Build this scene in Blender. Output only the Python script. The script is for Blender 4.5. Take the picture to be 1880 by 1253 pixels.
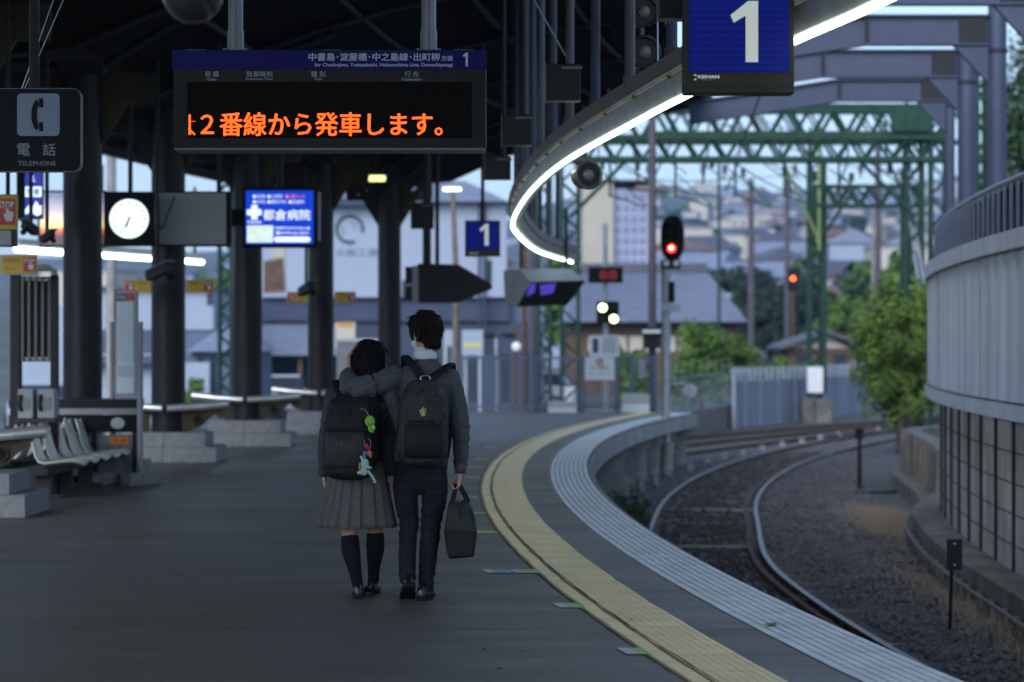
import bpy, bmesh, math, random
from mathutils import Vector, Matrix, Euler, noise
PI = math.pi
SC = bpy.context.scene
for o in list(bpy.data.objects):
    bpy.data.objects.remove(o)
COL = SC.collection
# ---------------------------------------------------------------- camera, sky, sun, exposure
F, HOR, CXP, EYE = 4500.0, 630.0, 940.0, 1.55      # focal length in photo pixels, horizon row, centre column, eye height
cam_d = bpy.data.cameras.new('camera')
cam = bpy.data.objects.new('camera', cam_d); COL.objects.link(cam)
cam.location = (0, 0, EYE); cam.rotation_euler = (PI / 2, 0, 0)
cam_d.sensor_width = 36; cam_d.lens = 36 * F / 1880
cam_d.shift_y = (HOR - 626.5) / 1880
cam_d.clip_start = 0.5; cam_d.clip_end = 9000
cam_d.dof.use_dof = True; cam_d.dof.focus_distance = 14.4; cam_d.dof.aperture_fstop = 2.3
SC.camera = cam
SC.view_settings.view_transform = 'Standard'; SC.view_settings.look = 'None'
SC.view_settings.gamma = 1; SC.view_settings.exposure = 0.55
W = bpy.data.worlds.new('World'); SC.world = W; W.use_nodes = True
nt = W.node_tree; bg = nt.nodes['Background']
sky = nt.nodes.new('ShaderNodeTexSky'); sky.sky_type = 'NISHITA'; sky.sun_disc = False
sky.sun_elevation = math.radians(32); sky.sun_rotation = math.radians(200); sky.air_density = 1.3; sky.dust_density = 1.5
hs = nt.nodes.new('ShaderNodeHueSaturation'); hs.inputs['Saturation'].default_value = 0.45
tint = nt.nodes.new('ShaderNodeMix'); tint.data_type = 'RGBA'; tint.blend_type = 'MULTIPLY'; tint.inputs[0].default_value = 1
tint.inputs[7].default_value = (0.72, 0.90, 1.17, 1)
nt.links.new(sky.outputs[0], hs.inputs['Color']); nt.links.new(hs.outputs[0], tint.inputs[6]); nt.links.new(tint.outputs[2], bg.inputs[0])
bg.inputs[1].default_value = 0.15
sun_d = bpy.data.lights.new('sun', 'SUN'); sun_d.energy = 1.5; sun_d.angle = math.radians(40); sun_d.color = (1, .93, .88)
sun = bpy.data.objects.new('sun', sun_d); COL.objects.link(sun)
_el, _ro = math.radians(32), math.radians(200)
_dir = Vector((math.sin(_ro) * math.cos(_el), math.cos(_ro) * math.cos(_el), math.sin(_el)))
sun.rotation_euler = _dir.to_track_quat('Z', 'Y').to_euler()
SC.cycles.max_bounces = 6; SC.cycles.diffuse_bounces = 3; SC.cycles.glossy_bounces = 3; SC.cycles.transmission_bounces = 4
SC.cycles.volume_bounces = 0; SC.cycles.caustics_reflective = False; SC.cycles.caustics_refractive = False
SC.cycles.use_denoising = True; SC.cycles.sample_clamp_indirect = 4

# ---------------------------------------------------------------- helpers
def P(px, py, d):
    return Vector(((px - CXP) / F * d, d, EYE + (HOR - py) / F * d))
def lin(r, g, b):
    f = lambda c: (c / 255 / 12.92) if c / 255 <= .04045 else ((c / 255 + .055) / 1.055) ** 2.4
    return (f(r), f(g), f(b))
MATS = {}
def mat(name, col=(.5, .5, .5), rough=.6, metal=0, var=.25, scale=3, bump=0, bscale=40, emit=0, ecol=None, col2=None, stretch=(1, 1, 1), spec=.5, trans=0, alpha=1, sheen=0):
    if name in MATS: return MATS[name]
    m = bpy.data.materials.new(name); m.use_nodes = True; MATS[name] = m
    n = m.node_tree.nodes; l = m.node_tree.links; b = n['Principled BSDF']
    b.inputs['Roughness'].default_value = rough; b.inputs['Metallic'].default_value = metal
    b.inputs['Specular IOR Level'].default_value = spec if spec != .5 or max(col) > .06 else .2
    if sheen: b.inputs['Sheen Weight'].default_value = sheen
    if trans: b.inputs['Transmission Weight'].default_value = trans
    if alpha < 1: b.inputs['Alpha'].default_value = alpha
    tc = n.new('ShaderNodeTexCoord'); mp = n.new('ShaderNodeMapping'); l.new(tc.outputs['Object'], mp.inputs[0])
    mp.inputs['Scale'].default_value = stretch
    if var or col2:
        nz = n.new('ShaderNodeTexNoise'); nz.inputs['Scale'].default_value = scale; nz.inputs['Detail'].default_value = 5; nz.inputs['Roughness'].default_value = .65
        l.new(mp.outputs[0], nz.inputs['Vector'])
        cr = n.new('ShaderNodeValToRGB'); cr.color_ramp.elements[0].position = .32; cr.color_ramp.elements[1].position = .68
        a = tuple(c * (1 - var) for c in col); c2 = col2 or tuple(min(1, c * (1 + var)) for c in col)
        cr.color_ramp.elements[0].color = (*a, 1); cr.color_ramp.elements[1].color = (*c2, 1)
        l.new(nz.outputs[0], cr.inputs[0]); l.new(cr.outputs[0], b.inputs['Base Color'])
    else:
        b.inputs['Base Color'].default_value = (*col, 1)
    if bump:
        nb = n.new('ShaderNodeTexNoise'); nb.inputs['Scale'].default_value = bscale; nb.inputs['Detail'].default_value = 4
        l.new(mp.outputs[0], nb.inputs['Vector'])
        bp = n.new('ShaderNodeBump'); bp.inputs['Strength'].default_value = bump; bp.inputs['Distance'].default_value = .02
        l.new(nb.outputs[0], bp.inputs['Height']); l.new(bp.outputs[0], b.inputs['Normal'])
    if emit:
        b.inputs['Emission Color'].default_value = (*(ecol or col), 1); b.inputs['Emission Strength'].default_value = emit
    return m

class MB:
    def __init__(s): s.v = []; s.f = []; s.mi = []; s.uv = {}
    def add(s, vs, fs, mi=0):
        k = len(s.v); s.v += [Vector(v) for v in vs]; s.f += [tuple(i + k for i in f) for f in fs]; s.mi += [mi] * len(fs)
        return s
    def box(s, c, sz, rot=None, mi=0):
        c = Vector(c); x, y, z = (q / 2 for q in sz)
        vs = [Vector((a * x, b * y, e * z)) for e in (-1, 1) for b in (-1, 1) for a in (-1, 1)]
        if rot is not None:
            if isinstance(rot, (int, float)): rot = Matrix.Rotation(rot, 3, 'Z')
            vs = [rot @ v for v in vs]
        return s.add([c + v for v in vs], [(0, 2, 3, 1), (4, 5, 7, 6), (0, 1, 5, 4), (2, 6, 7, 3), (0, 4, 6, 2), (1, 3, 7, 5)], mi)
    def bb(s, a, b, mi=0):
        a = Vector(a); b = Vector(b); return s.box((a + b) / 2, [abs(q) for q in (b - a)], None, mi)
    def loft(s, rings, mi=0, caps=True, closed=True):
        n = len(rings[0]); vs = [p for r in rings for p in r]; fs = []
        for i in range(len(rings) - 1):
            for j in range(n if closed else n - 1):
                a = i * n + j; b = i * n + (j + 1) % n
                fs.append((a, b, b + n, a + n))
        if caps and closed:
            fs.append(tuple(range(n - 1, -1, -1))); fs.append(tuple((len(rings) - 1) * n + j for j in range(n)))
        return s.add(vs, fs, mi)
    def tube(s, pts, r, n=10, mi=0, caps=True, flat=1.0, up=None):
        pts = [Vector(p) for p in pts]; rings = []
        rs = r if isinstance(r, (list, tuple)) else [r] * len(pts)
        for i, p in enumerate(pts):
            t = (pts[min(i + 1, len(pts) - 1)] - pts[max(i - 1, 0)]).normalized()
            ref = Vector(up) if up else (Vector((1, 0, 0)) if abs(t.x) < .8 else Vector((0, 1, 0)))
            u = (ref - t * ref.dot(t)).normalized(); w = t.cross(u)
            rings.append([p + u * (math.cos(2 * PI * k / n) * rs[i]) + w * (math.sin(2 * PI * k / n) * rs[i] * flat) for k in range(n)])
        return s.loft(rings, mi, caps)
    def ring_tube(s, c, R, r, axis='y', n=28, m=8, mi=0, a0=0, a1=2 * PI):
        pts = []
        full = abs(a1 - a0 - 2 * PI) < 1e-4
        for k in range(n + 1):
            a = a0 + (a1 - a0) * k / n
            x, y = math.cos(a) * R, math.sin(a) * R
            pts.append(Vector(c) + (Vector((x, 0, y)) if axis == 'y' else Vector((x, y, 0)) if axis == 'z' else Vector((0, x, y))))
        return s.tube(pts, r, m, mi, not full)
    def ell(s, c, r, n=16, m=10, mi=0, rot=None, p=1.0):
        c = Vector(c); vs = []; fs = []
        sg = lambda q: math.copysign(abs(q) ** p, q)
        for i in range(1, m):
            ph = PI * i / m - PI / 2
            for j in range(n):
                th = 2 * PI * j / n
                v = Vector((sg(math.cos(ph)) * sg(math.cos(th)) * r[0], sg(math.cos(ph)) * sg(math.sin(th)) * r[1], sg(math.sin(ph)) * r[2]))
                vs.append(v)
        vs += [Vector((0, 0, -r[2])), Vector((0, 0, r[2]))]
        for i in range(m - 2):
            for j in range(n):
                a = i * n + j; b = i * n + (j + 1) % n; fs.append((a, b, b + n, a + n))
        B, T = len(vs) - 2, len(vs) - 1
        for j in range(n):
            fs.append((B, (j + 1) % n, j)); fs.append((T, (m - 2) * n + j, (m - 2) * n + (j + 1) % n))
        if rot is not None: vs = [rot @ v for v in vs]
        return s.add([c + v for v in vs], fs, mi)
    def prism(s, outline, origin, u, v, thick, mi=0):
        """outline in (a, b) along u, v; extruded by the vector thick"""
        o = Vector(origin); u = Vector(u); v = Vector(v); t = Vector(thick); n = len(outline)
        A = [o + u * a + v * b for a, b in outline]; B = [p + t for p in A]
        return s.add(A + B, [tuple(range(n - 1, -1, -1)), tuple(range(n, 2 * n))] + [(i, (i + 1) % n, (i + 1) % n + n, i + n) for i in range(n)], mi)
    def rrect(s, c, w, h, r, thick, mi=0, k=6):
        """rounded rectangle facing -Y, centre c on its front face"""
        o = []
        for cx, cz, a0 in ((w / 2 - r, h / 2 - r, 0), (-w / 2 + r, h / 2 - r, PI / 2), (-w / 2 + r, -h / 2 + r, PI), (w / 2 - r, -h / 2 + r, 3 * PI / 2)):
            for i in range(k + 1):
                a = a0 + PI / 2 * i / k; o.append((cx + r * math.cos(a), cz + r * math.sin(a)))
        return s.prism(o, c, (1, 0, 0), (0, 0, 1), (0, thick, 0), mi)
    def disc(s, c, r, thick, mi=0, k=32):
        return s.prism([(r * math.cos(2 * PI * i / k), r * math.sin(2 * PI * i / k)) for i in range(k)], c, (1, 0, 0), (0, 0, 1), (0, thick, 0), mi)
    def holed(s, c, w, h, hx, hz, hr, thick, mi=0, k=24):
        """plate with a round hole, lying in the XZ plane, outline rectangle"""
        out = []; inn = []
        for i in range(k):
            a = 2 * PI * i / k; ca, sa = math.cos(a), math.sin(a)
            inn.append((hx + hr * ca, hz + hr * sa))
            tx = ((w / 2 if ca > 0 else -w / 2) - hx) / ca if abs(ca) > 1e-6 else 1e9
            tz = ((h / 2 if sa > 0 else -h / 2) - hz) / sa if abs(sa) > 1e-6 else 1e9
            t = min(tx, tz); out.append((hx + t * ca, hz + t * sa))
        vs = []
        for y in (0, thick):
            vs += [Vector(c) + Vector((a, y, b)) for a, b in out] + [Vector(c) + Vector((a, y, b)) for a, b in inn]
        fs = []
        for i in range(k):
            j = (i + 1) % k
            fs += [(i, j, k + j, k + i), (2 * k + j, 2 * k + i, 3 * k + i, 3 * k + j), (j, i, 2 * k + i, 2 * k + j), (k + i, k + j, 3 * k + j, 3 * k + i)]
        return s.add(vs, fs, mi)
    def build(s, name, mats, parent=None, world=False, smooth=None, bevel=0, uvf=None, weld=0):
        me = bpy.data.meshes.new(name)
        vs = s.v
        if parent is not None and world:
            M = wmat(parent).inverted(); vs = [M @ v for v in vs]
        me.from_pydata(vs, [], s.f)
        if not isinstance(mats, (list, tuple)): mats = [mats]
        for m in mats: me.materials.append(m)
        me.polygons.foreach_set('material_index', s.mi)
        if uvf:
            ul = me.uv_layers.new(name='UVMap')
            for lp in me.loops: ul.data[lp.index].uv = uvf[lp.vertex_index]
        me.update()
        if smooth is not None:
            me.polygons.foreach_set('use_smooth', [True] * len(me.polygons)); me.set_sharp_from_angle(angle=math.radians(smooth))
        o = bpy.data.objects.new(name, me); COL.objects.link(o)
        if parent is not None: o.parent = parent
        if bevel:
            b = o.modifiers.new('bevel', 'BEVEL'); b.width = bevel; b.segments = 2; b.limit_method = 'ANGLE'
        return o
def wmat(o):
    M = o.matrix_basis.copy()
    while o.parent: o = o.parent; M = o.matrix_basis @ M
    return M
def tag(o, label=None, cat=None, group=None, kind=None):
    if label: o['label'] = label
    if cat: o['category'] = cat
    if group: o['group'] = group
    if kind: o['kind'] = kind
    return o
def thing(name, label, cat, loc=(0, 0, 0), rz=0, group=None):
    o = bpy.data.objects.new(name, None); COL.objects.link(o); o.empty_display_size = .2
    o.location = loc; o.rotation_euler = (0, 0, rz); return tag(o, label, cat, group)
KIDS = {}
def copy_thing(root, loc, rz=None, label=None, group=None, scale=None, parent=None):
    r = root.copy(); COL.objects.link(r); r.location = loc
    if rz is not None: r.rotation_euler = (0, 0, rz)
    if scale is not None: r.scale = scale if isinstance(scale, (tuple, list)) else (scale,) * 3
    if label: r['label'] = label
    if group: r['group'] = group
    kids = [o for o in COL.objects if o.parent == root]
    for ch in kids:
        c = ch.copy(); COL.objects.link(c); c.parent = r
        for g in [o for o in COL.objects if o.parent == ch]:
            d = g.copy(); COL.objects.link(d); d.parent = c
    return r
def text(name, body, h, loc, m, parent=None, align='CENTER', width=None, bold=0, fat=0, rz=0, extrude=.001, world=False, res=2, spacing=1.0, squeeze=1.0):
    """lettering facing -Y; loc = anchor at the baseline; h = cap height"""
    cu = bpy.data.curves.new('tmp', 'FONT'); cu.body = body; cu.size = 1; cu.align_x = align; cu.extrude = 0; cu.offset = bold
    cu.resolution_u = res; cu.space_character = spacing
    to = bpy.data.objects.new('tmp', cu); COL.objects.link(to)
    dg = bpy.context.evaluated_depsgraph_get(); me = bpy.data.meshes.new_from_object(to.evaluated_get(dg))
    bpy.data.objects.remove(to); bpy.data.curves.remove(cu)
    zs = [v.co.y for v in me.vertices]; xs = [v.co.x for v in me.vertices]
    z0, z1 = min(zs), max(zs); k = h / (z1 - z0); kx = k * squeeze
    if width: kx = width / (max(xs) - min(xs))
    x0, x1 = min(xs), max(xs); xm = {'CENTER': (x0 + x1) / 2, 'LEFT': x0, 'RIGHT': x1}[align]
    R = Matrix.Rotation(rz, 3, 'Z')
    mb = MB(); n = len(me.vertices)
    fr = [R @ Vector(((v.co.x - xm) * kx, -extrude, (v.co.y - z0) * k)) + Vector(loc) for v in me.vertices]
    mb.add(fr, [tuple(p.vertices) for p in me.polygons])
    for q, (ax, az) in enumerate(((1, 0), (-1, 0), (0, .6), (0, -.6)) if fat else ()): mb.add([v + R @ Vector((ax * fat, -.0002 * (q + 1), az * fat)) for v in fr], [tuple(p.vertices) for p in me.polygons])
    bpy.data.meshes.remove(me)
    return mb.build(name, m, parent, world)
def spline(pts, n):
    """Catmull-Rom through points, n samples per span"""
    pts = [Vector(p) for p in pts]; out = []
    for i in range(len(pts) - 1):
        p0, p1, p2, p3 = pts[max(i - 1, 0)], pts[i], pts[i + 1], pts[min(i + 2, len(pts) - 1)]
        for k in range(n):
            t = k / n
            out.append(.5 * ((2 * p1) + (p2 - p0) * t + (2 * p0 - 5 * p1 + 4 * p2 - p3) * t * t + (3 * p1 - p0 - 3 * p2 + p3) * t ** 3))
    out.append(pts[-1]); return out
def sweep(mb, path, prof, mi=0, caps=True):
    """path: world points (x, y, z); prof: closed list (n, z), n to the right of travel"""
    rings = []
    for i, p in enumerate(path):
        t = path[min(i + 1, len(path) - 1)] - path[max(i - 1, 0)]; t = Vector((t.x, t.y, 0)).normalized(); r = Vector((t.y, -t.x, 0))
        rings.append([p + r * a + Vector((0, 0, b)) for a, b in prof])
    mb.loft(rings, mi, caps)
# the platform edge runs on a circle: E(theta, off) = point, off metres towards the track
RC, EX, EY = 115.0, 0.91, 27.5
def E(y, off=0.0, z=0.0):
    th = (y - EY) / RC      # y is the arc position, close to world Y
    return Vector((EX + RC - (RC - off) * math.cos(th), EY + (RC - off) * math.sin(th), z))
def arc(off, y0, y1, n, z=0.0):
    return [E(y0 + (y1 - y0) * k / n, off(y0 + (y1 - y0) * k / n) if callable(off) else off, z) for k in range(n + 1)]
def coloff(y): return 5.8 - (y - 28) * .055
# ================================================================ SETTING
G = -1.12
def gh(x, y):
    h = G
    if y > 175: h += (min(y, 900) - 175) * .060 * min(1, (y - 175) / 150)
    if y > 130: h += noise.noise(Vector((x / 160, y / 200, 3))) * 4 * min(1, (y - 130) / 250)
    if y > 900: h += (min(y, 2300) - 900) * .088 * (1 + .30 * noise.noise(Vector((x / 300 + 2, y / 1500, 9))))
    if y > 175:
        q = min(1, max(0, (x / y + .055) / .125)); h = G + (h - G) * (.55 + .45 * q * q * (3 - 2 * q))
    return h
m_asph = mat('asphalt', (.105, .10, .097), .8, var=.22, scale=.9, bump=.35, bscale=120)
def asphalt():
    m = m_asph; n = m.node_tree.nodes; l = m.node_tree.links; b = n['Principled BSDF']; b.inputs['Roughness'].default_value = .62
    tc = n.new('ShaderNodeTexCoord')
    def nz(scale, stretch, det=6, rough=.6):
        mp = n.new('ShaderNodeMapping'); mp.inputs['Scale'].default_value = stretch; l.new(tc.outputs['Object'], mp.inputs[0]); q = n.new('ShaderNodeTexNoise'); q.inputs['Scale'].default_value = scale; q.inputs['Detail'].default_value = det; q.inputs['Roughness'].default_value = rough; l.new(mp.outputs[0], q.inputs['Vector']); return q.outputs[0]
    def ramp(f, p0, c0, p1, c1):
        r = n.new('ShaderNodeValToRGB'); r.color_ramp.elements[0].position = p0; r.color_ramp.elements[0].color = (c0, c0, c0, 1); r.color_ramp.elements[1].position = p1; r.color_ramp.elements[1].color = (c1, c1, c1, 1); l.new(f, r.inputs[0]); return r.outputs[0]
    def mul(a, c):
        x = n.new('ShaderNodeMix'); x.data_type = 'RGBA'; x.blend_type = 'MULTIPLY'; x.inputs[0].default_value = 1; l.new(a, x.inputs[6]); l.new(c, x.inputs[7]); return x.outputs[2]
    base = n.new('ShaderNodeValToRGB'); base.color_ramp.elements[0].position = .35; base.color_ramp.elements[0].color = (.112, .096, .068, 1); base.color_ramp.elements[1].position = .65; base.color_ramp.elements[1].color = (.122, .116, .108, 1); l.new(nz(.30, (1, .5, 1), 3), base.inputs[0])
    c = mul(base.outputs[0], ramp(nz(1.4, (.35, 2.2, 1)), .36, .86, .62, 1.06)); c = mul(c, ramp(nz(7, (.6, 1.6, 1), 8, .75), .3, .85, .7, 1.1)); c = mul(c, ramp(nz(140, (1, 1, 1), 3), .32, .62, .66, 1.25))
    v = n.new('ShaderNodeTexVoronoi'); v.inputs['Scale'].default_value = 5.5; l.new(tc.outputs['Object'], v.inputs['Vector']); c = mul(c, ramp(v.outputs['Distance'], .012, .25, .03, 1.0)); l.new(c, b.inputs['Base Color'])
    rr = ramp(nz(1.1, (.5, 1.5, 1)), .35, .42, .65, .56); l.new(rr, b.inputs['Roughness']); b.inputs['Specular IOR Level'].default_value = .42
asphalt()
m_conc = mat('concrete', (.27, .27, .26), .85, var=.3, scale=1.6, bump=.3, bscale=30)
m_concd = mat('stained_concrete', (.15, .14, .125), .9, var=.45, scale=2.2, bump=.4, bscale=25)
m_gravel = mat('gravel', (.085, .083, .085), .95, var=.45, scale=9, bump=.9, bscale=22)
m_ground = mat('soil', (.075, .085, .075), .95, var=.5, scale=.05)
m_yel = mat('yellow_tactile', (.95, .68, .33), .5, var=.16, scale=2.5, bump=.15, bscale=90)
m_yeld = mat('yellow_tactile_dirt', (.30, .20, .09), .8, var=.4, scale=6)
m_crack = mat('dark_joint', (.035, .028, .02), .9, var=.2)
m_wht = mat('white_tactile', (.70, .71, .70), .5, var=.15, scale=2.5, bump=.15, bscale=90)
m_grv = mat('tactile_groove', (.075, .075, .07), .85, var=.4, scale=25)
m_blk = mat('black_paint', (.018, .019, .022), .42, var=.2)
m_blk2 = mat('matt_black', (.010, .011, .012), .8, var=.2)
m_stain = mat('brushed_steel', (.72, .73, .75), .32, .75, var=.12, scale=8)
m_greym = mat('grey_paint', (.28, .29, .31), .5, var=.12)
m_galv = mat('galvanised_steel', (.36, .39, .43), .5, .35, var=.2, scale=7)
m_rust = mat('rusty_steel', (.10, .048, .03), .85, var=.5, scale=6)
m_rail = mat('rail_head', (.20, .19, .195), .45, .8, var=.1)
m_green = mat('green_paint', (.017, .052, .036), .6, var=.25, scale=4)
m_bluegrey = mat('blue_grey_steel', (.040, .054, .100), .55, var=.15, scale=2)
m_brown = mat('brown_paint', (.14, .115, .095), .5, var=.3, scale=5)
m_white = mat('white_paint', (.75, .76, .78), .5, var=.06)
m_glow = mat('tube_light', (.9, .95, .9), .5, var=0, emit=5, ecol=(.80, 1.0, .90))

# ground sheet out to the horizon
def graded(a, b, fine0, fine1, step, grow=1.25):
    xs = []; x = fine0
    while x <= fine1: xs.append(x); x += step
    s = step; x = fine1
    while x < b: s *= grow; x += s; xs.append(x)
    s = step; x = fine0
    while x > a: s *= grow; x -= s; xs.insert(0, x)
    return xs
xs = graded(-1100, 1500, -60, 240, 12); ys = graded(-60, 2700, -20, 500, 12)
g = MB(); nx = len(xs)
g.add([(x, y, gh(x, y) - .004) for y in ys for x in xs], [(j * nx + i, j * nx + i + 1, (j + 1) * nx + i + 1, (j + 1) * nx + i) for j in range(len(ys) - 1) for i in range(nx - 1)])
tag(g.build('ground', m_ground, smooth=60), kind='structure')
# trackbed (a rough sheet of ballast) and loose stones
def gheight(x, y): return G + .012 + .05 * noise.noise(Vector((x * 1.1, y * 1.1, 0))) + .03 * noise.noise(Vector((x * 4, y * 4, 5)))
b = MB(); rows = []
for k in range(150):
    y = 4 + k * .7; rows.append([E(y, o) for o in [(-.9 + q * .32) for q in range(26)]])
n = 26
b.add([Vector((p.x, p.y, gheight(p.x, p.y) if 0 < j < n - 1 else G - .02)) for r in rows for j, p in enumerate(r)], [(j * n + i, j * n + i + 1, (j + 1) * n + i + 1, (j + 1) * n + i) for j in range(len(rows) - 1) for i in range(n - 1)])
tag(b.build('trackbed', m_gravel, smooth=80), kind='structure')
random.seed(4)
ico = bmesh.new(); bmesh.ops.create_icosphere(ico, subdivisions=1, radius=1); iv = [v.co.copy() for v in ico.verts]; iff = [tuple(v.index for v in f.verts) for f in ico.faces]; ico.free()
st = MB(); st2 = MB()
for k in range(21000):
    y = 15 + 45 * random.random() ** 1.45
    off = random.choice((random.uniform(.0, .8), random.uniform(.95, 2.15), random.uniform(2.35, 4.3), random.uniform(2.35, 4.3)))
    p = E(y, off); r = random.uniform(.017, .042)
    if off > 3.6 and p.x > 4.45 + .045 * (p.y - 20) + .0015 * (p.y - 20) ** 2: continue
    e = Euler((random.random() * 6, random.random() * 6, random.random() * 6)).to_matrix()
    sc = Vector((random.uniform(.7, 1.3), random.uniform(.7, 1.2), random.uniform(.5, .9))) * r
    z = gheight(p.x, p.y) + r * .35
    (st2 if .8 < off < 2.3 else st).add([Vector((p.x, p.y, z)) + e @ Vector((v.x * sc.x, v.y * sc.y, v.z * sc.z)) * random.uniform(.85, 1.15) for v in iv], iff)
m_stone = mat('ballast_stone', (.12, .118, .122), .9, var=.6, scale=14)
tag(st2.build('ballast', mat('brown_ballast_stone', (.078, .066, .060), .95, var=.5, scale=14)), 'dark rust-stained ballast stones between the two rails', 'gravel', kind='stuff')
tag(st.build('ballast', m_stone), 'loose grey ballast stones along the curving track', 'gravel', kind='stuff')

# platform: slab, set-back wall, piers
Y0, Y1 = -40, 54.6
def leftoff(y): return -(coloff(y) + 2.1)
pl = MB(); N = 140
ysn = [Y0 + (Y1 - Y0) * k / N for k in range(N + 1)]
rings = []
for y in ysn:
    R_, L_ = E(y, 0), E(y, leftoff(y))
    rings.append([R_, R_ + Vector((0, 0, -.32)), E(y, -.05, -.34), E(y, leftoff(y) + .05, -.34), L_ + Vector((0, 0, -.32)), L_])
pl.loft(rings)
platform = tag(pl.build('platform', m_asph), kind='structure')
fa = MB(); sweep(fa, arc(.006, Y0, Y1, 90), [(0, -.30), (0, -.03), (.05, -.03), (.05, -.30)])
w = sweep(fa, arc(-1.3, Y0, Y1, 60), [(0, -1.3), (0, -.345), (-.2, -.345), (-.2, -1.3)])
tag(fa.build('platform_fascia', m_conc), kind='structure')
pr = MB()
y = 12
while y < 54:
    c = E(y, -.22); pr.box((c.x, c.y, -.75), (.22, .22, .8)); c = E(y, -.05); pr.box((c.x - .35, c.y, -.42), (.75, .2, .14)); y += 1.9
tag(pr.build('platform_piers', m_conc), kind='structure')

# lines of tactile paving: raised bars on a tile strip
def strip(name, a, b_, nb, m_bar, m_base, h=.006, e=.16, wob=.004, lab=None, step=.3, extra=None):
    mb = MB(); pitch = (b_ - a) / nb; ys_ = [Y0 + step * k for k in range(int((Y1 - Y0) / step))]
    prof = [(a, .002)]; mi = []
    for i in range(nb):
        o = a + pitch * i; q = pitch
        prof += [(o + q * e, .003), (o + q * (e + .08), .003 + h), (o + q * (.92 - e), .003 + h), (o + q * (1 - e), .003)]; mi += [1, 0, 0, 0]
    prof += [(b_, .002)]; mi += [1]
    vs = []; fs = []; ms = []; np_ = len(prof)
    rnd = random.Random(name)
    for y in ys_:
        w_ = rnd.uniform(-wob, wob)
        for o, z in prof: vs.append(E(y, o + w_, z))
    for j in range(len(ys_) - 1):
        for i in range(np_ - 1):
            fs.append((j * np_ + i + 1, j * np_ + i, (j + 1) * np_ + i, (j + 1) * np_ + i + 1)); ms.append(mi[i])
    mb.add(vs, fs); mb.mi = ms
    return tag(mb.build(name, [m_bar, m_base]), kind='structure')
strip('platform_edge_tiles', -.47, -.015, 8, m_wht, m_grv, .007, .11, .002)
strip('tactile_paving', -1.13, -.80, 7, m_yel, m_yel, .005, .16, .005)
strip('tactile_paving_border', -1.255, -1.135, 1, m_yel, m_yeld, .004, .16, .006)
cr = MB(); rnd = random.Random(3)
def crack(off, wd, wob, z=.005):
    pts = [(E(Y0 + .15 * k, off + rnd.uniform(-wob, wob)), wd * rnd.uniform(.3, 1)) for k in range(620)]
    vs = []
    for i, (p, w_) in enumerate(pts): vs += [Vector((p.x - w_ / 2, p.y, z)), Vector((p.x + w_ / 2, p.y, z))]
    cr.add(vs, [(2 * i, 2 * i + 1, 2 * i + 3, 2 * i + 2) for i in range(len(pts) - 1)])
crack(-1.135, .014, .005, .0125); crack(-1.262, .012, .005, .004)
for yy in (13.25, 17.4, 22.1, 28.3, 36.0):    # joints running across the asphalt
    a_, b2 = E(yy, -.48), E(yy, leftoff(yy)); vs = []
    for k in range(61):
        p = a_.lerp(Vector((b2.x, a_.y + .15, 0)), k / 60); w_ = .012 * rnd.uniform(.4, 1); vs += [Vector((p.x, p.y - w_ / 2 + .01 * noise.noise(p), .0035)), Vector((p.x, p.y + w_ / 2 + .01 * noise.noise(p), .0035))]
    cr.add(vs, [(2 * i + 1, 2 * i + 3, 2 * i + 2, 2 * i) for i in range(60)])
for k in range(80):     # transverse tile joints of both strips
    yy = 8 + k * .6
    for a_, b2, zz in ((-.47, -.015, .0105), (-1.13, -.80, .0085)):
        p, q = E(yy + rnd.uniform(-.05, .05), a_), E(yy, b2); t = Vector((0, .004, zz)); t2 = Vector((0, -.002, zz))
        cr.add([p + t2, q + t2, q + t, p + t], [(0, 1, 2, 3)])
tag(cr.build('paving_joints', m_crack), kind='structure')
# dropped bits of grit and gum on the asphalt
gr = MB()
for k in range(160):
    y = 10.8 + 25 * rnd.random() ** 2; o = rnd.uniform(-6, -.5); p = E(y, o); r = rnd.uniform(.004, .014)
    gr.add([Vector((p.x + r * math.cos(a) * rnd.uniform(.6, 1.3), p.y + 1.6 * r * math.sin(a), .0145 if (-1.27 < o < -.8) else .004)) for a in [2 * PI * i / 7 for i in range(7)]], [tuple(range(7))])
tag(gr.build('platform_grit', m_crack), kind='structure')
m_mw = mat('sticker_white', (.50, .50, .48), .6, var=.2, scale=20); m_mg = mat('sticker_green', (.30, .48, .14), .6, var=.25, scale=20); m_mb = mat('sticker_blue', (.16, .34, .46), .6, var=.25, scale=20)
marks = [(1173, 1197, 'g'), (1048, 1113, 'g'), (965, 1050, 'g'), (913, 1050, 'b'), (893, 978, 'g'), (872, 943, 'g'), (862, 914, 'g'), (868, 877, 'g'), (875, 859, 'g'), (884, 843, 'g'), (902, 822, 'g')]
where = ['nearest to the front of the photo', 'second nearest to the front', 'third nearest, beside the blue one', '', 'just beyond the pair with the blue one', 'level with the carried bag', 'level with the top of the carried bag', 'level with the hand holding the bag', 'just beyond the hand that holds the bag', 'tiny, two before the farthest', 'tiny, the farthest one visible']
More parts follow.
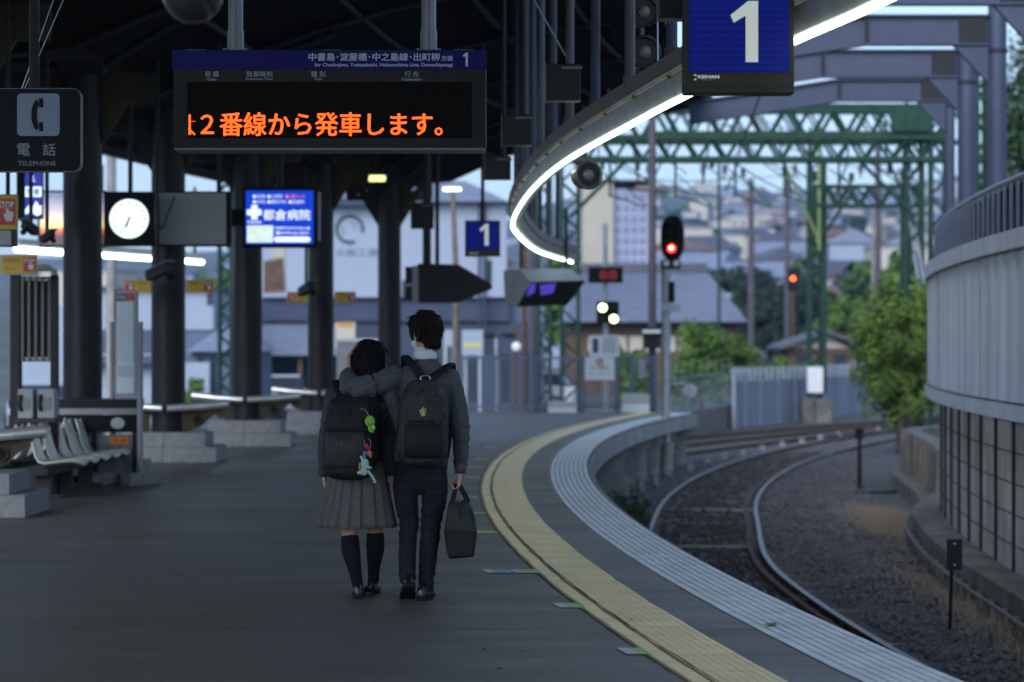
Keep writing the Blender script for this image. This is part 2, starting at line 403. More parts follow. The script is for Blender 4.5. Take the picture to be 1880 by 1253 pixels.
for i, (px, py, k) in enumerate(marks):
    p = P(px, py, F * EYE / (py - HOR)); p.z = 0
    t = thing('floor_sticker', ('white and green' if k == 'g' else 'white and blue') + ' queue sticker on the asphalt, ' + (where[i] or 'the only one with blue'), 'floor sticker', p, 0, 'queue stickers beside the yellow line')
    x0, x1, xm = -.088, .088, -.03; L = .125
    MB().add([(x0 - .02, L, .005), (xm - .02, L, .005), (xm + .02, -L, .005), (x0 + .02, -L, .005)], [(3, 2, 1, 0)]).build('white_patch', m_mw, t)
    MB().add([(xm - .02, L, .005), (x1 - .02, L, .005), (x1 + .02, -L, .005), (xm + .02, -L, .005)], [(3, 2, 1, 0)]).build('coloured_patch', m_mg if k == 'g' else m_mb, t)

# ---------------------------------------------------------------- tracks
RT = -1.02
def railway(name, label, cl, gauge=1.435, sleepers=True):
    """cl: centre-line points; rails with foot, web and head"""
    t = thing(name, label, 'railway track', cl[0] + Vector((0, 0, G)))
    prof = [(-.07, 0), (.07, 0), (.07, .02), (.012, .035), (.012, .105), (.034, .115), (.034, .145), (-.034, .145), (-.034, .115), (-.012, .105), (-.012, .035), (-.07, .02)]
    hd = [(-.03, .1455), (.03, .1455), (.03, .152), (-.03, .152)]
    for s in (-1, 1):
        path = []
        for i, p in enumerate(cl):
            tt = (cl[min(i + 1, len(cl) - 1)] - cl[max(i - 1, 0)]).normalized(); r = Vector((tt.y, -tt.x, 0)); path.append(Vector((p.x, p.y, RT - .152)) + r * s * (gauge / 2 + .03))
        mb = MB(); sweep(mb, path, prof); rl = mb.build('rail', m_rust, t, True)
        mh = MB(); sweep(mh, path, hd); mh.build('rail_head', m_rail if sleepers else m_rust, rl, True)
    if sleepers:
        acc = 0; k = 0
        for i in range(1, len(cl)):
            acc += (cl[i] - cl[i - 1]).length
            if acc > .62 and k < 95:
                acc = 0; k += 1; tt = (cl[i] - cl[i - 1]).normalized(); a = math.atan2(tt.y, tt.x) - PI / 2
                MB().box((cl[i].x, cl[i].y, G - .062), (2.3, .22, .15), a).build('sleeper', m_concd, t, True)
    return t
def troff(y): q = min(1, max(0, (36 - y) / 9)); return 1.58 + .006 * max(0, y - 30) - .24 * q * q * (3 - 2 * q)
cl1 = [E(15 + .31 * k, troff(15 + .31 * k)) for k in range(210)]
tk = railway('railway_track', 'track curving right beside the platform edge, nearest to the viewer', cl1)
gm = MB(); sweep(gm, [E(15 + .8 * k, troff(15 + .8 * k) + .60, -1.16) for k in range(60)], [(-.03, 0), (-.03, .12), (.03, .12), (.03, 0)]); gm.build('guard_rail', m_rust, tk, True)
for y_, ex in ((31.6, .0), (38.6, .25)):
    c_ = E(y_, troff(y_)); MB().box((c_.x + ex, c_.y, G + .05), (1.25 - ex, .10, .03), (y_ - EY) / RC * -1).build('pale_cross_bar', m_conc, tk, True)
cl2 = spline([(-7.6, 16, 0), (-7.0, 32, 0), (-5.6, 42, 0), (-3.0, 50, 0), (1.3, 57.5, 0), (4.6, 65, 0), (8.6, 73, 0), (13.2, 81, 0), (21, 92, 0), (34, 105, 0)], 14)
railway('railway_track', 'rusty far track passing below the long concrete fence', cl2, sleepers=False)
cl3 = spline([(1.5, 53.8, 0), (4.2, 60, 0), (7.8, 68, 0), (12.5, 76.5, 0), (22, 89, 0)], 14)
railway('railway_track', 'rusty middle track joining behind the platform end', cl3, sleepers=False)
for i, (px, py) in enumerate([(1227, 872), (1267, 860), (1299, 848), (1330, 840), (1365, 832), (1400, 824), (1436, 817), (1472, 811), (1506, 804), (1539, 799), (1612, 790)]):
    d = F * (EYE + 1.05) / (py - HOR); p = P(px, py, d)
    mb = MB(); mb.box((0, 0, .05), (.14, .12, .10)); mb.box((0, 0, .12), (.09, .08, .05))
    o = mb.build('marker_block', m_conc, bevel=.008); o.location = (p.x, p.y, G + .02)
    tag(o, 'small white block left of the curving rail, number %s counted from the signal post' % ['one', 'two', 'three', 'four', 'five', 'six', 'seven', 'eight', 'nine', 'ten', 'eleven'][i], 'marker block', 'white blocks along the track')

# ---------------------------------------------------------------- right-hand wall
def wallx(y):      # straight bays, kinked every few metres
    f = lambda q: 5.01 + .042 * (q - 24) + .0051 * (q - 24) ** 2
    ks = [8, 14, 19, 23.2, 25.3, 27.6, 30.0, 32.2, 34.9, 40]
    for a_, b_ in zip(ks, ks[1:]):
        if y <= b_: return f(a_) + (f(b_) - f(a_)) * (y - a_) / (b_ - a_)
    return f(y)
def wpath(y0, y1, n, dz=0, dx=0): return [Vector((wallx(y0 + (y1 - y0) * k / n) + dx, y0 + (y1 - y0) * k / n, dz)) for k in range(n + 1)]
wall = thing('retaining_wall', 'tall wall of piled concrete panels topped by pale blue cladding beside the track', 'wall', (wallx(24), 24, -.8))
m_panel = mat('wall_block', (.50, .42, .37), .9, var=.35, scale=1.6, bump=.35, bscale=18, stretch=(1, 1, .6))
m_clad = mat('blue_cladding', (.60, .62, .72), .45, var=.16, scale=2.2, stretch=(1, 1, .10))
WY0, WY1 = 14, 34.6
a = MB(); sweep(a, wpath(WY0, WY1, 34), [(0, -1.3), (0, .84), (.3, .84), (.3, -1.3)]); a.build('block_panels', m_panel, wall, True)
for k in range(16):      # steel piles
    y = WY0 + 1.25 * k + .55; x = wallx(y)
    MB().box((x - .012, y, .02), (.04, .05, 1.62), -math.atan(.042 + .0102 * (y - 24))).build('pile', mat('pile_steel', (.025, .045, .055), .6, var=.2), wall, True)
for k in range(1, 6):
    a = MB(); sweep(a, wpath(WY0, WY1, 34, -.8 + k * .31), [(-.004, 0), (-.004, .012), (.01, .012), (.01, 0)]); a.build('course_joint', m_crack, wall, True)
cl_ = MB()
# pleated cladding: alternate faces step in and out
pth = []
M = 120
for k in range(M + 1):
    y = WY0 + (WY1 + .25 - WY0) * k / M; pth.append(Vector((wallx(y) - .16 + (.03 if (k // 2) % 2 else 0), y, 0)))
sweep(cl_, pth, [(0, .97), (0, 2.44), (.1, 2.44), (.1, .97)]); cl_.build('cladding', m_clad, wall, True)
a = MB(); sweep(a, wpath(WY0, WY1 + .3, 34, 0, -.20), [(0, .80), (0, .955), (.25, .955), (.25, .80)]); a.build('lower_band', m_clad, wall, True)
a = MB(); sweep(a, wpath(WY0, WY1 + .3, 34, 0, -.20), [(0, 2.455), (0, 2.64), (.3, 2.64), (.3, 2.455)]); a.build('upper_band', m_clad, wall, True)
for z_ in (.962, 2.447): a = MB(); sweep(a, wpath(WY0, WY1 + .28, 34, 0, -.185), [(0, z_ - .012), (0, z_ + .012), (.05, z_ + .012), (.05, z_ - .012)]); a.build('dark_gap_strip', m_blk, wall, True)  # the dark of each gap is a solid black strip
m_navy = mat('navy_panel', (.012, .018, .038), .9, var=.2, scale=1)
a = MB(); sweep(a, wpath(WY0, WY1, 34, 0, .02), [(0, 2.645), (0, 3.14), (.02, 3.14), (.02, 2.645)]); a.build('parapet_panel', m_navy, wall, True)
a = MB()
y = WY0
while y < WY1: a.box((wallx(y) - .05, y, 2.9), (.03, .035, .5)); y += .42
bars = a.build('parapet_bars', mat('navy_bar', (.085, .11, .17), .5, var=.1), wall, True); bars['kind'] = 'stuff'
a = MB(); a.tube(wpath(WY0, WY1, 34, 3.19, -.01), .035, 8); a.build('handrail', m_galv, wall, True, smooth=60)
for y in (25.9, 31.2):
    m_ = MB(); m_.box((wallx(y) - .164, y, 1.7), (.012, .03, 1.46)); m_.build('panel_seam', m_galv, wall, True)
# orange reflections in the photo are light, not paint: left to the renderer
# ledge with its low pipe rail
lf = spline([(4.42, 14, 0), (4.5, 20, 0), (4.59, 22, 0), (4.7, 25, 0), (4.82, 27.2, 0), (5.02, 29.7, 0), (5.44, 33.3, 0), (6.0, 36, 0), (6.7, 38.4, 0)], 8)
a = MB(); rings = []
for p in lf:
    wx = wallx(p.y) if p.y < 34 else p.x + .75
    rings.append([Vector((p.x, p.y, G - .05)), Vector((p.x, p.y, -.76)), Vector((p.x + .04, p.y, -.74)), Vector((wx + .05, p.y, -.74)), Vector((wx + .05, p.y, G - .05))])
a.loft(rings); tag(a.build('concrete_ledge', m_concd, smooth=30), 'low stained concrete ledge curving along the foot of the wall', 'ledge')
pr_ = thing('pipe_rail', 'thin grey pipe on short stakes along the front of the ledge', 'pipe rail', (4.6, 20, G))
MB().tube([p + Vector((-.09, 0, -.93)) for p in lf], .022, 8).build('pipe', mat('weathered_pipe', (.16, .165, .17), .8, var=.4, scale=9), pr_, True, smooth=60)
for k in range(0, len(lf), 2):
    p = lf[k]; MB().box((p.x - .055, p.y, -1.03), (.05, .09, .24)).build('stake', m_concd, pr_, True)
# farther kerb and low wall where the wall ends
a = MB(); kp = spline([(5.95, 35.6, 0), (6.5, 39.5, 0), (7.2, 46.5, 0), (8.1, 49.5, 0)], 8); sweep(a, kp, [(0, G - .05), (0, -.86), (.35, -.84), (.35, G - .05)])
tag(a.build('kerb', m_concd), 'low concrete kerb beyond the end of the clad wall', 'kerb')
a = MB(); kp = spline([(6.55, 37.5, 0), (7.05, 42, 0), (7.55, 47.0, 0), (8.9, 49.6, 0)], 8); sweep(a, kp, [(0, G - .05), (0, -.10), (.3, -.10), (.3, G - .05)])
for k in range(14):
    p = kp[k * 2 if k * 2 < len(kp) else -1]; a.box((p.x - .03, p.y, -.6), (.1, .12, 1.0))
tag(a.build('concrete_wall', m_concd), 'short ribbed grey concrete wall under the small bright green tree', 'wall')
a = MB(); a.box((6.75, 36.5, .15), (.35, .5, 1.3)); a.box((6.75, 36.5, .9), (.45, .6, .12)); tag(a.build('concrete_block', m_conc), 'pale concrete pillar closing off the end of the clad wall', 'pillar')

# ---------------------------------------------------------------- canopy over the platform
def roofz(u, y=0):      # u: metres from the column line towards the track
    return 4.92 + (.46 * u - .035 * u * u if u > 0 else .09 * u)
roof = thing('canopy_roof', 'dark arched canopy roof over the platform', 'roof', (E(28, -5.8).x, 28, 4.92))
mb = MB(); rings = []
RY0, RY1 = -42, 50.5  # unseen stretch behind the camera, lengthened to keep sky light off camera-facing surfaces
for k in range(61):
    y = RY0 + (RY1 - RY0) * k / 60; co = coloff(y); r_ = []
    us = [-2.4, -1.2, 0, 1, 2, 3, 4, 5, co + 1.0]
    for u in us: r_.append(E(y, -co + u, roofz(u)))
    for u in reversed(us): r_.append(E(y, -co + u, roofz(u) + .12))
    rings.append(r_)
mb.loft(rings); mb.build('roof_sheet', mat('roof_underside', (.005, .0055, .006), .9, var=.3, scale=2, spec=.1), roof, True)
m_raft = mat('dark_steel', (.022, .023, .026), .55, var=.2)
colY = [18.0, 22.5, 28.0, 32.0, 36.7, 41.4, 46.5]
y = 9.2
while y < 50:
    co = coloff(y); pts = [E(y, -co + u, roofz(u) - .07) for u in (-2.3, -1, 0, 1, 2, 3, 4, 5, co + .2)]
    MB().tube(pts, .07, 6, flat=.6).build('rafter', m_raft, roof, True); y += 4.55
for u in (1.2, 2.6, 4.0, 5.2):
    MB().tube([E(8 + k * 2.1, -coloff(8 + k * 2.1) + u, roofz(u) - .05) for k in range(21)], .035, 6).build('purlin', m_raft, roof, True)
MB().tube([E(8 + k * 2.1, -coloff(8 + k * 2.1) - 2.38, roofz(-2.4) - .1) for k in range(21)], .10, 6, flat=1.6).build('eaves_beam', m_raft, roof, True)

# columns
m_col = mat('column_paint', (.016, .015, .017), .42, var=.2, scale=2)
m_granite = mat('granite_block', (.22, .225, .235), .8, var=.2, scale=14, bump=.1, bscale=60)
m_olive = mat('olive_bracket', (.045, .041, .024), .6, var=.2)
CDX = {1: .07, 2: -.02, 3: .06, 4: .02, 5: .0, 6: -.12}
def column(i, y, rz, label):
    b = E(y, -coloff(y)); b.x += CDX.get(i, 0); t = thing('canopy_column', label, 'column', b, rz, 'round canopy columns')
    m = MB(); m.tube([(0, 0, .38), (0, 0, 4.6)], .222, 28); s = m.build('shaft', m_col, t, smooth=50)
    m = MB(); m.tube([(0, 0, .60), (0, 0, .66)], .235, 28); m.tube([(0, 0, 4.2), (0, 0, 4.28)], .24, 28); m.build('collar', m_blk, t, smooth=50)
    m = MB()
    for sx in (-1, 1): m.box((sx * .351, 0, .1), (.698, 1.1, .2))
    m.build('lower_plinth', m_granite, t, bevel=.008)
    m = MB()
    for sx in (-1, 1): m.box((sx * .271, 0, .2925), (.538, .9, .185))
    m.build('upper_plinth', m_granite, t, bevel=.008)
    # head: gusset plates with round holes, reaching out to both roof slopes
    for sx in (-1, 1):
        m = MB(); m.holed((sx * .52, -.02, 4.46), .62, .34, 0, 0, .09, .04); m.prism([(0, 0), (.5, .36), (.5, .30), (.02, -.5)], (sx * .2, -.025, 4.3), (sx, 0, 0), (0, 0, 1), (0, .05, 0))
        m.build('gusset_plate', m_olive if sx > 0 else m_col, t)
    m = MB(); m.tube([(0, 0, 4.55), (.25, 0, 4.72), (1.0, 0, 5.18), (2.2, 0, 5.62)], .05, 8); m.tube([(0, 0, 4.55), (-.3, 0, 4.7), (-.62, 0, 4.76), (-2.2, 0, 4.66)], .05, 8); m.box((0, 0, 4.68), (.5, .3, .14)); m.build('head_bracket', m_raft, t)
    for k in range(7):
        pass
    return t
where = ['out of frame at the left', 'at the left edge of the photo, only its plinth in view', 'thick dark column behind the rubbish bins', 'dark column behind the narrow timetable post, second plinth visible', 'dark column right of the blue hospital light box', 'dark column just left of the schoolgirl', 'farthest dark column, right behind the pair']
for i, y in enumerate(colY):
    if i == 0: continue
    column(i, y, 0, where[i] if i != 1 else 'near column at the left edge, only its granite plinth in view')
# hip-rest rails in front of the columns
def hip_rail(i, y, label):
    b = E(y, -coloff(y)); b.x += CDX.get(i, 0); t = thing('leaning_rail', label, 'leaning rail', (b.x, b.y, 0), 0, 'steel leaning rails round the columns')
    m = MB()
    for sx in (-1, 1):
        m2 = MB(); m2.tube([(sx * .03, -.33, .70), (sx * .40, -.29, .72), (sx * .80, -.16, .755)], [.045, .052, .062], 14)
        m2.build('rail_tube', m_stain, t, smooth=50)
        m3 = MB(); m3.prism([(.20, -.05), (.72, .0), (.70, -.05), (.44, -.27), (.22, -.36)], (0, -.20, .72), (sx, 0, 0), (0, 0, 1), (0, .02, 0)); m3.ring_tube((sx * .42, -.215, .55), .06, .012, 'y', 20, 6)
        m3.build('bracket_plate', m_olive, t)
        m4 = MB(); m4.disc((sx * .42, -.203, .55), .052, .001); m4.build('round_hole', m_blk2, t)
    m4 = MB(); m4.tube([(0, 0, .62), (0, 0, .70)], .26, 24); m4.box((0, -.24, .68), (.12, .14, .06)); m4.build('clamp', m_blk, t, smooth=50)
for i, nm in ((1, 'steel leaning rail over the near plinth at the left edge'), (3, 'steel leaning rail round the column beside the timetable post'), (4, 'bright steel leaning rail round the middle column'), (5, 'steel leaning rail round the column left of the schoolgirl')):
    hip_rail(i, colY[i], nm)

# ---------------------------------------------------------------- light beam hung along the track side
LZ = 3.05
LP = spline([(2.05, 7.5, 0), (1.66, 10.7, 0), (1.41, 12.3, 0), (1.09, 14.8, 0), (.88, 16.5, 0), (.45, 20.4, 0), (.19, 24.6, 0), (.035, 30, 0), (.085, 33.7, 0), (.45, 40.2, 0), (1.14, 45.6, 0)], 8)
def lx(y):
    for a_, b_ in zip(LP, LP[1:]):
        if a_.y <= y <= b_.y: return a_.x + (b_.x - a_.x) * (y - a_.y) / (b_.y - a_.y)
    return LP[-1].x
beam = thing('light_beam', 'long curving beam carrying a continuous tube light above the platform edge', 'light beam', (LP[0].x, LP[0].y, LZ))
m = MB(); sweep(m, LP, [(-.02, LZ + .03), (-.045, LZ + .155), (.10, LZ + .155), (.08, LZ + .03)]); m.build('tray', mat('tray_metal', (.30, .29, .28), .4, .3, var=.25, scale=5), beam, True)
m = MB(); sweep(m, LP, [(-.055, LZ + .16), (-.08, LZ + .18), (-.05, LZ + .205), (-.075, LZ + .285), (.12, LZ + .285), (.12, LZ + .16)]); m.build('channel', m_brown, beam, True)
m = MB(); m.tube([p + Vector((-.02, 0, LZ)) for p in LP], .019, 10); m.build('tube_light', m_glow, beam, True, smooth=60)
m = MB()
y = 9
while y < 45: m.box((lx(y) - .055, y, LZ + .17), (.03, .016, .05)); m.box((lx(y) - .03, y, LZ + .31), (.03, .03, .06)); y += 1.25
m.build('clips', m_rust, beam, True)
for k, y in enumerate([13.9, 15.6, 17.2, 18.8, 20.4, 21.9, 23.4, 24.9, 26.4, 27.9, 29.4, 30.9, 32.4, 33.9, 35.4, 36.9, 38.4, 39.9, 41.4, 42.9]):
    x = lx(y) + .03; m = MB(); m.tube([(x, y, LZ + .27), (x, y, 6.15)], .036, 12); m.tube([(x, y, LZ + .27), (x, y, LZ + .38)], .05, 12)
    m.build('hanger_pipe', m_bluegrey if k % 2 else mat('pipe_brown', (.09, .08, .085), .45, var=.3), beam, True, smooth=60)
MB().tube([(lx(16.5) + .1, 16.5, LZ + .3), (lx(17.6) + .3, 17.8, LZ + 1.5)], .006, 5).build('stay_wire', m_stain, beam, True)
MB().tube([(lx(18.2) - .9, 18, LZ + 1.7), (lx(19.6) - .1, 19.6, LZ + .8)], .006, 5).build('stay_wire', m_stain, beam, True)
# left-hand tube light
m = MB(); a_, b_ = P(30, 458, 39), P(371, 482, 50); t = thing('light_beam', 'long straight tube light along the far left eaves of the platform', 'light beam', a_)
m.tube([a_, b_], .045, 10); m.build('tube_light', m_glow, t, True)
m = MB(); m.tube([a_ + Vector((0, 0, .12)), b_ + Vector((0, 0, .12))], .06, 6); m.build('tray', m_greym, t, True)
for f in (.1, .4, .7, .95):
    p = a_.lerp(b_, f); MB().tube([p + Vector((0, 0, .1)), Vector((p.x, p.y, 4.7))], .03, 8).build('hanger_pipe', m_raft, t, True)

# steel portal frames over the track
for i, (y, cpx, cw, yt, yb, knee, endx, lab) in enumerate([(34.5, 1915, .30, -45, 10, 1560, 1330, 'topmost blue-grey portal frame, cut by the top of the photo'),
        (39.0, 1831, .30, 28, 84, 1590, 1330, 'blue-grey portal frame standing second from the top'), (43.9, 1775, .33, 92, 143, 1510, 1290, 'blue-grey portal frame on the middle right-hand column'), (48.2, 1744, .20, 145, 187, 1540, 1265, 'lowest and farthest blue-grey portal frame with a sloping left arm')]):
    t = thing('portal_frame', lab, 'steel frame', P(cpx, 700, y), 0, 'steel portal frames over the track'); t.location.z = 0
    c = P(cpx, yb, y); m = MB(); m.tube([(c.x, y, G), (c.x, y, c.z + (yb - yt) * y / F + .35)], cw / 2, 16); m.build('column', m_bluegrey, t, True, smooth=50)
    zt, zb = P(0, yt, y).z, P(0, yb, y).z; xr, xk, xl = c.x - cw / 2 - .002, P(knee, 0, y).x, P(endx, 0, y).x
    dz = (xk - xl) * .155 if i else 0
    m = MB()
    def seg(xa, za, xb, zb_, h):   # I-section beam segment
        for o0, o1, w_ in ((0, .03, .22), (h - .03, h, .22)):
            m.add([(xa, y - w_ / 2, za - o1), (xa, y + w_ / 2, za - o1), (xb, y + w_ / 2, zb_ - o1), (xb, y - w_ / 2, zb_ - o1), (xa, y - w_ / 2, za - o0), (xa, y + w_ / 2, za - o0), (xb, y + w_ / 2, zb_ - o0), (xb, y - w_ / 2, zb_ - o0)], [(0, 1, 2, 3), (7, 6, 5, 4), (0, 4, 5, 1), (1, 5, 6, 2), (2, 6, 7, 3), (3, 7, 4, 0)])
        m.add([(xa, y - .012, za - h + .031), (xa, y + .012, za - h + .031), (xb, y + .012, zb_ - h + .031), (xb, y - .012, zb_ - h + .031), (xa, y - .012, za - .031), (xa, y + .012, za - .031), (xb, y + .012, zb_ - .031), (xb, y - .012, zb_ - .031)], [(0, 1, 2, 3), (7, 6, 5, 4), (0, 4, 5, 1), (1, 5, 6, 2), (2, 6, 7, 3), (3, 7, 4, 0)])
    h = zt - zb
    seg(xk, zt, xr, zt, h); seg(xl, zt - dz, xk, zt, h)
    m.build('beam', m_bluegrey, t, True)
    MB().box((xk, y, (zt + zb) / 2), (.03, .20, h - .07)).build('stiffener', m_raft, t, True); MB().box((xr - .25, y, (zt + zb) / 2), (.42, .14, h - .08)).build('end_plate', m_raft, t, True)
    m = MB(); m.prism([(0, 0), (-.55, 0), (0, -.6)], (xr, y - .06, zb - .004), (1, 0, 0), (0, 0, 1), (0, .12, 0)); m.build('knee_bracket', m_bluegrey, t, True)
    m = MB(); m.tube([(c.x, y, c.z - .12), (c.x, y, c.z - .06)], cw / 2 + .02, 16); m.build('collar', m_raft, t, True)
# ================================================================ SIGNS AND LIT THINGS
m_txt = mat('sign_lettering', (.62, .68, .74), .6, var=0)
m_txtd = mat('dim_lettering', (.42, .47, .52), .6, var=0)
m_hdr = mat('header_blue', (.003, .003, .05), .5, var=0, emit=.018, ecol=(.01, .01, .8), spec=.2)
m_scr = mat('led_screen', (.003, .003, .0025), .7, var=0, spec=.15)
m_led = mat('led_amber', (.9, .3, .05), .5, var=0, emit=1.5, ecol=(1.0, .075, .004))
m_case = mat('sign_case', (.012, .0145, .015), .55, var=.1, spec=.3)
m_lip = mat('sign_lip', (.16, .17, .17), .4, var=.1)
m_pole = mat('hanger_grey', (.16, .17, .19), .35, .2, var=.15, scale=6)
def at(t, px, py, d):    # photo position as coordinates of thing t (unrotated)
    return P(px, py, d) - t.location
# --- departure board
D = 14.4; k = D / F
t = thing('departure_board', 'long hanging departure board with amber running text and blue header', 'departure board', P(605, 183, D))
L = lambda px, py, dy=0: P(px, py, D) + Vector((0, dy, 0)) - t.location
a, b = L(319, 92), L(892, 272)
MB().bb((a.x, 0, b.z), (b.x, .26, a.z)).build('case', m_case, t, bevel=.004)
MB().bb((L(321, 0).x, -.012, L(0, 276).z), (L(889, 0).x, .27, L(0, 272.2).z)).build('bottom_lip', m_lip, t)
h_ = MB().bb((L(317, 0).x, -.008, L(0, 128).z), (L(893, 0).x, -.0005, L(0, 93).z)).build('header_panel', m_hdr, t)
s_ = MB().bb((L(344, 0).x, -.004, L(0, 254).z), (L(866, 0).x, -.0005, L(0, 151).z)).build('screen', m_scr, t)
text('header_lettering', '中書島･淀屋橋･中之島線･出町柳', 14.5 * k, L(687, 112.5, -.0085), m_txt, h_, width=(807 - 567) * k, fat=.3 * k)
text('header_lettering', '方面', 9.5 * k, L(821, 112.5, -.0085), m_txt, h_, width=21 * k, bold=.01)
text('header_lettering', 'for Chushojima, Yodoyabashi, Nakanoshima Line, Demachiyanagi', 8.6 * k, L(704.5, 124.8, -.0085), m_txt, h_, width=253 * k, bold=.012)
MB().prism([(3, 0), (3, 25), (-1, 25), (-6.5, 19.5), (-4, 17), (-1.2, 19.3), (-1.2, 0)], L(856, 122.5, -.0085), (k, 0, 0), (0, 0, k), (0, -.001, 0)).build('number_lettering', m_txt, h_)
for jp, en, x, w in (('発 順', 'Order', 389, 25), ('発車時刻', 'Departure Time', 476, 48), ('種 別', 'Type', 584, 26), ('行 先', 'Destination', 756, 26)):
    text('column_heading', jp, 11 * k, L(x, 142, -.001), m_txtd, t, width=w * k, bold=.003)
    text('column_heading', en, 5.4 * k, L(x, 148.6, -.001), m_txtd, t, width={'Order': 18, 'Departure Time': 49, 'Type': 15, 'Destination': 36}[en] * k, bold=.008)
text('running_text', '２番線から発車します。', 43 * k, L(369, 250, -.0045), m_led, s_, 'LEFT', width=443 * k, fat=.8 * k)
# the half character cut off by the screen edge
m = MB()
for x0, z0, x1, z1, w_ in ((348.5, 211, 348.5, 248, 4), (347, 224, 359, 223, 3.2), (346.5, 236, 350, 247, 3), (350, 240, 358, 248, 3.4), (346, 247, 352, 244, 3)):
    A, B = L(x0, z0, -.0045), L(x1, z1, -.0045); m.tube([A, B], w_ * k / 2, 6, flat=.3)
m.build('running_text', m_led, s_)
for x in (428, 785.5):
    m = MB(); m.tube([L(x, 93, .13), L(x, 52, .13)], .049, 20); m.tube([L(x, 52, .13), L(x, -700, .13)], .044, 20); m.build('hanger_pipe', m_pole, t, smooth=50)
    m = MB(); m.box(L(x, 91, .13), (.15, .12, .012))
    for s in (-1, 1): m.box(L(x, 89, .1) + Vector((s * .062, 0, .004)), (.022, .02, .014))
    m.build('mounting_plate', m_lip, t)
for x0, x1 in ((340, 376), (590, 624), (834, 870)):
    MB().bb(L(x0, 92, .02), L(x1, 90.6, .05)).build('top_clip', m_lip, t)
# --- platform number signs
m_nblue = mat('number_blue', (.004, .007, .09), .5, var=.0, emit=.065, ecol=(.004, .035, .95), spec=.2)
m_nblue2 = mat('number_blue_line', (.006, .014, .14), .5, var=.0, emit=.15, ecol=(.005, .05, 1), spec=.2)
m_num = mat('number_white', (.55, .57, .55), .5, var=.05, emit=.22, ecol=(.9, 1, .92))
m_frame = mat('number_frame', (.045, .042, .035), .4, .3, var=.15)
def number_sign(px0, px1, py0, py1, D, label, near):
    k = D / F; t = thing('platform_number_sign', label, 'number sign', P((px0 + px1) / 2, (py0 + py1) / 2, D), 0, 'platform number signs')
    w, h = (px1 - px0) * k, (py1 - py0) * k
    MB().bb((-w / 2, 0, -h / 2), (w / 2, .14, h / 2)).build('frame', m_frame, t, bevel=.006)
    e = .045 * w
    fz = -h / 2 + h * .175
    f = MB().bb((-w / 2 + e, -.005, fz), (w / 2 - e, -.0005, h / 2 - e)).build('blue_panel', m_nblue, t)
    m = MB(); n = 14
    for i in range(n):
        z = fz + (h - h * .175 - e) * (i + .5) / n; m.bb((-w / 2 + e + .01, -.0062, z), (w / 2 - e - .01, -.0052, z + .003))
    m.build('backlight_line', m_nblue2, f)
    MB().bb((-w / 2 + e, -.004, -h / 2 + e * 1.2), (w / 2 - e, -.0005, fz - .002)).build('footer_panel', m_frame, t)
    nw, nh = w * .25, (h * .51 if near else h * .60); cx = w * .045; z0 = (h * -.24 if near else fz + h * .125)
    o = [(nw * .5, 0), (nw * .5, nh), (nw * .14, nh), (-nw * .5, nh * .77), (-nw * .38, nh * .645), (nw * .05, nh * .76), (nw * .05, 0)]
    MB().prism(o, (cx, -.0065, z0), (1, 0, 0), (0, 0, 1), (0, -.002, 0)).build('number', m_num, f)
    if near:
        q = MB(); zc = -h / 2 + h * .115; xl = -w / 2 + e + .045 * w; s = .028
        q.prism([(0, 0), (.42 * s, 0), (.42 * s, .34 * s), (0, .12 * s)], (xl, -.0045, zc - .1 * s), (1, 0, 0), (0, 0, 1), (0, -.001, 0))
        q.prism([(0, 1.0 * s), (.42 * s, 1.0 * s), (.42 * s, .66 * s), (0, .88 * s)], (xl, -.0045, zc - .1 * s), (1, 0, 0), (0, 0, 1), (0, -.001, 0))
        q.build('emblem', m_num, t)
        text('maker_lettering', 'KEIHAN', .0155, (xl + .02, -.0045, zc + .006), m_num, t, 'LEFT', width=.104, bold=.03)
        text('maker_lettering', 'Keihan Railway', .006, (xl + .035, -.0045, zc - .004), m_txtd, t, 'LEFT', width=.068, bold=.01)
    else:
        text('maker_lettering', 'KEIHAN', .012, (-w * .38, -.0045, -h / 2 + h * .07), m_num, t, 'LEFT', width=w * .26, bold=.03)
    m = MB()
    for x in ((-w * .3, w * .3) if near else (0,)): m.tube([(x, .07, h / 2), (x, .07, h / 2 + 2.4)], .025, 10)
    m.build('hanger_pipe' if not near else 'hanger_pipes', m_raft, t)
    return t
number_sign(1255.5, 1458.5, -48, 172, 12.0, 'big blue sign with a white 1, hanging nearest at the top', True)
number_sign(853.5, 918.5, 405, 471, 33.0, 'small distant blue sign with a white 1 above the pair', False)
t = thing('speaker_box', 'plain black box hanging just left of the big blue number sign', 'speaker', P(1232, 10, 12.4))
MB().box((0, 0, 0), (.125, .16, .15)).build('case', m_blk, t, bevel=.006); MB().box((-.0655, 0, 0), (.006, .15, .155)).build('edge_trim', m_brown, t); MB().tube([(0, 0, .07), (0, 0, 2)], .02, 8).build('hanger_pipe', m_raft, t)
# --- telephone sign
D = 13.6; k = D / F; t = thing('telephone_sign', 'dark hanging sign with white handset pictogram at top left', 'telephone sign', P(60, 239, D))
L = lambda px, py, dy=0: P(px, py, D) + Vector((0, dy, 0)) - t.location
m_tel = mat('telephone_panel', (.004, .006, .010), .6, var=.1, spec=.2); m_pic = mat('pictogram_white', (.22, .28, .37), .6, var=.04, scale=1)
MB().rrect((L(60, 239)), 174 * k, 151 * k, 14 * k, .09).build('panel', m_tel, t)
MB().rrect(L(60, 239, .004), 176.5 * k, 153.5 * k, 15 * k, .07).build('rim', m_lip, t)
p_ = MB().rrect(L(70.5, 211, -.0015), 78 * k, 78 * k, 8 * k, .001).build('pictogram', m_pic, t)
hs_ = []
for i in range(15):
    a = -PI / 2 * .86 + PI * .86 * i / 14; hs_.append((72 - 14.5 * math.cos(a) + 0, 211.5 - 29.5 * math.sin(a)))
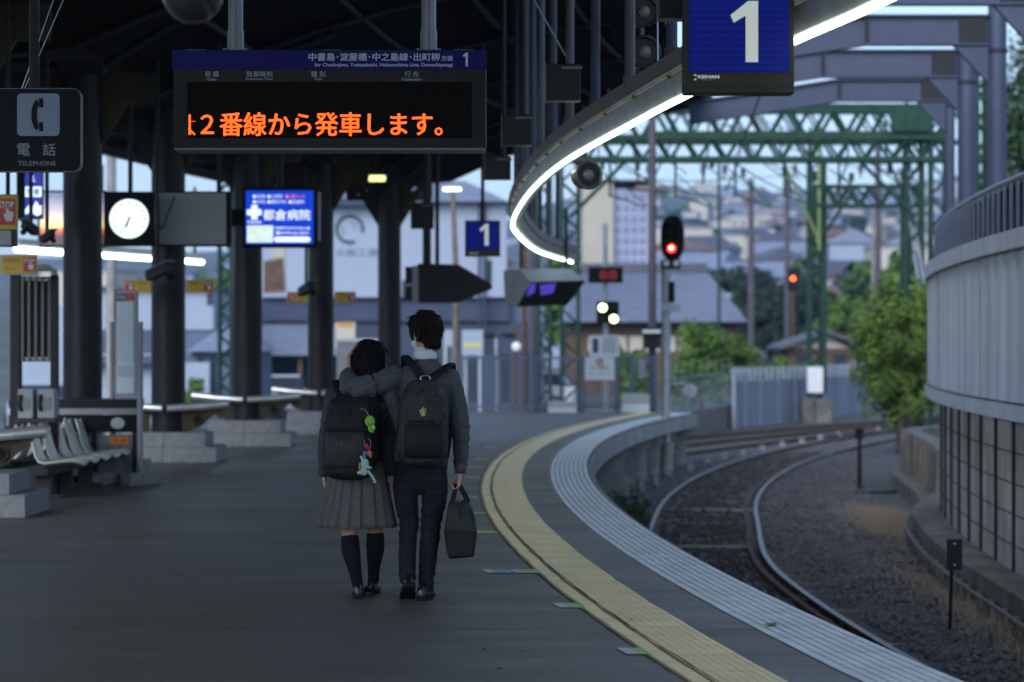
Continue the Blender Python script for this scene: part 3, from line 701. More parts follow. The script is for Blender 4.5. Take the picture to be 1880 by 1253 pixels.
inn = []
for i in range(15):
    a = PI / 2 * .62 - PI * .62 * i / 14; inn.append((75 - 7.5 * math.cos(a) + .5, 211.5 - 24 * math.sin(a)))
o = [((x - 70.5) * k, (211 - y) * k) for x, y in hs_ + inn]
q = MB(); q.prism(o, L(70.5, 211, -.003), (1, 0, 0), (0, 0, 1), (0, -.001, 0))
q.bb(L(72, 181, -.0045), L(79.5, 197.5, -.003)); q.bb(L(72, 225, -.0045), L(79.5, 241.5, -.003)); q.build('handset', m_tel, p_)
m_telt = mat('telephone_lettering', (.22, .26, .30), .6, var=0)
text('lettering', '電', 23 * k, L(43.5, 286.5, -.001), m_telt, t, width=24 * k, bold=.012); text('lettering', '話', 23 * k, L(90.5, 286.5, -.001), m_telt, t, width=24 * k, bold=.012)
text('lettering', 'TELEPHONE', 8.5 * k, L(68, 304.5, -.001), m_telt, t, width=70 * k, bold=.006)
q = MB(); q.tube([L(37, 163, .04), L(95, 0, .04), L(140, -120, .04)], .0022, 5); q.tube([L(42, 163, .04), L(113, 0, .04), L(160, -120, .04)], .0022, 5); q.build('stay_wires', m_stain, t)
MB().tube([L(60, 163, .05), L(60, -700, .05)], .03, 10).build('hanger_pipe', m_raft, t)
# --- yellow emergency signs
m_ey = mat('warning_yellow', (.50, .34, .025), .5, var=.08); m_er = mat('warning_red', (.45, .035, .03), .5, var=.05); m_ew = mat('warning_white', (.6, .6, .58), .5, var=0)
m_ey2 = mat('warning_yellow_text', (.40, .16, .02), .5, var=0)
def stop_sign(px0, px1, py0, py1, D, red_right, label):
    k = D / F; w, h = (px1 - px0) * k, (py1 - py0) * k
    t = thing('emergency_sign', label, 'emergency sign', P((px0 + px1) / 2, (py0 + py1) / 2, D), 0, 'yellow emergency stop signs')
    MB().box((0, .02, 0), (w, .04, h)).build('panel', m_ey, t, bevel=.006)
    rw = min(h * .66, w * .32); rx = (w / 2 - rw * .62) * (1 if red_right else -1)
    r = MB().box((rx, -.003, 0), (rw, .004, h * .74)).build('red_square', m_er, t)
    text('lettering', 'STOP', h * .20, (rx, -.0055, h * .10), m_ew, r, width=rw * .86, bold=.03)
    q = MB(); q.prism([(-.10, -.42), (.16, -.42), (.24, -.16), (.22, .02), (.02, .02), (.02, .22), (-.05, .26), (-.10, .2), (-.10, -.12), (-.2, -.05), (-.22, -.14)], (rx + rw * .12, -.0055, 0), (h * .62, 0, 0), (0, 0, h * .62), (0, -.001, 0)); q.build('hand_symbol', m_ew, r)
    tx = -rw * .62 if red_right else rw * .62
    text('lettering', '非常停止', h * .27, (tx, -.0005, h * .08), m_ey2, t, width=w * .46, bold=.03)
    text('lettering', 'ボタン', h * .2, (tx, -.0005, -h * .32), m_ey2, t, width=w * .34, bold=.02)
    return t
t = stop_sign(-72, 32, 357, 422, 20.0, True, 'yellow and red stop-button sign cut by the left edge, nearest of the yellow signs')
MB().tube([(0, .05, .1), (0, .05, 3.0)], .03, 8).build('hanger_pipe', m_raft, t)
t = stop_sign(1, 67, 468, 504, 24.6, True, 'yellow stop-button sign on top of the slatted telephone stand')
t = stop_sign(228.5, 277, 513.5, 538, 31.6, False, 'yellow stop-button sign above the timetable post, left of its column')
t = stop_sign(342, 392, 513.5, 538, 31.6, True, 'yellow stop-button sign right of the column behind the timetable post')
t = stop_sign(527, 565, 536, 555, 41.2, False, 'yellow stop-button sign left of the column beside the girl')
t = stop_sign(614, 653, 536, 555, 41.2, True, 'yellow stop-button sign above the girl, right of its column')
# --- clock
D = 30.6; k = D / F; t = thing('station_clock', 'round lit white clock in a square black box showing 6.35', 'clock', P(237, 402, D))
MB().box((0, .1, 0), (90 * k, .2, 100 * k)).build('case', m_blk2, t, bevel=.01)
m_cf = mat('clock_face', (.8, .85, .8), .5, var=0, emit=.85, ecol=(.80, 1.0, .90))
f = MB().disc((0, -.003, 0), 36 * k, .003, k=48).build('face', m_cf, t)
m_hand = mat('clock_hand', (.02, .06, .05), .5, var=0); m_tick = mat('clock_tick', (.2, .3, .26), .5, var=0, emit=.2, ecol=(.8, 1, .9))
def hand(ang, r0, r1, w, nm):
    d_ = Vector((math.sin(ang), 0, math.cos(ang))); n_ = Vector((math.cos(ang), 0, -math.sin(ang)))
    MB().add([d_ * r0 - n_ * w + Vector((0, -.006, 0)), d_ * r1 - n_ * w * .6 + Vector((0, -.006, 0)), d_ * r1 + n_ * w * .6 + Vector((0, -.006, 0)), d_ * r0 + n_ * w + Vector((0, -.006, 0))], [(0, 1, 2, 3), (3, 2, 1, 0)]).build(nm, m_hand, f)
hand(math.radians(197.5), -.03, 17 * k, .013, 'hour_hand'); hand(math.radians(207), -.03, 27 * k, .008, 'minute_hand')
q = MB()
for i in range(12):
    a = PI / 6 * i; q.box((math.sin(a) * 29 * k, -.0045, math.cos(a) * 29 * k), (.02, .003, .045), Matrix.Rotation(a, 3, 'Y'))
qo = q.build('hour_marks', m_tick, f); qo['kind'] = 'stuff'
MB().tube([(0, .1, .3), (0, .1, 2.6)], .03, 8).build('hanger_pipe', m_raft, t)
# --- blank board
D = 31.0; k = D / F; t = thing('blank_board', 'blank grey back of a hanging light box right of the clock', 'board', P(357, 402, D))
MB().box((0, .08, 0), (132 * k, .16, 101 * k)).build('frame', m_blk2, t); MB().box((-.02, -.004, 0), (122 * k, .006, 94 * k)).build('panel', mat('grey_board', (.36, .36, .39), .6, var=.06, scale=1), t)
MB().tube([(.3, .08, .3), (.3, .08, 2.6)], .03, 8).build('hanger_pipe', m_raft, t)
q = MB(); q.tube([P(320, 361, 30.6) - t.location, P(300, 418, 30.4) - t.location], .012, 6); q.build('stay_rod', m_blk, t)
t2 = thing('hanging_pole', 'thin dark camera pole hanging between the clock and the blank board', 'pole', P(288, 450, 30.5))
MB().tube([(0, 0, -.35), (0, 0, 3.0)], .03, 8).build('pole', m_raft, t2); MB().box((0, 0, .22), (.12, .05, .05)).build('clamp', m_raft, t2)
# --- hospital light box
D = 33.5; k = D / F; t = thing('hospital_light_box', 'bright blue lit hospital advertisement with white cross and map', 'light box', P(513.5, 399.5, D))
L = lambda px, py, dy=0: P(px, py, D) + Vector((0, dy, 0)) - t.location
MB().box((0, .09, 0), (137 * k, .18, 111 * k)).build('case', m_blk2, t, bevel=.01)
m_hb = mat('lit_blue', (.01, .05, .6), .5, var=0, emit=.75, ecol=(.003, .040, .50)); m_hw = mat('lit_white', (.9, .9, .9), .5, var=0, emit=.72, ecol=(.84, .95, 1)); m_hr = mat('lit_red', (.9, .3, .2), .5, var=0, emit=.8, ecol=(1, .22, .14)); m_hm = mat('lit_map', (.8, .9, .8), .5, var=0, emit=.6, ecol=(.78, .95, .84))
f = MB().box((0, -.004, 0), (124 * k, .004, 98 * k)).build('lit_panel', m_hb, t)
text('lettering', '都倉病院', 20 * k, L(526.5, 405, -.0065), m_hw, f, width=87 * k, bold=.012)
text('lettering', '●内科', 7 * k, L(476, 364.5, -.0065), m_hw, f, width=24 * k, bold=.0); text('lettering', '●小児科', 7 * k, L(505, 364.5, -.0065), m_hw, f, width=28 * k, bold=.0); text('lettering', '●人間ドック', 7 * k, L(542, 364.5, -.0065), m_hr, f, width=35 * k, bold=.0)
text('lettering', '●外科', 7 * k, L(476, 374.5, -.0065), m_hw, f, width=24 * k, bold=.0); text('lettering', '●整形外科', 7 * k, L(508.5, 374.5, -.0065), m_hw, f, width=35 * k, bold=.0); text('lettering', '●皮膚科', 7 * k, L(544.5, 374.5, -.0065), m_hw, f, width=29 * k, bold=.0)
q = MB(); q.bb(L(461.5, 377, -.0085), L(473, 403.5, -.0065)); q.bb(L(453.5, 385, -.009), L(480.5, 395.5, -.0066)); q.build('white_cross', m_hw, f)
text('lettering', 'TOKURA', 5.5 * k, L(467, 411, -.0065), m_hw, f, width=27 * k, bold=.02)
mp = MB().bb(L(453.5, 414.5, -.0085), L(501.5, 445.5, -.0065)).build('map', m_hm, f)
m_road = mat('map_road', (.3, .6, .6), .5, var=0, emit=.6, ecol=(.4, .75, .75))
q = MB(); q.tube([L(459, 415.5, -.009), L(479, 443, -.009)], .008, 4, flat=.2); q.tube([L(456, 436, -.009), L(499, 426, -.009)], .004, 4, flat=.2); q.tube([L(488, 416, -.009), L(482, 444, -.009)], .004, 4, flat=.2); q.build('map_roads', m_road, mp)
text('lettering', '京都府宇治市宇治町山本', 5.5 * k, L(536.5, 422, -.0065), m_hw, f, width=65 * k, bold=.01)
text('lettering', '☎0774-22-4521', 6.5 * k, L(535.5, 431.5, -.0065), m_hw, f, width=62 * k, bold=.02)
MB().rrect(L(536.5, 440, -.0075), 67 * k, 10 * k, 5 * k, .002).build('white_bar', m_hw, f)
q = MB().tube([L(513, 345, .09), L(513, 60, .09)], .045, 8).build('hanger_pipe', m_raft, t)
MB().bb(L(424, 384, .04), L(446, 415, .1)).build('side_clamp', m_blk2, t)
q = MB(); q.tube([L(583.5, 352, .1), L(583.5, 442, .1)], .03, 8); q.build('side_rod', m_greym, t)
# --- sunset picture light box, blue poster light box
D = 35.5; k = D / F; t = thing('picture_light_box', 'lit picture of an orange sunset over dark hills behind the thick column', 'light box', P(132, 402, D))
MB().box((0, .09, 0), (122 * k, .18, 104 * k)).build('case', m_blk2, t)
m = bpy.data.materials.new('sunset_picture'); m.use_nodes = True; MATS['sunset_picture'] = m; n = m.node_tree.nodes; l = m.node_tree.links; bs = n['Principled BSDF']
tc = n.new('ShaderNodeTexCoord'); sp = n.new('ShaderNodeSeparateXYZ'); cr_ = n.new('ShaderNodeValToRGB'); l.new(tc.outputs['Generated'], sp.inputs[0]); nz = n.new('ShaderNodeTexNoise'); nz.inputs['Scale'].default_value = 4; l.new(tc.outputs['Generated'], nz.inputs['Vector'])
ma = n.new('ShaderNodeMath'); ma.operation = 'MULTIPLY_ADD'; ma.inputs[1].default_value = .14; l.new(nz.outputs[0], ma.inputs[0]); l.new(sp.outputs[2], ma.inputs[2]); l.new(ma.outputs[0], cr_.inputs[0])
els = cr_.color_ramp.elements; els[0].position = .0; els[0].color = (.03, .01, .01, 1); els[1].position = 1; els[1].color = (.10, .14, .25, 1)
for ps, c in ((.22, (.05, .015, .012)), (.34, (.55, .10, .04)), (.43, (1.0, .75, .25)), (.55, (.85, .62, .45)), (.78, (.35, .33, .42))):
    e = els.new(ps); e.color = (*c, 1)
l.new(cr_.outputs[0], bs.inputs['Emission Color']); bs.inputs['Emission Strength'].default_value = 1.2; bs.inputs['Base Color'].default_value = (.1, .1, .1, 1)
MB().box((0, -.004, 0), (116 * k, .004, 96 * k)).build('picture', m, t); MB().tube([(0, .09, .3), (0, .09, 2.4)], .04, 8).build('hanger_pipe', m_raft, t)
D = 27; k = D / F; t = thing('poster_light_box', 'narrow lit blue and white poster box under the telephone sign', 'light box', P(60, 356, D))
MB().box((-.04, .06, 0), (46 * k, .12, 92 * k)).build('case', m_blk2, t); L = lambda px, py, dy=0: P(px, py, D) + Vector((0, dy, 0)) - t.location
m_pb = mat('poster_blue', (.02, .03, .3), .5, var=0, emit=.3, ecol=(.06, .07, .7)); m_pw = mat('poster_white', (.7, .8, .9), .5, var=0, emit=.8, ecol=(.7, .85, 1))
f = MB().bb(L(46, 314, -.004), L(77, 399, -.0005)).build('lit_panel', m_pb, t); MB().bb(L(46.5, 343, -.0065), L(76.5, 362, -.0045)).build('white_field', m_pw, f)
q = MB(); q.prism([(0, 0), (8, 10), (14, 4), (20, 16), (26, 6), (30, 8), (30, -8), (22, -12), (10, -5), (0, -9)], L(46.5, 385, -.0045), (k, 0, 0), (0, 0, k), (0, -.002, 0)); q.build('white_shape', m_pw, f)
text('lettering', '１', 11 * k, L(61, 334, -.0045), m_pw, f, bold=.02); text('lettering', '京 都', 12 * k, L(61, 358.5, -.007), m_pb, f, width=24 * k, bold=.02)
MB().tube([(0, .06, .2), (0, .06, 2.4)], .03, 8).build('hanger_pipe', m_raft, t)
t = thing('blank_board', 'dark grey hanging panel at the left edge below the near stop sign', 'board', P(-8, 437, 22)); MB().box((0, .05, 0), (.36, .1, .16)).build('case', m_blk, t); MB().box((-.02, -.004, 0), (.32, .006, .13)).build('panel', m_greym, t); MB().tube([(.1, .05, .08), (.1, .05, 2.4)], .02, 8).build('hanger_pipe', m_raft, t)
# --- cameras on poles
def cctv(px, py, D, label, rz, polex=None, s=1.0):
    t = thing('surveillance_camera', label, 'camera', P(px, py, D), rz, 'surveillance cameras under the canopy')
    MB().box((0, 0, 0), (.12 * s, .36 * s, .11 * s), Matrix.Rotation(math.radians(-18), 3, 'X')).build('housing', m_case, t, bevel=.01)
    MB().box((0, -.02, .075 * s), (.15 * s, .40 * s, .012), Matrix.Rotation(math.radians(-18), 3, 'X')).build('sun_shield', m_pole, t)
    MB().tube([(0, -.17 * s, -.055 * s), (0, -.21 * s, -.07 * s)], .045 * s, 12).build('lens', m_blk2, t)
    MB().tube([(0, .02, .06 * s), (0, .02, 1.9)], .022, 8).build('bracket', m_raft, t)
cctv(291, 500, 30.2, 'surveillance camera below the thin pole beside the blank board', math.radians(55))
cctv(563, 532, 38, 'surveillance camera hanging right below the hospital light box', math.radians(35))
cctv(88, 436, 26, 'surveillance camera in front of the sunset picture', math.radians(40), s=.6)
cctv(55, 420, 26, 'surveillance camera under the narrow blue poster box', math.radians(-20), s=.7)
# --- dome camera cut by the top edge
D = 9.0; t = thing('dome_camera', 'glossy round dome camera cut by the top edge', 'camera', P(354, -12, D))
MB().ell((0, 0, 0), (.112, .112, .112), 32, 18).build('dome', mat('dome_glass', (.03, .035, .04), .08, var=0, spec=.8), t, smooth=80)
q = MB(); q.ring_tube((0, 0, .02), .118, .012, 'z'); q.build('rim', m_greym, t, smooth=60); MB().tube([(0, 0, .02), (0, 0, .5)], .13, 24).build('mount', m_blk, t, smooth=50)
# --- backs of displays hanging from the pipes
def dark_box(px0, px1, py0, py1, D, label, pole=True, px=None):
    k = D / F; w, h = (px1 - px0) * k, (py1 - py0) * k
    t = thing('hanging_display', label, 'display', P((px0 + px1) / 2, (py0 + py1) / 2, D), 0, 'dark display boxes hanging by the light beam')
    MB().box((0, .08, 0), (w, .16, h)).build('case', m_case, t, bevel=.008); MB().box((-w / 2 - .004, .08, 0), (.008, .165, h + .01)).build('edge_trim', m_brown, t)
    MB().box((w * .25, -.012, h * .38), (w * .6, .02, .02)).build('bracket', m_brown, t)
    if pole: MB().tube([(w * .2 if px is None else px, .08, h / 2), (w * .2 if px is None else px, .08, h / 2 + 3)], .03, 8).build('hanger_pipe', m_raft, t)
dark_box(1003, 1066, 117, 185, 18.0, 'dark square display back among the hanger pipes, highest of them', False)
dark_box(922, 976, 210, 267, 22.0, 'dark square display back beside the right end of the departure board')
dark_box(890, 938, 288, 330, 27.0, 'small dark display back below the departure board corner')
dark_box(755, 796, 372, 420, 36.0, 'dark display back hanging above the boy')
# wide wedge-shaped housing above the boy
D = 40.0; t = thing('monitor_housing', 'dark wedge-shaped monitor housing pointing right above the boy', 'monitor', P(825, 520, D)); L = lambda px, py, dy=0: P(px, py, D) + Vector((0, dy, 0)) - t.location
o = [(767, 484), (842, 486), (903, 522), (903, 530), (838, 556), (770, 556)]
MB().prism([((x - 825) * D / F, (520 - y) * D / F) for x, y in o], (0, 0, 0), (1, 0, 0), (0, 0, 1), (0, .5, 0)).build('housing', m_case, t)
for a_, b_ in (((744, 490), (757, 520)), ((744, 526), (757, 552)), ((757, 488), (768, 554))): MB().bb(L(*a_), L(*b_, .4)).build('side_module', m_greym if a_[0] > 750 else m_blk, t)
MB().tube([L(783, 484, .2), L(783, 100, .2)], .07, 10).build('hanger_pipe', m_raft, t); MB().tube([L(802, 484, .2), L(802, 100, .2)], .035, 10).build('hanger_pipe', m_raft, t)

# monitor cluster with screens under a pale hood
D = 43.0; t = thing('monitor_housing', 'pale hooded monitor cluster with purple screens above the platform end', 'monitor', P(1000, 528, D)); L = lambda px, py, dy=0: P(px, py, D) + Vector((0, dy, 0)) - t.location
k = D / F
def pr(o, y0, th): return MB().prism([((x - 1000) * k, (528 - y) * k) for x, y in o], (0, y0, 0), (1, 0, 0), (0, 0, 1), (0, th, 0))
pr([(924, 497), (950, 495), (973, 520), (948, 563), (927, 560)], 0, .5).build('side_panel', m_greym, t)
pr([(951, 494), (1048, 494), (1075, 515), (974, 518)], 0, .5).build('hood', mat('hood_white', (.50, .54, .62), .5, var=.08), t)
pr([(974.5, 519), (1075, 516), (1042, 560), (949, 563)], .0, .5).build('screen_housing', m_blk2, t)
m_ps = mat('purple_screen', (.03, .02, .2), .4, var=0, emit=.35, ecol=(.10, .06, .75))
pr([(973, 522), (984, 520), (981, 538), (966, 545)], -.006, .004).build('screen', m_ps, t); pr([(991, 524), (1021, 520), (1016, 538), (993, 543)], -.006, .004).build('screen', m_ps, t)
m = MB(); m.tube([L(957, 494, .25), L(957, 300, .25)], .03, 8); m.build('hanger_pipe', m_raft, t); MB().tube([L(1040, 494, .25), L(1040, 380, .25)], .03, 8).build('hanger_pipe', m_raft, t)
# round camera / floodlight on the beam and the round loudspeakers
def round_lamp(px, py, r, D, label, rz=0.3, m1=None):
    k = D / F; R = r * k; t = thing('floodlight', label, 'floodlight', P(px, py, D), rz, 'round lamps by the light beam'); m1 = m1 or mat('lamp_bronze', (.12, .105, .08), .35, .5, var=.15)
    q = MB(); q.tube([(0, 0, 0), (0, .02, 0), (0, R * 1.2, 0), (0, R * 1.9, 0)], [R, R, R * .9, R * .5], 28); q.build('housing', m1, t, smooth=50)
    q = MB(); q.ring_tube((0, -.008, 0), R * .93, R * .12, 'y', 32, 8); q.build('rim', m1, t, smooth=60)
    MB().disc((0, -.006, 0), R * .82, .004).build('lens', m_blk, t); q = MB(); q.ell((0, -.01, 0), (R * .42, R * .2, R * .42)); q.build('bulb', mat('lamp_bulb', (.16, .15, .11), .2, var=0), t, smooth=80)
    q = MB(); q.tube([(0, .08, R * .9), (0, .08, R * .9 + .12), (-.05, .1, R + .25)], .018, 8); q.build('bracket', m_brown, t)
round_lamp(1080, 322, 26, 20.5, 'bronze floodlight hanging just under the curving light beam')
m_dk = mat('lamp_dark', (.03, .033, .036), .3, .5, var=.2)
round_lamp(1182, 22, 28, 18.5, 'dark round loudspeaker cut by the top edge beside the pipes', .2, m_dk)
round_lamp(1183, 96, 30, 19.2, 'dark round loudspeaker between pipes, below the topmost one', .2, m_dk)
round_lamp(1190, 160, 24, 20.5, 'dark round loudspeaker just above the light beam', .2, m_dk)
round_lamp(1232, 170, 26, 30, 'small dark round lamp left of the blue number sign bottom', .2, m_dk)
# yellow-green canopy lamp, lamp post outside
D = 44.5; t = thing('canopy_lamp', 'short yellow-green tube lamp under the far canopy end', 'lamp', P(688, 328, D)); MB().tube([(-.19, 0, 0), (.19, 0, 0)], .055, 10).build('tube_light', mat('warm_tube', (.8, .9, .4), .5, var=0, emit=1.3, ecol=(.85, .95, .32)), t); MB().box((0, .03, .09), (.5, .12, .05)).build('fitting', m_blk, t); MB().tube([(0, .03, .1), (0, .03, 2.0)], .02, 6).build('hanger_pipe', m_raft, t)
D = 58; t = thing('lamp_post', 'tall lamp post with one glowing flat head beyond the platform', 'street lamp', P(837, 660, D)); t.location.z = G; L = lambda px, py, dy=0: P(px, py, D) + Vector((0, dy, 0)) - t.location
MB().tube([(0, 0, 0), L(837, 500), L(831, 352)], [.085, .07, .055], 12).build('pole', m_brown, t, smooth=50)
MB().box(L(830, 348, 0), (.42, .18, .06)).build('glowing_head', mat('lamp_glow', (.9, 1, .9), .5, var=0, emit=3, ecol=(.85, 1, .8)), t, bevel=.02); MB().box(L(830, 343.5), (.44, .2, .05)).build('head_cover', m_greym, t)
# ================================================================ FURNITURE, RAILWAY GEAR, TOWN
# --- seat bench: cream shells on a dark beam, two rows back to back
m_seat = mat('seat_plastic', (.66, .66, .58), .35, var=.08, scale=4); m_dbrown = mat('dark_brown_metal', (.045, .04, .042), .5, var=.2)
bench = thing('platform_bench', 'bench of cream plastic shell seats on dark brown legs beside the bins', 'bench', (-4.60, 24.3, 0), math.radians(-2))
def shell(x, y, s):      # seat facing +x*s
    prof = [(.0, .345), (.10, .365), (.24, .35), (.36, .335), (.41, .35), (.445, .40)]      # from front lip to the bend
    back = [(.465, .46), (.49, .56), (.52, .66), (.535, .70)]
    rings = []
    for i, (a, z) in enumerate(prof + back):
        w = .205 + (.012 if i < 5 else -.02 - .01 * (i - 5)); r = []
        for j in range(9):
            q = -1 + j / 4; r.append(Vector((x + s * (.22 - a), y + w * q, z + .035 * q * q)))
        rings.append(r)
    m = MB(); m.loft(rings, closed=False)
    o = m.build('seat', m_seat, bench, smooth=60); md = o.modifiers.new('t', 'SOLIDIFY'); md.thickness = .018
for k in range(6):
    shell(.12, .12 + k * .56, 1)
for k in range(6): shell(-.62, .12 + k * .56, -1)
MB().bb((-.28, -.1, .24), (.02, 3.1, .31)).build('beam', m_dbrown, bench); MB().bb((-.75, -.1, .24), (-.5, 3.1, .31)).build('beam', m_dbrown, bench)
for y in (.05, 1.0, 2.0, 2.95):
    m = MB(); m.bb((-.12, y - .03, .05), (.03, y + .03, .24)); m.bb((-.72, y - .03, .05), (-.5, y + .03, .24)); m.bb((-.8, y - .04, 0), (.12, y + .04, .05)); m.build('leg_frame', m_dbrown, bench, bevel=.004)
# --- recycling bins
t = thing('recycling_bins', 'long black framed bin unit with round holes and an orange label', 'bins', (-4.55, 27.1, 0), math.radians(3)); t.scale = (1, 1, .82)
MB().bb((-.92, -.25, .08), (.4, .25, .12)).build('floor_tray', m_blk, t)
for x in (-.92, -.48, -.04, .40): m = MB(); m.bb((x - .025, -.28, 0), (x + .025, .28, .93)); m.build('divider', m_blk, t)
MB().bb((-.95, -.29, .935), (.43, .29, 1.02)).build('top_rail', m_greym, t); MB().bb((-.96, -.30, .70), (.45, -.295, .93)).build('front_band', m_blk2, t); MB().bb((-.96, -.30, 1.021), (.45, .30, 1.14)).build('hood', m_blk, t)
for x in (-.70, -.26, .22): m = MB(); m.disc((x, -.3015, .82), .075, .001); m.build('round_hole', mat('hole_rim', (.4, .42, .44), .4, var=.1) if x > .1 else m_case, t); 
for x in (-.9, -.46, -.02): q = MB().bb((x + .03, -.285, .13), (x + .39, -.275, .66)).build('bin_panel', mat('bin_poster', (.14, .145, .16), .5, var=.55, scale=7), t)
MB().bb((.14, -.292, .535), (.34, -.286, .635)).build('orange_label', mat('orange_label', (.60, .17, .015), .5, var=.05), t); text('lettering', 'ゴミ箱', .03, (.24, -.2935, .57), m_crack, t, width=.13, bold=.01)
# --- timetable post
t = thing('timetable_post', 'narrow grey timetable post with a white schedule sheet', 'timetable', P(232, 893, 26.8), math.radians(-30)); t.location.z = 0
for s in (-1, 1):
    MB().tube([(s * .19, 0, .1), (s * .19, 0, 1.78)], .033, 12).build('post', m_greym, t, smooth=50); MB().box((s * .19, 0, .07), (.15, .5, .14)).build('foot', m_granite, t, bevel=.008)
MB().bb((-.152, -.015, .95), (.152, .02, 2.12)).build('board', m_greym, t); MB().bb((-.155, -.02, 1.80), (-.145, .03, 2.13)).build('edge_trim', m_blk, t)
f = MB().bb((-.12, -.022, 1.0), (.12, -.0155, 2.0)).build('schedule_sheet', mat('paper', (.58, .64, .66), .7, var=.05), t)
q = MB()
for i in range(22): q.bb((-.11, -.0245, 1.33 + i * .03), (.11, -.0225, 1.336 + i * .03))
for i in range(5): q.bb((-.11 + i * .055, -.0245, 1.33), (-.107 + i * .055, -.0225, 1.99))
q.build('printed_grid', m_txtd, f); MB().bb((-.12, -.0245, 2.01), (.02, -.0155, 2.09)).build('title_bar', m_bluegrey, t); MB().bb((.02, -.0246, 2.01), (.12, -.0156, 2.09)).build('title_bar', m_er, t); MB().bb((-.1, -.0246, 1.18), (.1, -.0226, 1.30)).build('notice', m_txtd, f)
text('lettering', '時刻表', .05, (-.05, -.0255, 2.025), m_ew, t, width=.12)
# --- telephone stand
t = thing('telephone_stand', 'dark stand with vertical slats and two grey public telephones', 'telephone stand', P(62, 905, 25.2)); t.location.z = 0; D = 25.2; L = lambda px, py, dy=0: P(px, py, D) + Vector((0, dy, 0)) - t.location
for x0, x1 in ((18, 37), (92, 105)): MB().bb(L(x0, 505), Vector((L(x1, 0).x, .12, 0))).build('post', m_blk, t, bevel=.01)
m = MB(); m.tube([L(20, 492, .06), L(88, 492, .06), L(97, 497, .06), L(99, 512, .06)], .035, 8); m.build('top_rail', m_greym, t)
for x in (41, 53, 65.5, 78, 90): MB().bb(L(x - 2.3, 508), L(x + 2.3, 662, .03)).build('slat', mat('slat_grey', (.13, .13, .13), .6, var=.1), t)
MB().bb(L(37, 658, .032), L(104, 665, .06)).build('cross_rail', m_greym, t); MB().bb(L(37, 508, .032), L(104, 514, .06)).build('cross_rail', m_greym, t); MB().bb(L(37.5, 515, .05), L(91.5, 657, .06)).build('back_panel', m_dbrown, t); MB().bb(L(34, 768, -.2), L(108, 774, .2)).build('shelf', m_dbrown, t)
for x0, x1, lab in ((37, 65, 'left'), (73, 104, 'right')):
    t2 = thing('public_telephone', 'grey public telephone on the %s side of the slatted stand' % lab, 'telephone', P((x0 + x1) / 2, 768, 25.1)); w = (x1 - x0) * D / F
    m = MB(); m.prism([(-.12, 0), (.12, 0), (.12, .22), (.02, .30), (-.12, .30)], (-w / 2, 0, 0), (0, 1, 0), (0, 0, 1), (w, 0, 0)); m.build('body', mat('phone_grey', (.26, .28, .30), .45, var=.08), t2, bevel=.01)
    m = MB(); m.tube([(-w * .3, -.13, .08), (-w * .36, -.15, .15), (-w * .3, -.13, .24)], [.022, .014, .022], 8); m.build('handset', m_case, t2, smooth=60); MB().box((w * .1, -.125, .15), (w * .35, .01, .12)).build('keypad', m_lip, t2)
# ---------------------------------------------------------------- signals
def lamp_m(nm, c, e): return mat(nm, c, .4, var=0, emit=e, ecol=c)
D = 50.7; k = D / F; t = thing('railway_signal', 'tall railway signal with an oval black head showing one red light', 'railway signal', P(1224, 865, D)); t.location.z = G; L = lambda px, py, dy=0: P(px, py, D) + Vector((0, dy, 0)) - t.location
m = MB(); m.tube([(0, 0, 0), L(1224, 476)], .078, 14); m.build('mast', m_galv, t, smooth=50); m = MB(); m.tube([L(1217, 780), L(1217, 480)], .03, 8); m.build('cable_pipe', m_brown, t); MB().tube([(0, 0, 0), L(1225, 812)], .13, 14).build('base_sleeve', m_conc, t, smooth=50)
o = []
for i in range(40):
    a = 2 * PI * i / 40; o.append((.245 * math.cos(a), .48 * math.copysign(abs(math.sin(a)) ** .62, math.sin(a)) * .98))
MB().prism(o, L(1234, 438, -.12), (1, 0, 0), (0, 0, 1), (0, .04, 0)).build('head_plate', m_blk2, t)
for i, py in enumerate((408, 424, 440, 457)):
    q = MB(); q.tube([L(1232, py, -.125), L(1232, py, -.33)], .10, 16, caps=False); q.build('lamp_hood', m_blk2, t); MB().disc(L(1232, py, -.13), .082, .006).build('lens', lamp_m('signal_red', (1, .02, .015), 4) if i == 3 else m_case, t)
MB().disc(L(1231.5, 456, -.145), .038, .004).build('bulb', lamp_m('signal_core', (1, .5, .3), 6), t)
MB().bb(L(1213, 478, -.1), L(1249, 495, .08)).build('junction_box', m_blk, t)
for px in (1223, 1241): MB().disc(L(px, 484, -.108), .06, .006).build('small_lamp', m_white, t)
MB().bb(L(1227, 518, -.1), L(1238, 556, .02)).build('relay_box', m_blk2, t); MB().bb(L(1213, 559, -.15), L(1249, 572, .1)).build('platform_step', m_galv, t); MB().tube([L(1232, 705), L(1260, 705)], .03, 8).build('arm', m_galv, t); MB().disc(L(1267, 717, -.05), .14, .05).build('round_plate', m_galv, t)
D = 54.3; k = D / F; t = thing('shunting_signal', 'square black shunting signal showing two pale yellow lights diagonally', 'railway signal', P(1113, 757, D)); t.location.z = 0; L = lambda px, py, dy=0: P(px, py, D) + Vector((0, dy, 0)) - t.location
MB().tube([(0, 0, 0), L(1111, 410)], .055, 10).build('mast', m_galv, t, smooth=50); MB().bb(L(1095, 554, -.14), L(1136, 594, -.06)).build('head', m_blk2, t, bevel=.03)
for px, py, on in ((1106, 565.5, 1), (1126, 565, 0), (1106, 586, 0), (1126.5, 586, 1)): MB().disc(L(px, py, -.152), .088 if on else .07, .008).build('lens', lamp_m('signal_white', (.95, 1, .45), 4) if on else m_case, t)
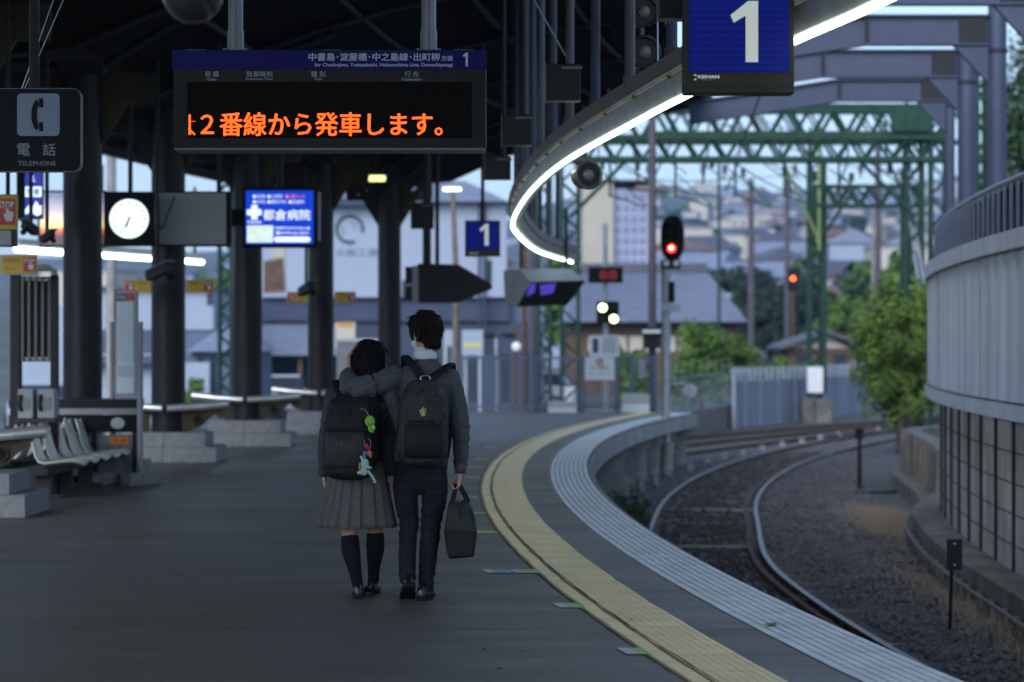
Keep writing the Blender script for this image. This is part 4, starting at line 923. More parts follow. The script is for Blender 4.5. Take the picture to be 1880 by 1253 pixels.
MB().bb(L(1080, 491, -.14), L(1143, 520, -.05)).build('display', m_blk2, t); text('display_digits', '88', 17 * k, L(1116, 514, -.143), mat('dim_red', (.2, .02, .03), .5, var=0, emit=.15, ecol=(.7, .04, .06)), t, width=32 * k)
for a_, b_, nm, cc in (((1083, 616), (1137, 655), 'notice_board', m_white),): f = MB().bb(L(*a_, -.1), L(*b_, -.07)).build(nm, m_white, t)
q = MB()
for i in range(6): q.bb(L(1105, 621 + i * 5, -.104), L(1131, 622.6 + i * 5, -.101))
q.bb(L(1088, 622, -.104), L(1098, 648, -.101)); q.build('notice_lines', m_bluegrey, f)
D = 54.0; k = D / F; t = thing('warning_notice', 'white notice with a red ring on the fence at the platform end', 'notice', P(1101, 677, D)); f = MB().bb((-27 * k, 0, -21 * k), (27 * k, .03, 21 * k)).build('board', m_white, t)
q = MB(); q.ring_tube((0, -.006, 12 * k), 5 * k, .014, 'y', 24, 5); q.box((0, -.005, 12 * k), (.012, .004, 9 * k), Matrix.Rotation(.78, 3, 'Y')); q.build('prohibition_ring', m_er, f); text('lettering', '立入禁止', 5.5 * k, (0, -.003, -1 * k), m_er, f, width=34 * k, bold=.02); text('lettering', '線路内に立ち入らないでください', 3.6 * k, (0, -.003, -11 * k), m_bluegrey, f, width=44 * k)
# small far signal
D = 130; t = thing('railway_signal', 'tiny far signal with an orange light among the houses', 'railway signal', P(1455, 560, D)); t.location.z = gh(t.location.x, D); L = lambda px, py, dy=0: P(px, py, D) + Vector((0, dy, 0)) - t.location
MB().tube([(0, 0, 0), L(1456, 498)], .09, 8).build('mast', m_rust, t); MB().bb(L(1446, 494, -.2), L(1466, 534, .1)).build('head', m_blk2, t, bevel=.05); MB().disc(L(1455, 512, -.25), .11, .03).build('lens', lamp_m('signal_orange', (1, .10, .02), 5), t)
# stakes beside the track
t = thing('black_track_sign', 'black plate on a thin stake near the ledge, closest to the viewer', 'track sign', (P(1743, 1163, 22.3).x, 22.3, G)); D = 22.3; L = lambda px, py, dy=0: P(px, py, D) + Vector((0, dy, 0)) - t.location
m = MB(); m.tube([(0, 0, -.05), (.022, 0, L(0, 1040).z)], .016, 8); m.build('stake', m_blk2, t); f = MB().bb(L(1738, 990, -.02), L(1766, 1046, .005)).build('plate', m_blk, t)
for py in (998, 1037): MB().disc(L(1752, py, -.022), .008, .002).build('rivet', m_white, f)
D = 44; t = thing('black_track_sign', 'thin black post on a flat round base between rails and kerb', 'track sign', P(1578, 872, D)); t.location.z = G; L = lambda px, py, dy=0: P(px, py, D) + Vector((0, dy, 0)) - t.location
MB().tube([(0, 0, 0), L(1578, 795)], .035, 8).build('stake', m_blk2, t); MB().bb(L(1570, 787, -.05), L(1585, 806, .05)).build('plate', m_blk2, t); q = MB(); q.tube([(.15, -.6, .02), (.15, -.6, .07)], .42, 24, flat=.9); q.build('round_cover', m_blk, t)
for i, (px, py, h) in enumerate(((1719, 1118, .13), (1818, 1186, .12))):
    p = P(px, py + 6, F * (EYE - G) / (py + 6 - HOR)); o = MB().box((0, 0, h / 2), (.035, .035, h * 1.3)).build('survey_peg', m_bluegrey); o.location = (p.x, p.y, G); tag(o, ['small blue-grey peg in the ballast left of the black plate sign', 'small blue-grey peg in the ballast at the lower right corner'][i], 'peg', 'blue-grey pegs in the ballast')
for i, (px, py) in enumerate(((1150, 915), (1178, 905), (1204, 893))):
    d = F * (EYE - G) / (py - HOR); p = P(px, py, d); o = MB().box((0, 0, .16), (.09, .09, .34)).build('white_peg', m_conc, bevel=.006); o.location = (p.x, p.y, G); tag(o, ['short pale peg beside the platform face, nearest of three', 'short pale peg beside the platform face, middle of three', 'short pale peg beside the platform face, farthest of three'][i], 'peg', 'pale pegs by the platform face')
# ---------------------------------------------------------------- overhead line gantries
def lattice(p0, p1, w, n, mt, nm, parent, ch=.05, wb=.025, axis=None, kind=None):
    """lattice member between p0 and p1, width w, as one mesh"""
    p0, p1 = Vector(p0), Vector(p1); t = (p1 - p0).normalized(); u = Vector(axis) if axis else Vector((1, 0, 0)) if abs(t.z) > .7 else Vector((0, 0, 1)); v = t.cross(u).normalized()
    m = MB(); cs = []
    for a in (-1, 1):
        for b in (-1, 1): o = u * a * w / 2 + v * b * w / 2; m.tube([p0 + o, p1 + o], ch, 5); cs.append(o)
    for k in range(n):
        a = p0.lerp(p1, k / n); b = p0.lerp(p1, (k + 1) / n)
        for i, j in ((0, 1), (2, 3), (0, 2), (1, 3)):
            x, y = (cs[i], cs[j]) if k % 2 else (cs[j], cs[i])
            m.tube([a + x, b + y], wb, 4)
    return m.build(nm, mt, parent, True)
def truss(x0, x1, y, z0, z1, n, mt, parent, ch=.06, wb=.04, dy=.7):
    for yy in (y - dy / 2, y + dy / 2):
        m = MB(); m.box(((x0 + x1) / 2, yy, z0), (x1 - x0, .12, ch * 2)); m.box(((x0 + x1) / 2, yy, z1), (x1 - x0, .12, ch * 2))
        for k in range(n):
            a = x0 + (x1 - x0) * k / n; b = x0 + (x1 - x0) * (k + .5) / n; c = x0 + (x1 - x0) * (k + 1) / n
            m.tube([(a, yy, z0), (b, yy, z1)], wb, 4); m.tube([(b, yy, z1), (c, yy, z0)], wb, 4)
        m.build('truss_side', mt, parent, True)
    m = MB()
    for k in range(n + 1):
        x = x0 + (x1 - x0) * k / n; m.box((x, y, z0), (.06, dy - .13, .05)); m.box((x, y, z1), (.06, dy - .13, .05))
    m.build('cross_bars', mt, parent, True)
def insul(px, py, D, parent):
    c = P(px, py, D); m = MB()
    for k in range(4): m.tube([c + Vector((0, 0, -.05 * k)), c + Vector((0, 0, -.05 * k - .03))], .07, 8)
    m.tube([c + Vector((0, 0, .12)), c + Vector((0, 0, -.3))], .02, 6); m.build('insulator', m_brown, parent, True)
t = thing('line_gantry', 'near green lattice gantry spanning the tracks just past the platform end', 'gantry', (1.2, 61, G)); D = 61
x0, x1 = P(1046, 0, D).x, P(1678, 0, D).x
truss(P(975, 0, D).x, P(1740, 0, D).x, D, P(0, 294, D).z, P(0, 254, D).z, 15, m_green, t)
for px, w in ((999, .30), (1046, .42), (1677, .40)):
    x = P(px, 0, D).x; lattice((x, D, G), (x, D, P(0, 190, D).z), w, 22, m_green, 'lattice_leg', t, .05, .022)
for px, s in ((1046, 1), (1677, -1)):
    x = P(px, 0, D).x; MB().tube([(x, D - .3, P(0, 400, D).z), (x + s * 1.4, D - .3, P(0, 296, D).z)], .05, 6).build('brace', m_green, t, True)
MB().bb(P(1641, 194, D - .4), P(1706, 244, D + .1)).build('transformer_box', m_green, t, True); MB().bb(P(1630, 246, D - .45), P(1716, 249, D + .3)).build('box_platform', m_green, t, True)
MB().bb(P(1060, 740, 55.2), P(1006, 758, 55.5)).build('base_block', m_white, t, True)
for px in (1190, 1290, 1330, 1460, 1580): insul(px, 305, D, t)
for px in (1120, 1240, 1350, 1440, 1540): m = MB(); a = P(px, 296, D); m.tube([a, a + Vector((0, 0, -.9))], .03, 6); m.tube([a + Vector((0, 0, -.85)), a + Vector((.9, 0, -1.15))], .022, 6); m.tube([a + Vector((0, 0, -.3)), a + Vector((.9, 0, -1.1))], .015, 6); m.build('wire_arm', m_green, t, True)
t = thing('line_gantry', 'second green gantry behind, its truss seen just above the near one', 'gantry', (1.2, 66, G)); D = 67
truss(P(1180, 0, D).x, P(1740, 0, D).x, D, P(0, 250, D).z + .05, P(0, 205, D).z, 12, m_green, t, .05, .03)
lattice((P(1722, 0, D).x, D, G), (P(1722, 0, D).x, D, P(0, 150, D).z), .4, 22, m_green, 'lattice_leg', t, .05, .022)
t = thing('line_mast', 'green lattice mast between the two right-hand portal columns', 'mast', (P(1803, 0, 52).x, 52, G)); lattice(t.location, (t.location.x, 52, P(0, 30, 52).z), .22, 30, m_green, 'lattice_leg', t, .04, .02)
D = 82; t = thing('line_gantry', 'far green gantry with a stout double leg on a split concrete base', 'gantry', P(1498, 700, D)); t.location.z = G
xl, xr = P(1498, 0, D).x, P(1680, 0, D).x
for dx in (-.22, .26): MB().bb((xl + dx - .09, D - .1, -.15), (xl + dx + .09, D + .1, P(0, 300, D).z)).build('leg_angle', m_green, t, True)
lattice((xl, D + .3, G), (xl, D + .3, P(0, 255, D).z), .36, 26, m_green, 'lattice_leg', t, .04, .025)
MB().bb(P(1484, 340, D - .2), P(1514, 440, D - .12)).build('gusset_plate', m_green, t, True)
truss(xl, xr + .3, D, P(0, 379, D).z, P(0, 343, D).z, 5, m_green, t, .05, .045)
lattice((xr, D, G), (xr, D, P(0, 300, D).z), .36, 22, m_green, 'lattice_leg', t, .04, .02)
MB().tube([P(1512, 432, D - .3), P(1570, 345, D - .3)], .06, 6).build('brace', m_green, t, True); MB().tube([P(1505, 445, D - .3), P(1440, 300, D - .3)], .05, 6).build('brace', mat('yellow_green_paint', (.20, .27, .10), .6, var=.2), t, True); MB().tube([P(1504, 460, D - .35), P(1504, 225, D - .35)], .06, 6).build('cable_pipe', MATS['yellow_green_paint'], t, True)
m = MB(); m.bb(P(1473, 732, D - .3), P(1491, 776, D + .3)); m.build('base_block', m_concd, t, True); m = MB(); m.bb(P(1497, 732, D - .3), P(1523, 776, D + .3)); m.build('base_block', m_concd, t, True)
MB().bb(P(1483, 674, D - .4), P(1509, 721, D - .1)).build('equipment_box', m_white, t, True)
t = thing('line_mast', 'green lattice mast left of the column that carries the hospital sign', 'mast', (P(414, 0, 66).x, 66, G)); lattice(t.location, (t.location.x, 66, P(0, 330, 66).z), .32, 22, m_green, 'lattice_leg', t, .05, .025)
def pole(px0, px1, top, D, m_, label, nm='line_pole', base=None, arms=()):
    x = (px0 + px1) / 2; t = thing(nm, label, 'pole', (P(x, 0, D).x, D, gh(P(x, 0, D).x, D))); z = P(0, top, D).z - t.location.z
    MB().tube([(0, 0, 0), (0, 0, z)], [(px1 - px0) / 2 * D / F * 1.05, (px1 - px0) / 2 * D / F * .9], 12).build('shaft', m_, t, smooth=50)
    for py, w in arms: MB().box((0, 0, P(0, py, D).z - t.location.z), (w * D / F, .1, .1)).build('cross_arm', m_brown, t)
    return t
m_poleb = mat('dark_pole', (.075, .065, .085), .7, var=.2)
t = pole(1190, 1205, 120, 57, m_poleb, 'thick dark pole left of the red signal', arms=((345, 60),)); MB().bb(P(1181, 602, 56.7) - t.location, P(1212, 640, 56.9) - t.location).build('cable_box', m_blk, t); MB().bb(P(1180, 606, 56.6) - t.location, P(1212, 612, 56.69) - t.location).build('box_lid', m_white, t)
pole(958, 967, 280, 62, m_rust, 'reddish brown pole beyond the fence, left of the near gantry legs')
pole(970, 984, 280, 62, m_poleb, 'dark violet pole beyond the fence beside the reddish one')
pole(1373, 1385, 330, 120, m_poleb, 'dark pole over the town, right of the red signal', arms=((360, 40),))
pole(1440, 1450, 330, 140, m_poleb, 'dark pole in the town just left of the far gantry leg', arms=((370, 34), (385, 34)))
pole(1606, 1618, 240, 100, m_poleb, 'dark pole behind the bright green tree', arms=((300, 46),))
pole(1600, 1605, 375, 104, m_conc, 'thin pale pole beside the dark one behind the bright tree')
pole(1317, 1323, 300, 110, m_green, 'slender green pole over the town between signal and dark pole')
pole(1344, 1351, 690, 76, m_galv, 'short pale green post at the corner of the concrete fence', 'fence_post')
pole(195, 214, 235, 60, m_conc, 'pale concrete pole seen left of the clock under the eaves')
pole(1240, 1248, 400, 150, m_poleb, 'thin dark pole over the roofs right of the signal head')
t = pole(1652, 1662, 308, 64, m_green, 'green counterweight pole with pulley wheels and two slanting wires')
m = MB(); m.ring_tube(P(1657, 322, 63.5) - t.location, .17, .05, 'y', 20, 6); m.build('pulley_wheel', m_galv, t)
for a_, b_ in (((1660, 330), (1702, 628)), ((1668, 330), (1708, 600))): MB().tube([P(*a_, 63.4) - t.location, P(*b_, 58) - t.location], .035, 6).build('slanting_wire', m_galv, t)
t = thing('line_gantry', 'third, thin green truss crossing highest behind the portal frames', 'gantry', (3, 74, G)); D = 74
truss(P(1100, 0, D).x, P(1790, 0, D).x, D, P(0, 262, D).z, P(0, 196, D).z, 9, m_green, t, .05, .05)
lattice((P(1795, 0, D).x, D, G), (P(1795, 0, D).x, D, P(0, 100, D).z), .4, 22, m_green, 'lattice_leg', t, .05, .022)
rw = random.Random(12)
for k_ in range(9):
    px = 1100 + k_ * 66 + rw.uniform(-10, 10); d_ = rw.choice((61, 67, 74)); m = MB(); a = P(px, rw.uniform(255, 300), d_); m.tube([a + Vector((0, 0, .8)), a, a + Vector((rw.uniform(-.5, .5), 0, -1.0))], .028, 6); m.tube([a + Vector((-.5, 0, -.2)), a + Vector((.5, 0, -.9))], .02, 6); m.tube([a + Vector((.1, 0, -.3)), a + Vector((.1, 0, -.55))], .07, 8)
    m.build('insulator_hanger', m_blk if k_ % 2 else m_green, t, True)
# overhead wires
def wire(name, pts, label, r=.012):
    m = MB(); m.tube(spline(pts, 6), r, 5); tag(m.build(name, m_blk), label, 'wire')
wire('overhead_wire', [P(1460, -60, 22), P(1400, 160, 34), P(1360, 270, 46), P(1335, 322, 61), P(1395, 352, 82), P(1450, 380, 110)], 'dark contact wire above the curving track', .014)
wire('overhead_wire', [P(1190, 330, 60), P(1260, 352, 70), P(1340, 366, 95), P(1480, 372, 140)], 'dark wire sagging right from the thick dark pole', .02)
wire('overhead_wire', [P(1090, 300, 58), P(1145, 345, 58), P(1240, 352, 64), P(1300, 358, 80)], 'dark wire sagging under the near gantry', .02)
wire('overhead_wire', [P(1350, 300, 61), P(1440, 350, 75), P(1560, 384, 100), P(1700, 392, 130)], 'dark wire crossing the view of the town', .02)
wire('overhead_wire', [P(1210, 160, 57), P(1360, 210, 70), P(1540, 262, 95), P(1700, 290, 130)], 'high dark wire crossing the sky behind the gantries', .02)
wire('overhead_wire', [P(1210, 190, 57), P(1360, 240, 70), P(1540, 300, 95), P(1700, 330, 130)], 'second high dark wire just under the topmost one', .02)
wire('overhead_wire', [P(1110, 290, 60), P(1200, 330, 72), P(1330, 330, 95), P(1500, 320, 140)], 'dark wire sagging behind the floodlight toward the town', .02)
wire('overhead_wire', [P(1340, 230, 61), P(1400, 290, 70), P(1470, 330, 82)], 'short dark wire slanting down to the far gantry', .02)
wire('overhead_wire', [P(1560, 230, 61), P(1600, 300, 70), P(1655, 320, 64)], 'dark wire slanting to the pulley pole', .02)
# ---------------------------------------------------------------- fences
m_fence = mat('fence_steel', (.13, .17, .24), .55, var=.15, scale=2)
D = 54.9; t = thing('platform_fence', 'blue-grey barred steel fence closing off the platform end', 'fence', P(1030, 757, D)); t.location.z = 0
xa, xb = P(840, 0, D).x, P(1206, 0, D).x
for z in (.10, 1.19): MB().bb((xa, D - .02, z), (xb, D + .02, z + .05)).build('rail', m_fence, t, True)
q = MB(); x = xa
while x < xb: q.bb((x, D - .008, .15), (x + .017, D + .008, 1.19)); x += .075
o = q.build('bars', m_fence, t, True); o['kind'] = 'stuff'
for px in (846, 908, 975, 1070, 1132, 1160, 1204): x = P(px, 0, D).x; MB().bb((x - .035, D - .05, 0), (x + .035, D + .04, 1.30)).build('post', m_fence, t, True)
for i, (a_, b_, lab) in enumerate((((1142, 722), (1192, 757), 'low white cabinet by the fence below the dark pole'), ((1006, 736), (1058, 757), 'low white cabinet at the foot of the near gantry leg'))):
    t = thing('equipment_cabinet', lab, 'cabinet', P((a_[0] + b_[0]) / 2, 757, 54.4)); t.location.z = 0; w = (b_[0] - a_[0]) * 54.4 / F; h = (b_[1] - a_[1]) * 54.4 / F
    MB().bb((-w / 2, -.15, 0), (w / 2, .15, h * .5)).build('body', m_white, t, bevel=.01); MB().bb((-w / 2, -.16, h * .52), (w / 2, .15, h)).build('lid', mat('pale_cream', (.5, .5, .46), .6, var=.1), t, bevel=.01)
t = thing('mesh_fence', 'mesh fence on a dark plinth right of the signal post', 'fence', P(1290, 760, 70)); t.location.z = G
a_, b_ = P(1238, 0, 66), P(1342, 0, 77); a_.z = b_.z = G
for f0, f1, z0, z1, nm, mm in ((0, 1, 0, .72, 'plinth', m_concd),): q = MB(); q.add([a_ + Vector((0, 0, z0)), b_ + Vector((0, 0, z0)), b_ + Vector((0, 0, z1)), a_ + Vector((0, 0, z1)), a_ + Vector((0, .2, z0)), b_ + Vector((0, .2, z0)), b_ + Vector((0, .2, z1)), a_ + Vector((0, .2, z1))], [(0, 1, 2, 3), (7, 6, 5, 4), (3, 2, 6, 7), (0, 3, 7, 4), (1, 5, 6, 2)]); q.build(nm, mm, t, True)
q = MB()
for i in range(30): p = a_.lerp(b_, i / 29); q.bb((p.x - .008, p.y, G + .72), (p.x + .008, p.y + .02, G + (2.2 if i % 4 == 0 else 1.75)))
for z in (.78, 1.72): q.tube([a_ + Vector((0, 0, z)), b_ + Vector((0, 0, z))], .02, 5)
o = q.build('mesh_panel', m_fence, t, True); o['kind'] = 'stuff'
t = thing('concrete_fence', 'long pale blue-grey panel fence with pickets along its top', 'fence', P(1346, 780, 77)); t.location.z = G
fp = [P(1346, 0, 76.5), P(1480, 0, 84), P(1580, 0, 93), P(1665, 0, 106)]; fp = [Vector((p.x, p.y, 0)) for p in fp]; fs_ = spline(fp, 10)
m_cf2 = mat('fence_panel', (.20, .235, .31), .8, var=.14, scale=.8, stretch=(1, 1, .3))
for i in range(0, len(fs_) - 1, 3):
    a_, b_ = fs_[i], fs_[min(i + 3, len(fs_) - 1)]; q = MB(); q.add([a_ + Vector((.03, 0, G)), b_ + Vector((0, 0, G)), b_ + Vector((0, 0, .33)), a_ + Vector((.03, 0, .33)), a_ + Vector((.03, .08, G)), b_ + Vector((0, .08, G)), b_ + Vector((0, .08, .33)), a_ + Vector((.03, .08, .33))], [(0, 1, 2, 3), (7, 6, 5, 4), (3, 2, 6, 7), (0, 3, 7, 4), (1, 5, 6, 2)]); q.build('panel', m_cf2, t, True)
q = MB(); L_ = 0
for i in range(44):
    p = fs_[0].lerp(fs_[-1], 0); f = i / 43 * (len(fs_) - 1); j = min(int(f), len(fs_) - 2); p = fs_[j].lerp(fs_[j + 1], f - j); q.bb((p.x - .06, p.y - .03, .335), (p.x + .06, p.y + .0, .78))
    if i % 3 == 0: q.bb((p.x - .04, p.y - .09, G), (p.x + .04, p.y - .035, .55))
o = q.build('pickets', m_cf2, t, True); o['kind'] = 'stuff'
# ---------------------------------------------------------------- vegetation
def leafmat(nm, c, c2): return mat(nm, c, .75, var=.0, col2=c2, scale=2.2, spec=.2)
def leaves(m, c, r, n, size, rnd, flat=1.0):
    for _ in range(n):
        while True:
            v = Vector((rnd.uniform(-1, 1), rnd.uniform(-1, 1), rnd.uniform(-1, 1)))
            if .45 < v.length < 1: break
        p = Vector(c) + Vector((v.x * r[0], v.y * r[1], v.z * r[2])); s = size * rnd.uniform(.6, 1.4)
        n_ = (v + Vector((rnd.uniform(-.8, .8), rnd.uniform(-.8, .8), rnd.uniform(-.3, 1)))).normalized(); u = n_.orthogonal().normalized(); u.rotate(Matrix.Rotation(rnd.random() * 6, 3, n_)); w = n_.cross(u)
        m.add([p - u * s, p - w * s * .5, p + u * s, p + w * s * .5], [(0, 1, 2, 3)])
def tree(name, label, base, h, crown_r, nclump, nleaf, size, lm, seed, cat='tree', trunk=True, group=None, clz=.62, cr=.3, spread=.92):
    rnd = random.Random(seed); t = thing(name, label, cat, base, 0, group); cz = h * clz
    if trunk:
        m = MB(); m.tube([(0, 0, 0), (.04 * h * .2, 0, cz * .5), (0, 0, cz)], [h * .035, h * .026, h * .012], 8)
        for i in range(6):
            a = rnd.random() * 6.28; z = cz * rnd.uniform(.45, .9); m.tube([(0, 0, z), (math.cos(a) * crown_r[0] * .6, math.sin(a) * crown_r[1] * .6, z + crown_r[2] * .5)], [h * .014, h * .004], 6)
        m.build('trunk', mat('bark', (.07, .055, .04), .9, var=.3), t, smooth=60)
    m = MB()
    for i in range(nclump):
        v = Vector((rnd.gauss(0, 1), rnd.gauss(0, 1), rnd.gauss(0, 1))).normalized() * rnd.uniform(.35, spread)
        c = (v.x * crown_r[0], v.y * crown_r[1], cz + v.z * crown_r[2]); r = rnd.uniform(.7, 1.2) * cr
        leaves(m, c, (crown_r[0] * r, crown_r[1] * r, crown_r[2] * r), nleaf, size, rnd)
    m.build('crown', lm, t); return t
lm_b = leafmat('leaf_bright', (.028, .07, .015), (.20, .30, .06)); lm_d = leafmat('leaf_dark', (.018, .030, .028), (.05, .075, .055)); lm_m = leafmat('leaf_mid', (.045, .10, .02), (.14, .24, .05)); lm_o = leafmat('leaf_deep', (.02, .05, .015), (.05, .10, .03))
tree('tree', 'small bright green clumped tree at the end of the clad wall', (P(1655, 0, 58).x, 58, G), 4.2, (1.12, .95, 1.65), 120, 190, .055, lm_b, 5, clz=.60, cr=.25, spread=1.08)
tree('tree', 'big bluish dark tree behind the sloping roof', (P(1422, 0, 150).x, 150, G), 7.6, (3.1, 2.4, 3.1), 60, 200, .16, lm_d, 7, clz=.55)
tree('tree', 'pale green tree behind the far gantry leg', (P(1555, 0, 118).x, 118, G), 5.4, (1.7, 1.5, 1.7), 30, 160, .12, lm_m, 8)
tree('tree', 'tall dark evergreen at the upper right edge', (P(1905, 0, 75).x, 75, G), 12.6, (1.6, 1.6, 4.6), 60, 220, .10, lm_o, 9, clz=.62)
tree('bush', 'round green bush right of the red signal post', (P(1285, 0, 88).x, 88, G), 3.5, (1.6, 1.2, 1.5), 36, 160, .09, lm_m, 10, 'bush', clz=.55)
tree('bush', 'smaller green bush left of the dark tree', (P(1356, 0, 90).x, 90, G), 3.2, (1.0, .8, 1.1), 24, 150, .09, lm_m, 11, 'bush', clz=.6)
tree('bush', 'green bush between fence sign and thick dark pole', (P(1160, 0, 80).x, 80, G), 2.8, (.9, .8, 1.2), 22, 150, .09, lm_m, 12, 'bush', clz=.55)
tree('bush', 'bright bush in front of the small tiled house', (P(1470, 0, 92).x, 92, G), 2.6, (1.0, .8, .8), 20, 150, .09, lm_b, 13, 'bush', clz=.6)
tree('bush', 'round bush behind the second leaning rail on the left', (P(352, 0, 75).x, 75, G), 2.0, (.5, .5, .8), 14, 120, .07, lm_m, 14, 'bush', clz=.5)
tree('tree', 'dark round tree in the town left of the dark pole', (P(1575, 0, 190).x, 190, gh(P(1575, 0, 190).x, 190)), 6, (2.2, 2, 1.8), 20, 120, .2, lm_d, 15)
# a conifer cluster of weeds by the platform face, and dry grass by the ledge
rnd = random.Random(21); m = MB()
for _ in range(1500):
    y = rnd.uniform(29.5, 37); p = E(y, rnd.uniform(.12, .75)); s = rnd.uniform(.03, .07); z = G + rnd.random() ** 1.5 * .45; a = rnd.random() * 6.3
    m.add([p + Vector((0, 0, z)), p + Vector((s * math.cos(a), s * math.sin(a), z + s * .8)), p + Vector((s * math.cos(a) * 1.5, s * math.sin(a) * 1.5, z + s * .2))], [(0, 1, 2)])
tag(m.build('weeds', lm_o), 'dark green weeds at the foot of the platform face', 'weeds', kind='stuff')
m = MB(); md_ = mat('dry_grass', (.20, .16, .125), .9, var=0, col2=(.36, .30, .24), scale=6)
for _ in range(9000):
    k = rnd.random()
    if k < .85: cx, cy, sx, sy = P(1645, 930, 35.5).x, 35.5, .27, 1.5
    else: cx, cy, sx, sy = 4.45, 23.5, .12, 2.5
    x, y = rnd.gauss(cx, sx), rnd.gauss(cy, sy); h = rnd.uniform(.03, .22); a = rnd.random() * 6.3; l = rnd.uniform(.02, .1)
    m.add([(x - .004, y, G), (x + .004, y, G), (x + l * math.cos(a), y + l * math.sin(a), G + h)], [(0, 1, 2)])
tag(m.build('dry_grass', md_), 'tuft of dry tan grass between the ballast and the kerb', 'grass', kind='stuff')
m = MB()
for _ in range(60):
    a = rnd.random() * 6.3; r = rnd.uniform(.005, .035); c = P(1416, 1155, F * EYE / (1155 - HOR)); c.z = 0; s = .008
    p = c + Vector((r * math.cos(a), r * math.sin(a), .008 + rnd.random() * .02)); m.add([p, p + Vector((s, s * .5, .004)), p + Vector((s * .4, s, .009))], [(0, 1, 2)])
tag(m.build('weed_sprig', lm_m), 'tiny green weed growing at the inner edge of the white strip', 'weed')
# ---------------------------------------------------------------- buildings
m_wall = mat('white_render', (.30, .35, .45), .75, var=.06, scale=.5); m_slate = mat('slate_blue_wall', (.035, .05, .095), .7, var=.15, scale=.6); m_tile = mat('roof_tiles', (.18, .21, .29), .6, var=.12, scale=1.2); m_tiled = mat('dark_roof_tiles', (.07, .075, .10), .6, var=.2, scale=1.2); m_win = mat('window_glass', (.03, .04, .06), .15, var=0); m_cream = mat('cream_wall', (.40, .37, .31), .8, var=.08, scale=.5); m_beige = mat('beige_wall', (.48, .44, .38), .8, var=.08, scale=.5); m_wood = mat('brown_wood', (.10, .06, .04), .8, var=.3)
m_sl2 = mat('shop_band', (.10, .13, .2), .7, var=.1, scale=.6)
def quadbox(m, px0, px1, py0, py1, D, depth, t): m.bb(P(px0, py0, D) - t.location, P(px1, py1, D) + Vector((0, depth, 0)) - t.location); return m
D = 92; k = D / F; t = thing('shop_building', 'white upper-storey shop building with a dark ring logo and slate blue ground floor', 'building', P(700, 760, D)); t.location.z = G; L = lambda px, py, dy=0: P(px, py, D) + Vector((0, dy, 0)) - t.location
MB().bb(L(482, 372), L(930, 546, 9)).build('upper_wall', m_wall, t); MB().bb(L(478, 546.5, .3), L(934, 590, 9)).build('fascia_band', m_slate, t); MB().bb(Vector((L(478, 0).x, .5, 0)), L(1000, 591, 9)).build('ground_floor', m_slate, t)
m = MB(); a, b = L(478, 372, -.6), L(934, 372, -.6); rx0, rx1 = L(560, 0).x, L(850, 0).x; zr = L(0, 318).z
m.add([(a.x, -.6, a.z), (b.x, -.6, a.z), (b.x, 9.6, a.z), (a.x, 9.6, a.z), (rx0, 4.5, zr), (rx1, 4.5, zr)], [(0, 1, 5, 4), (1, 2, 5), (2, 3, 4, 5), (3, 0, 4), (3, 2, 1, 0)]); m.build('roof', m_tile, t)
m = MB(); m.ring_tube(L(642, 421, -.05), 24 * k, 2.6 * k, 'y', 40, 8, a0=math.radians(-12), a1=math.radians(292)); m.build('ring_logo', mat('logo_ink', (.015, .06, .08), .6, var=0), t)
m = MB(); m.ring_tube(L(643, 424, -.03), 13 * k, 1.1 * k, 'y', 16, 6, a0=math.radians(150), a1=math.radians(215)); m.build('inner_logo', mat('logo_faint', (.12, .25, .32), .6, var=0), t); m = MB(); m.ring_tube(L(641, 422, -.03), 13 * k, 1.1 * k, 'y', 16, 6, a0=math.radians(10), a1=math.radians(75)); m.build('inner_logo', mat('logo_faint', (.12, .25, .32), .6, var=0), t)
text('lettering', 'の船工房', 15 * k, L(655, 471.5, -.02), mat('shop_lettering', (.08, .15, .22), .6, var=0), t, width=76 * k, bold=.004)
MB().bb(L(596, 366, -.66), L(684, 379, -.61)).build('eaves_gutter', m_slate, t)
for px0, px1, py0, py1 in ((893, 903, 478, 520), (738, 770, 515, 546), (778, 805, 500, 546)): f = MB().bb(L(px0, py0, -.03), L(px1, py1, -.005)).build('window', m_win, t)
MB().bb(L(500, 455, -.06), L(523, 537, -.01)).build('window', m_cream, t); MB().prism([(L(x, 0).x, L(0, y).z) for x, y in ((485, 480), (520, 473), (524, 535), (484, 537))], (0, -.07, 0), (1, 0, 0), (0, 0, 1), (0, .03, 0)).build('sloping_awning', m_wood, t)
for px in (880, 890): MB().tube([L(px, 372, -.2), L(px, 640, -.2)], .05, 6).build('drain_pipe', m_slate, t)
m = MB(); m.add([L(482, 592, -2.6), L(566, 592, -2.6), L(600, 640, -3.6), L(482, 640, -3.6)], [(0, 3, 2, 1)])
m = MB(); a = L(480, 595, .4); b = L(640, 645, -2.5); m.add([(a.x, .45, a.z), (b.x, .45, a.z), (b.x, -2.5, b.z), (a.x, -2.5, b.z), (a.x, .45, a.z - .15), (b.x, .45, a.z - .15), (b.x, -2.5, b.z - .15), (a.x, -2.5, b.z - .15)], [(0, 3, 2, 1), (4, 5, 6, 7), (3, 7, 6, 2), (0, 4, 7, 3), (1, 2, 6, 5)]); m.build('porch_roof', m_tile, t)
for px in (500, 560, 632): MB().bb(Vector((L(px, 0).x - .08, -2.2, 0)), L(px + 4, 646, -2.1)).build('porch_post', m_wood, t)
for px in (735, 762, 790, 860, 920, 960): MB().bb(L(px, 650, .44), L(px + 14, 735, .5)).build('doorway', m_win, t)
MB().bb(L(935, 545, 1), L(1000, 740, 6)).build('side_wing', m_sl2, t)
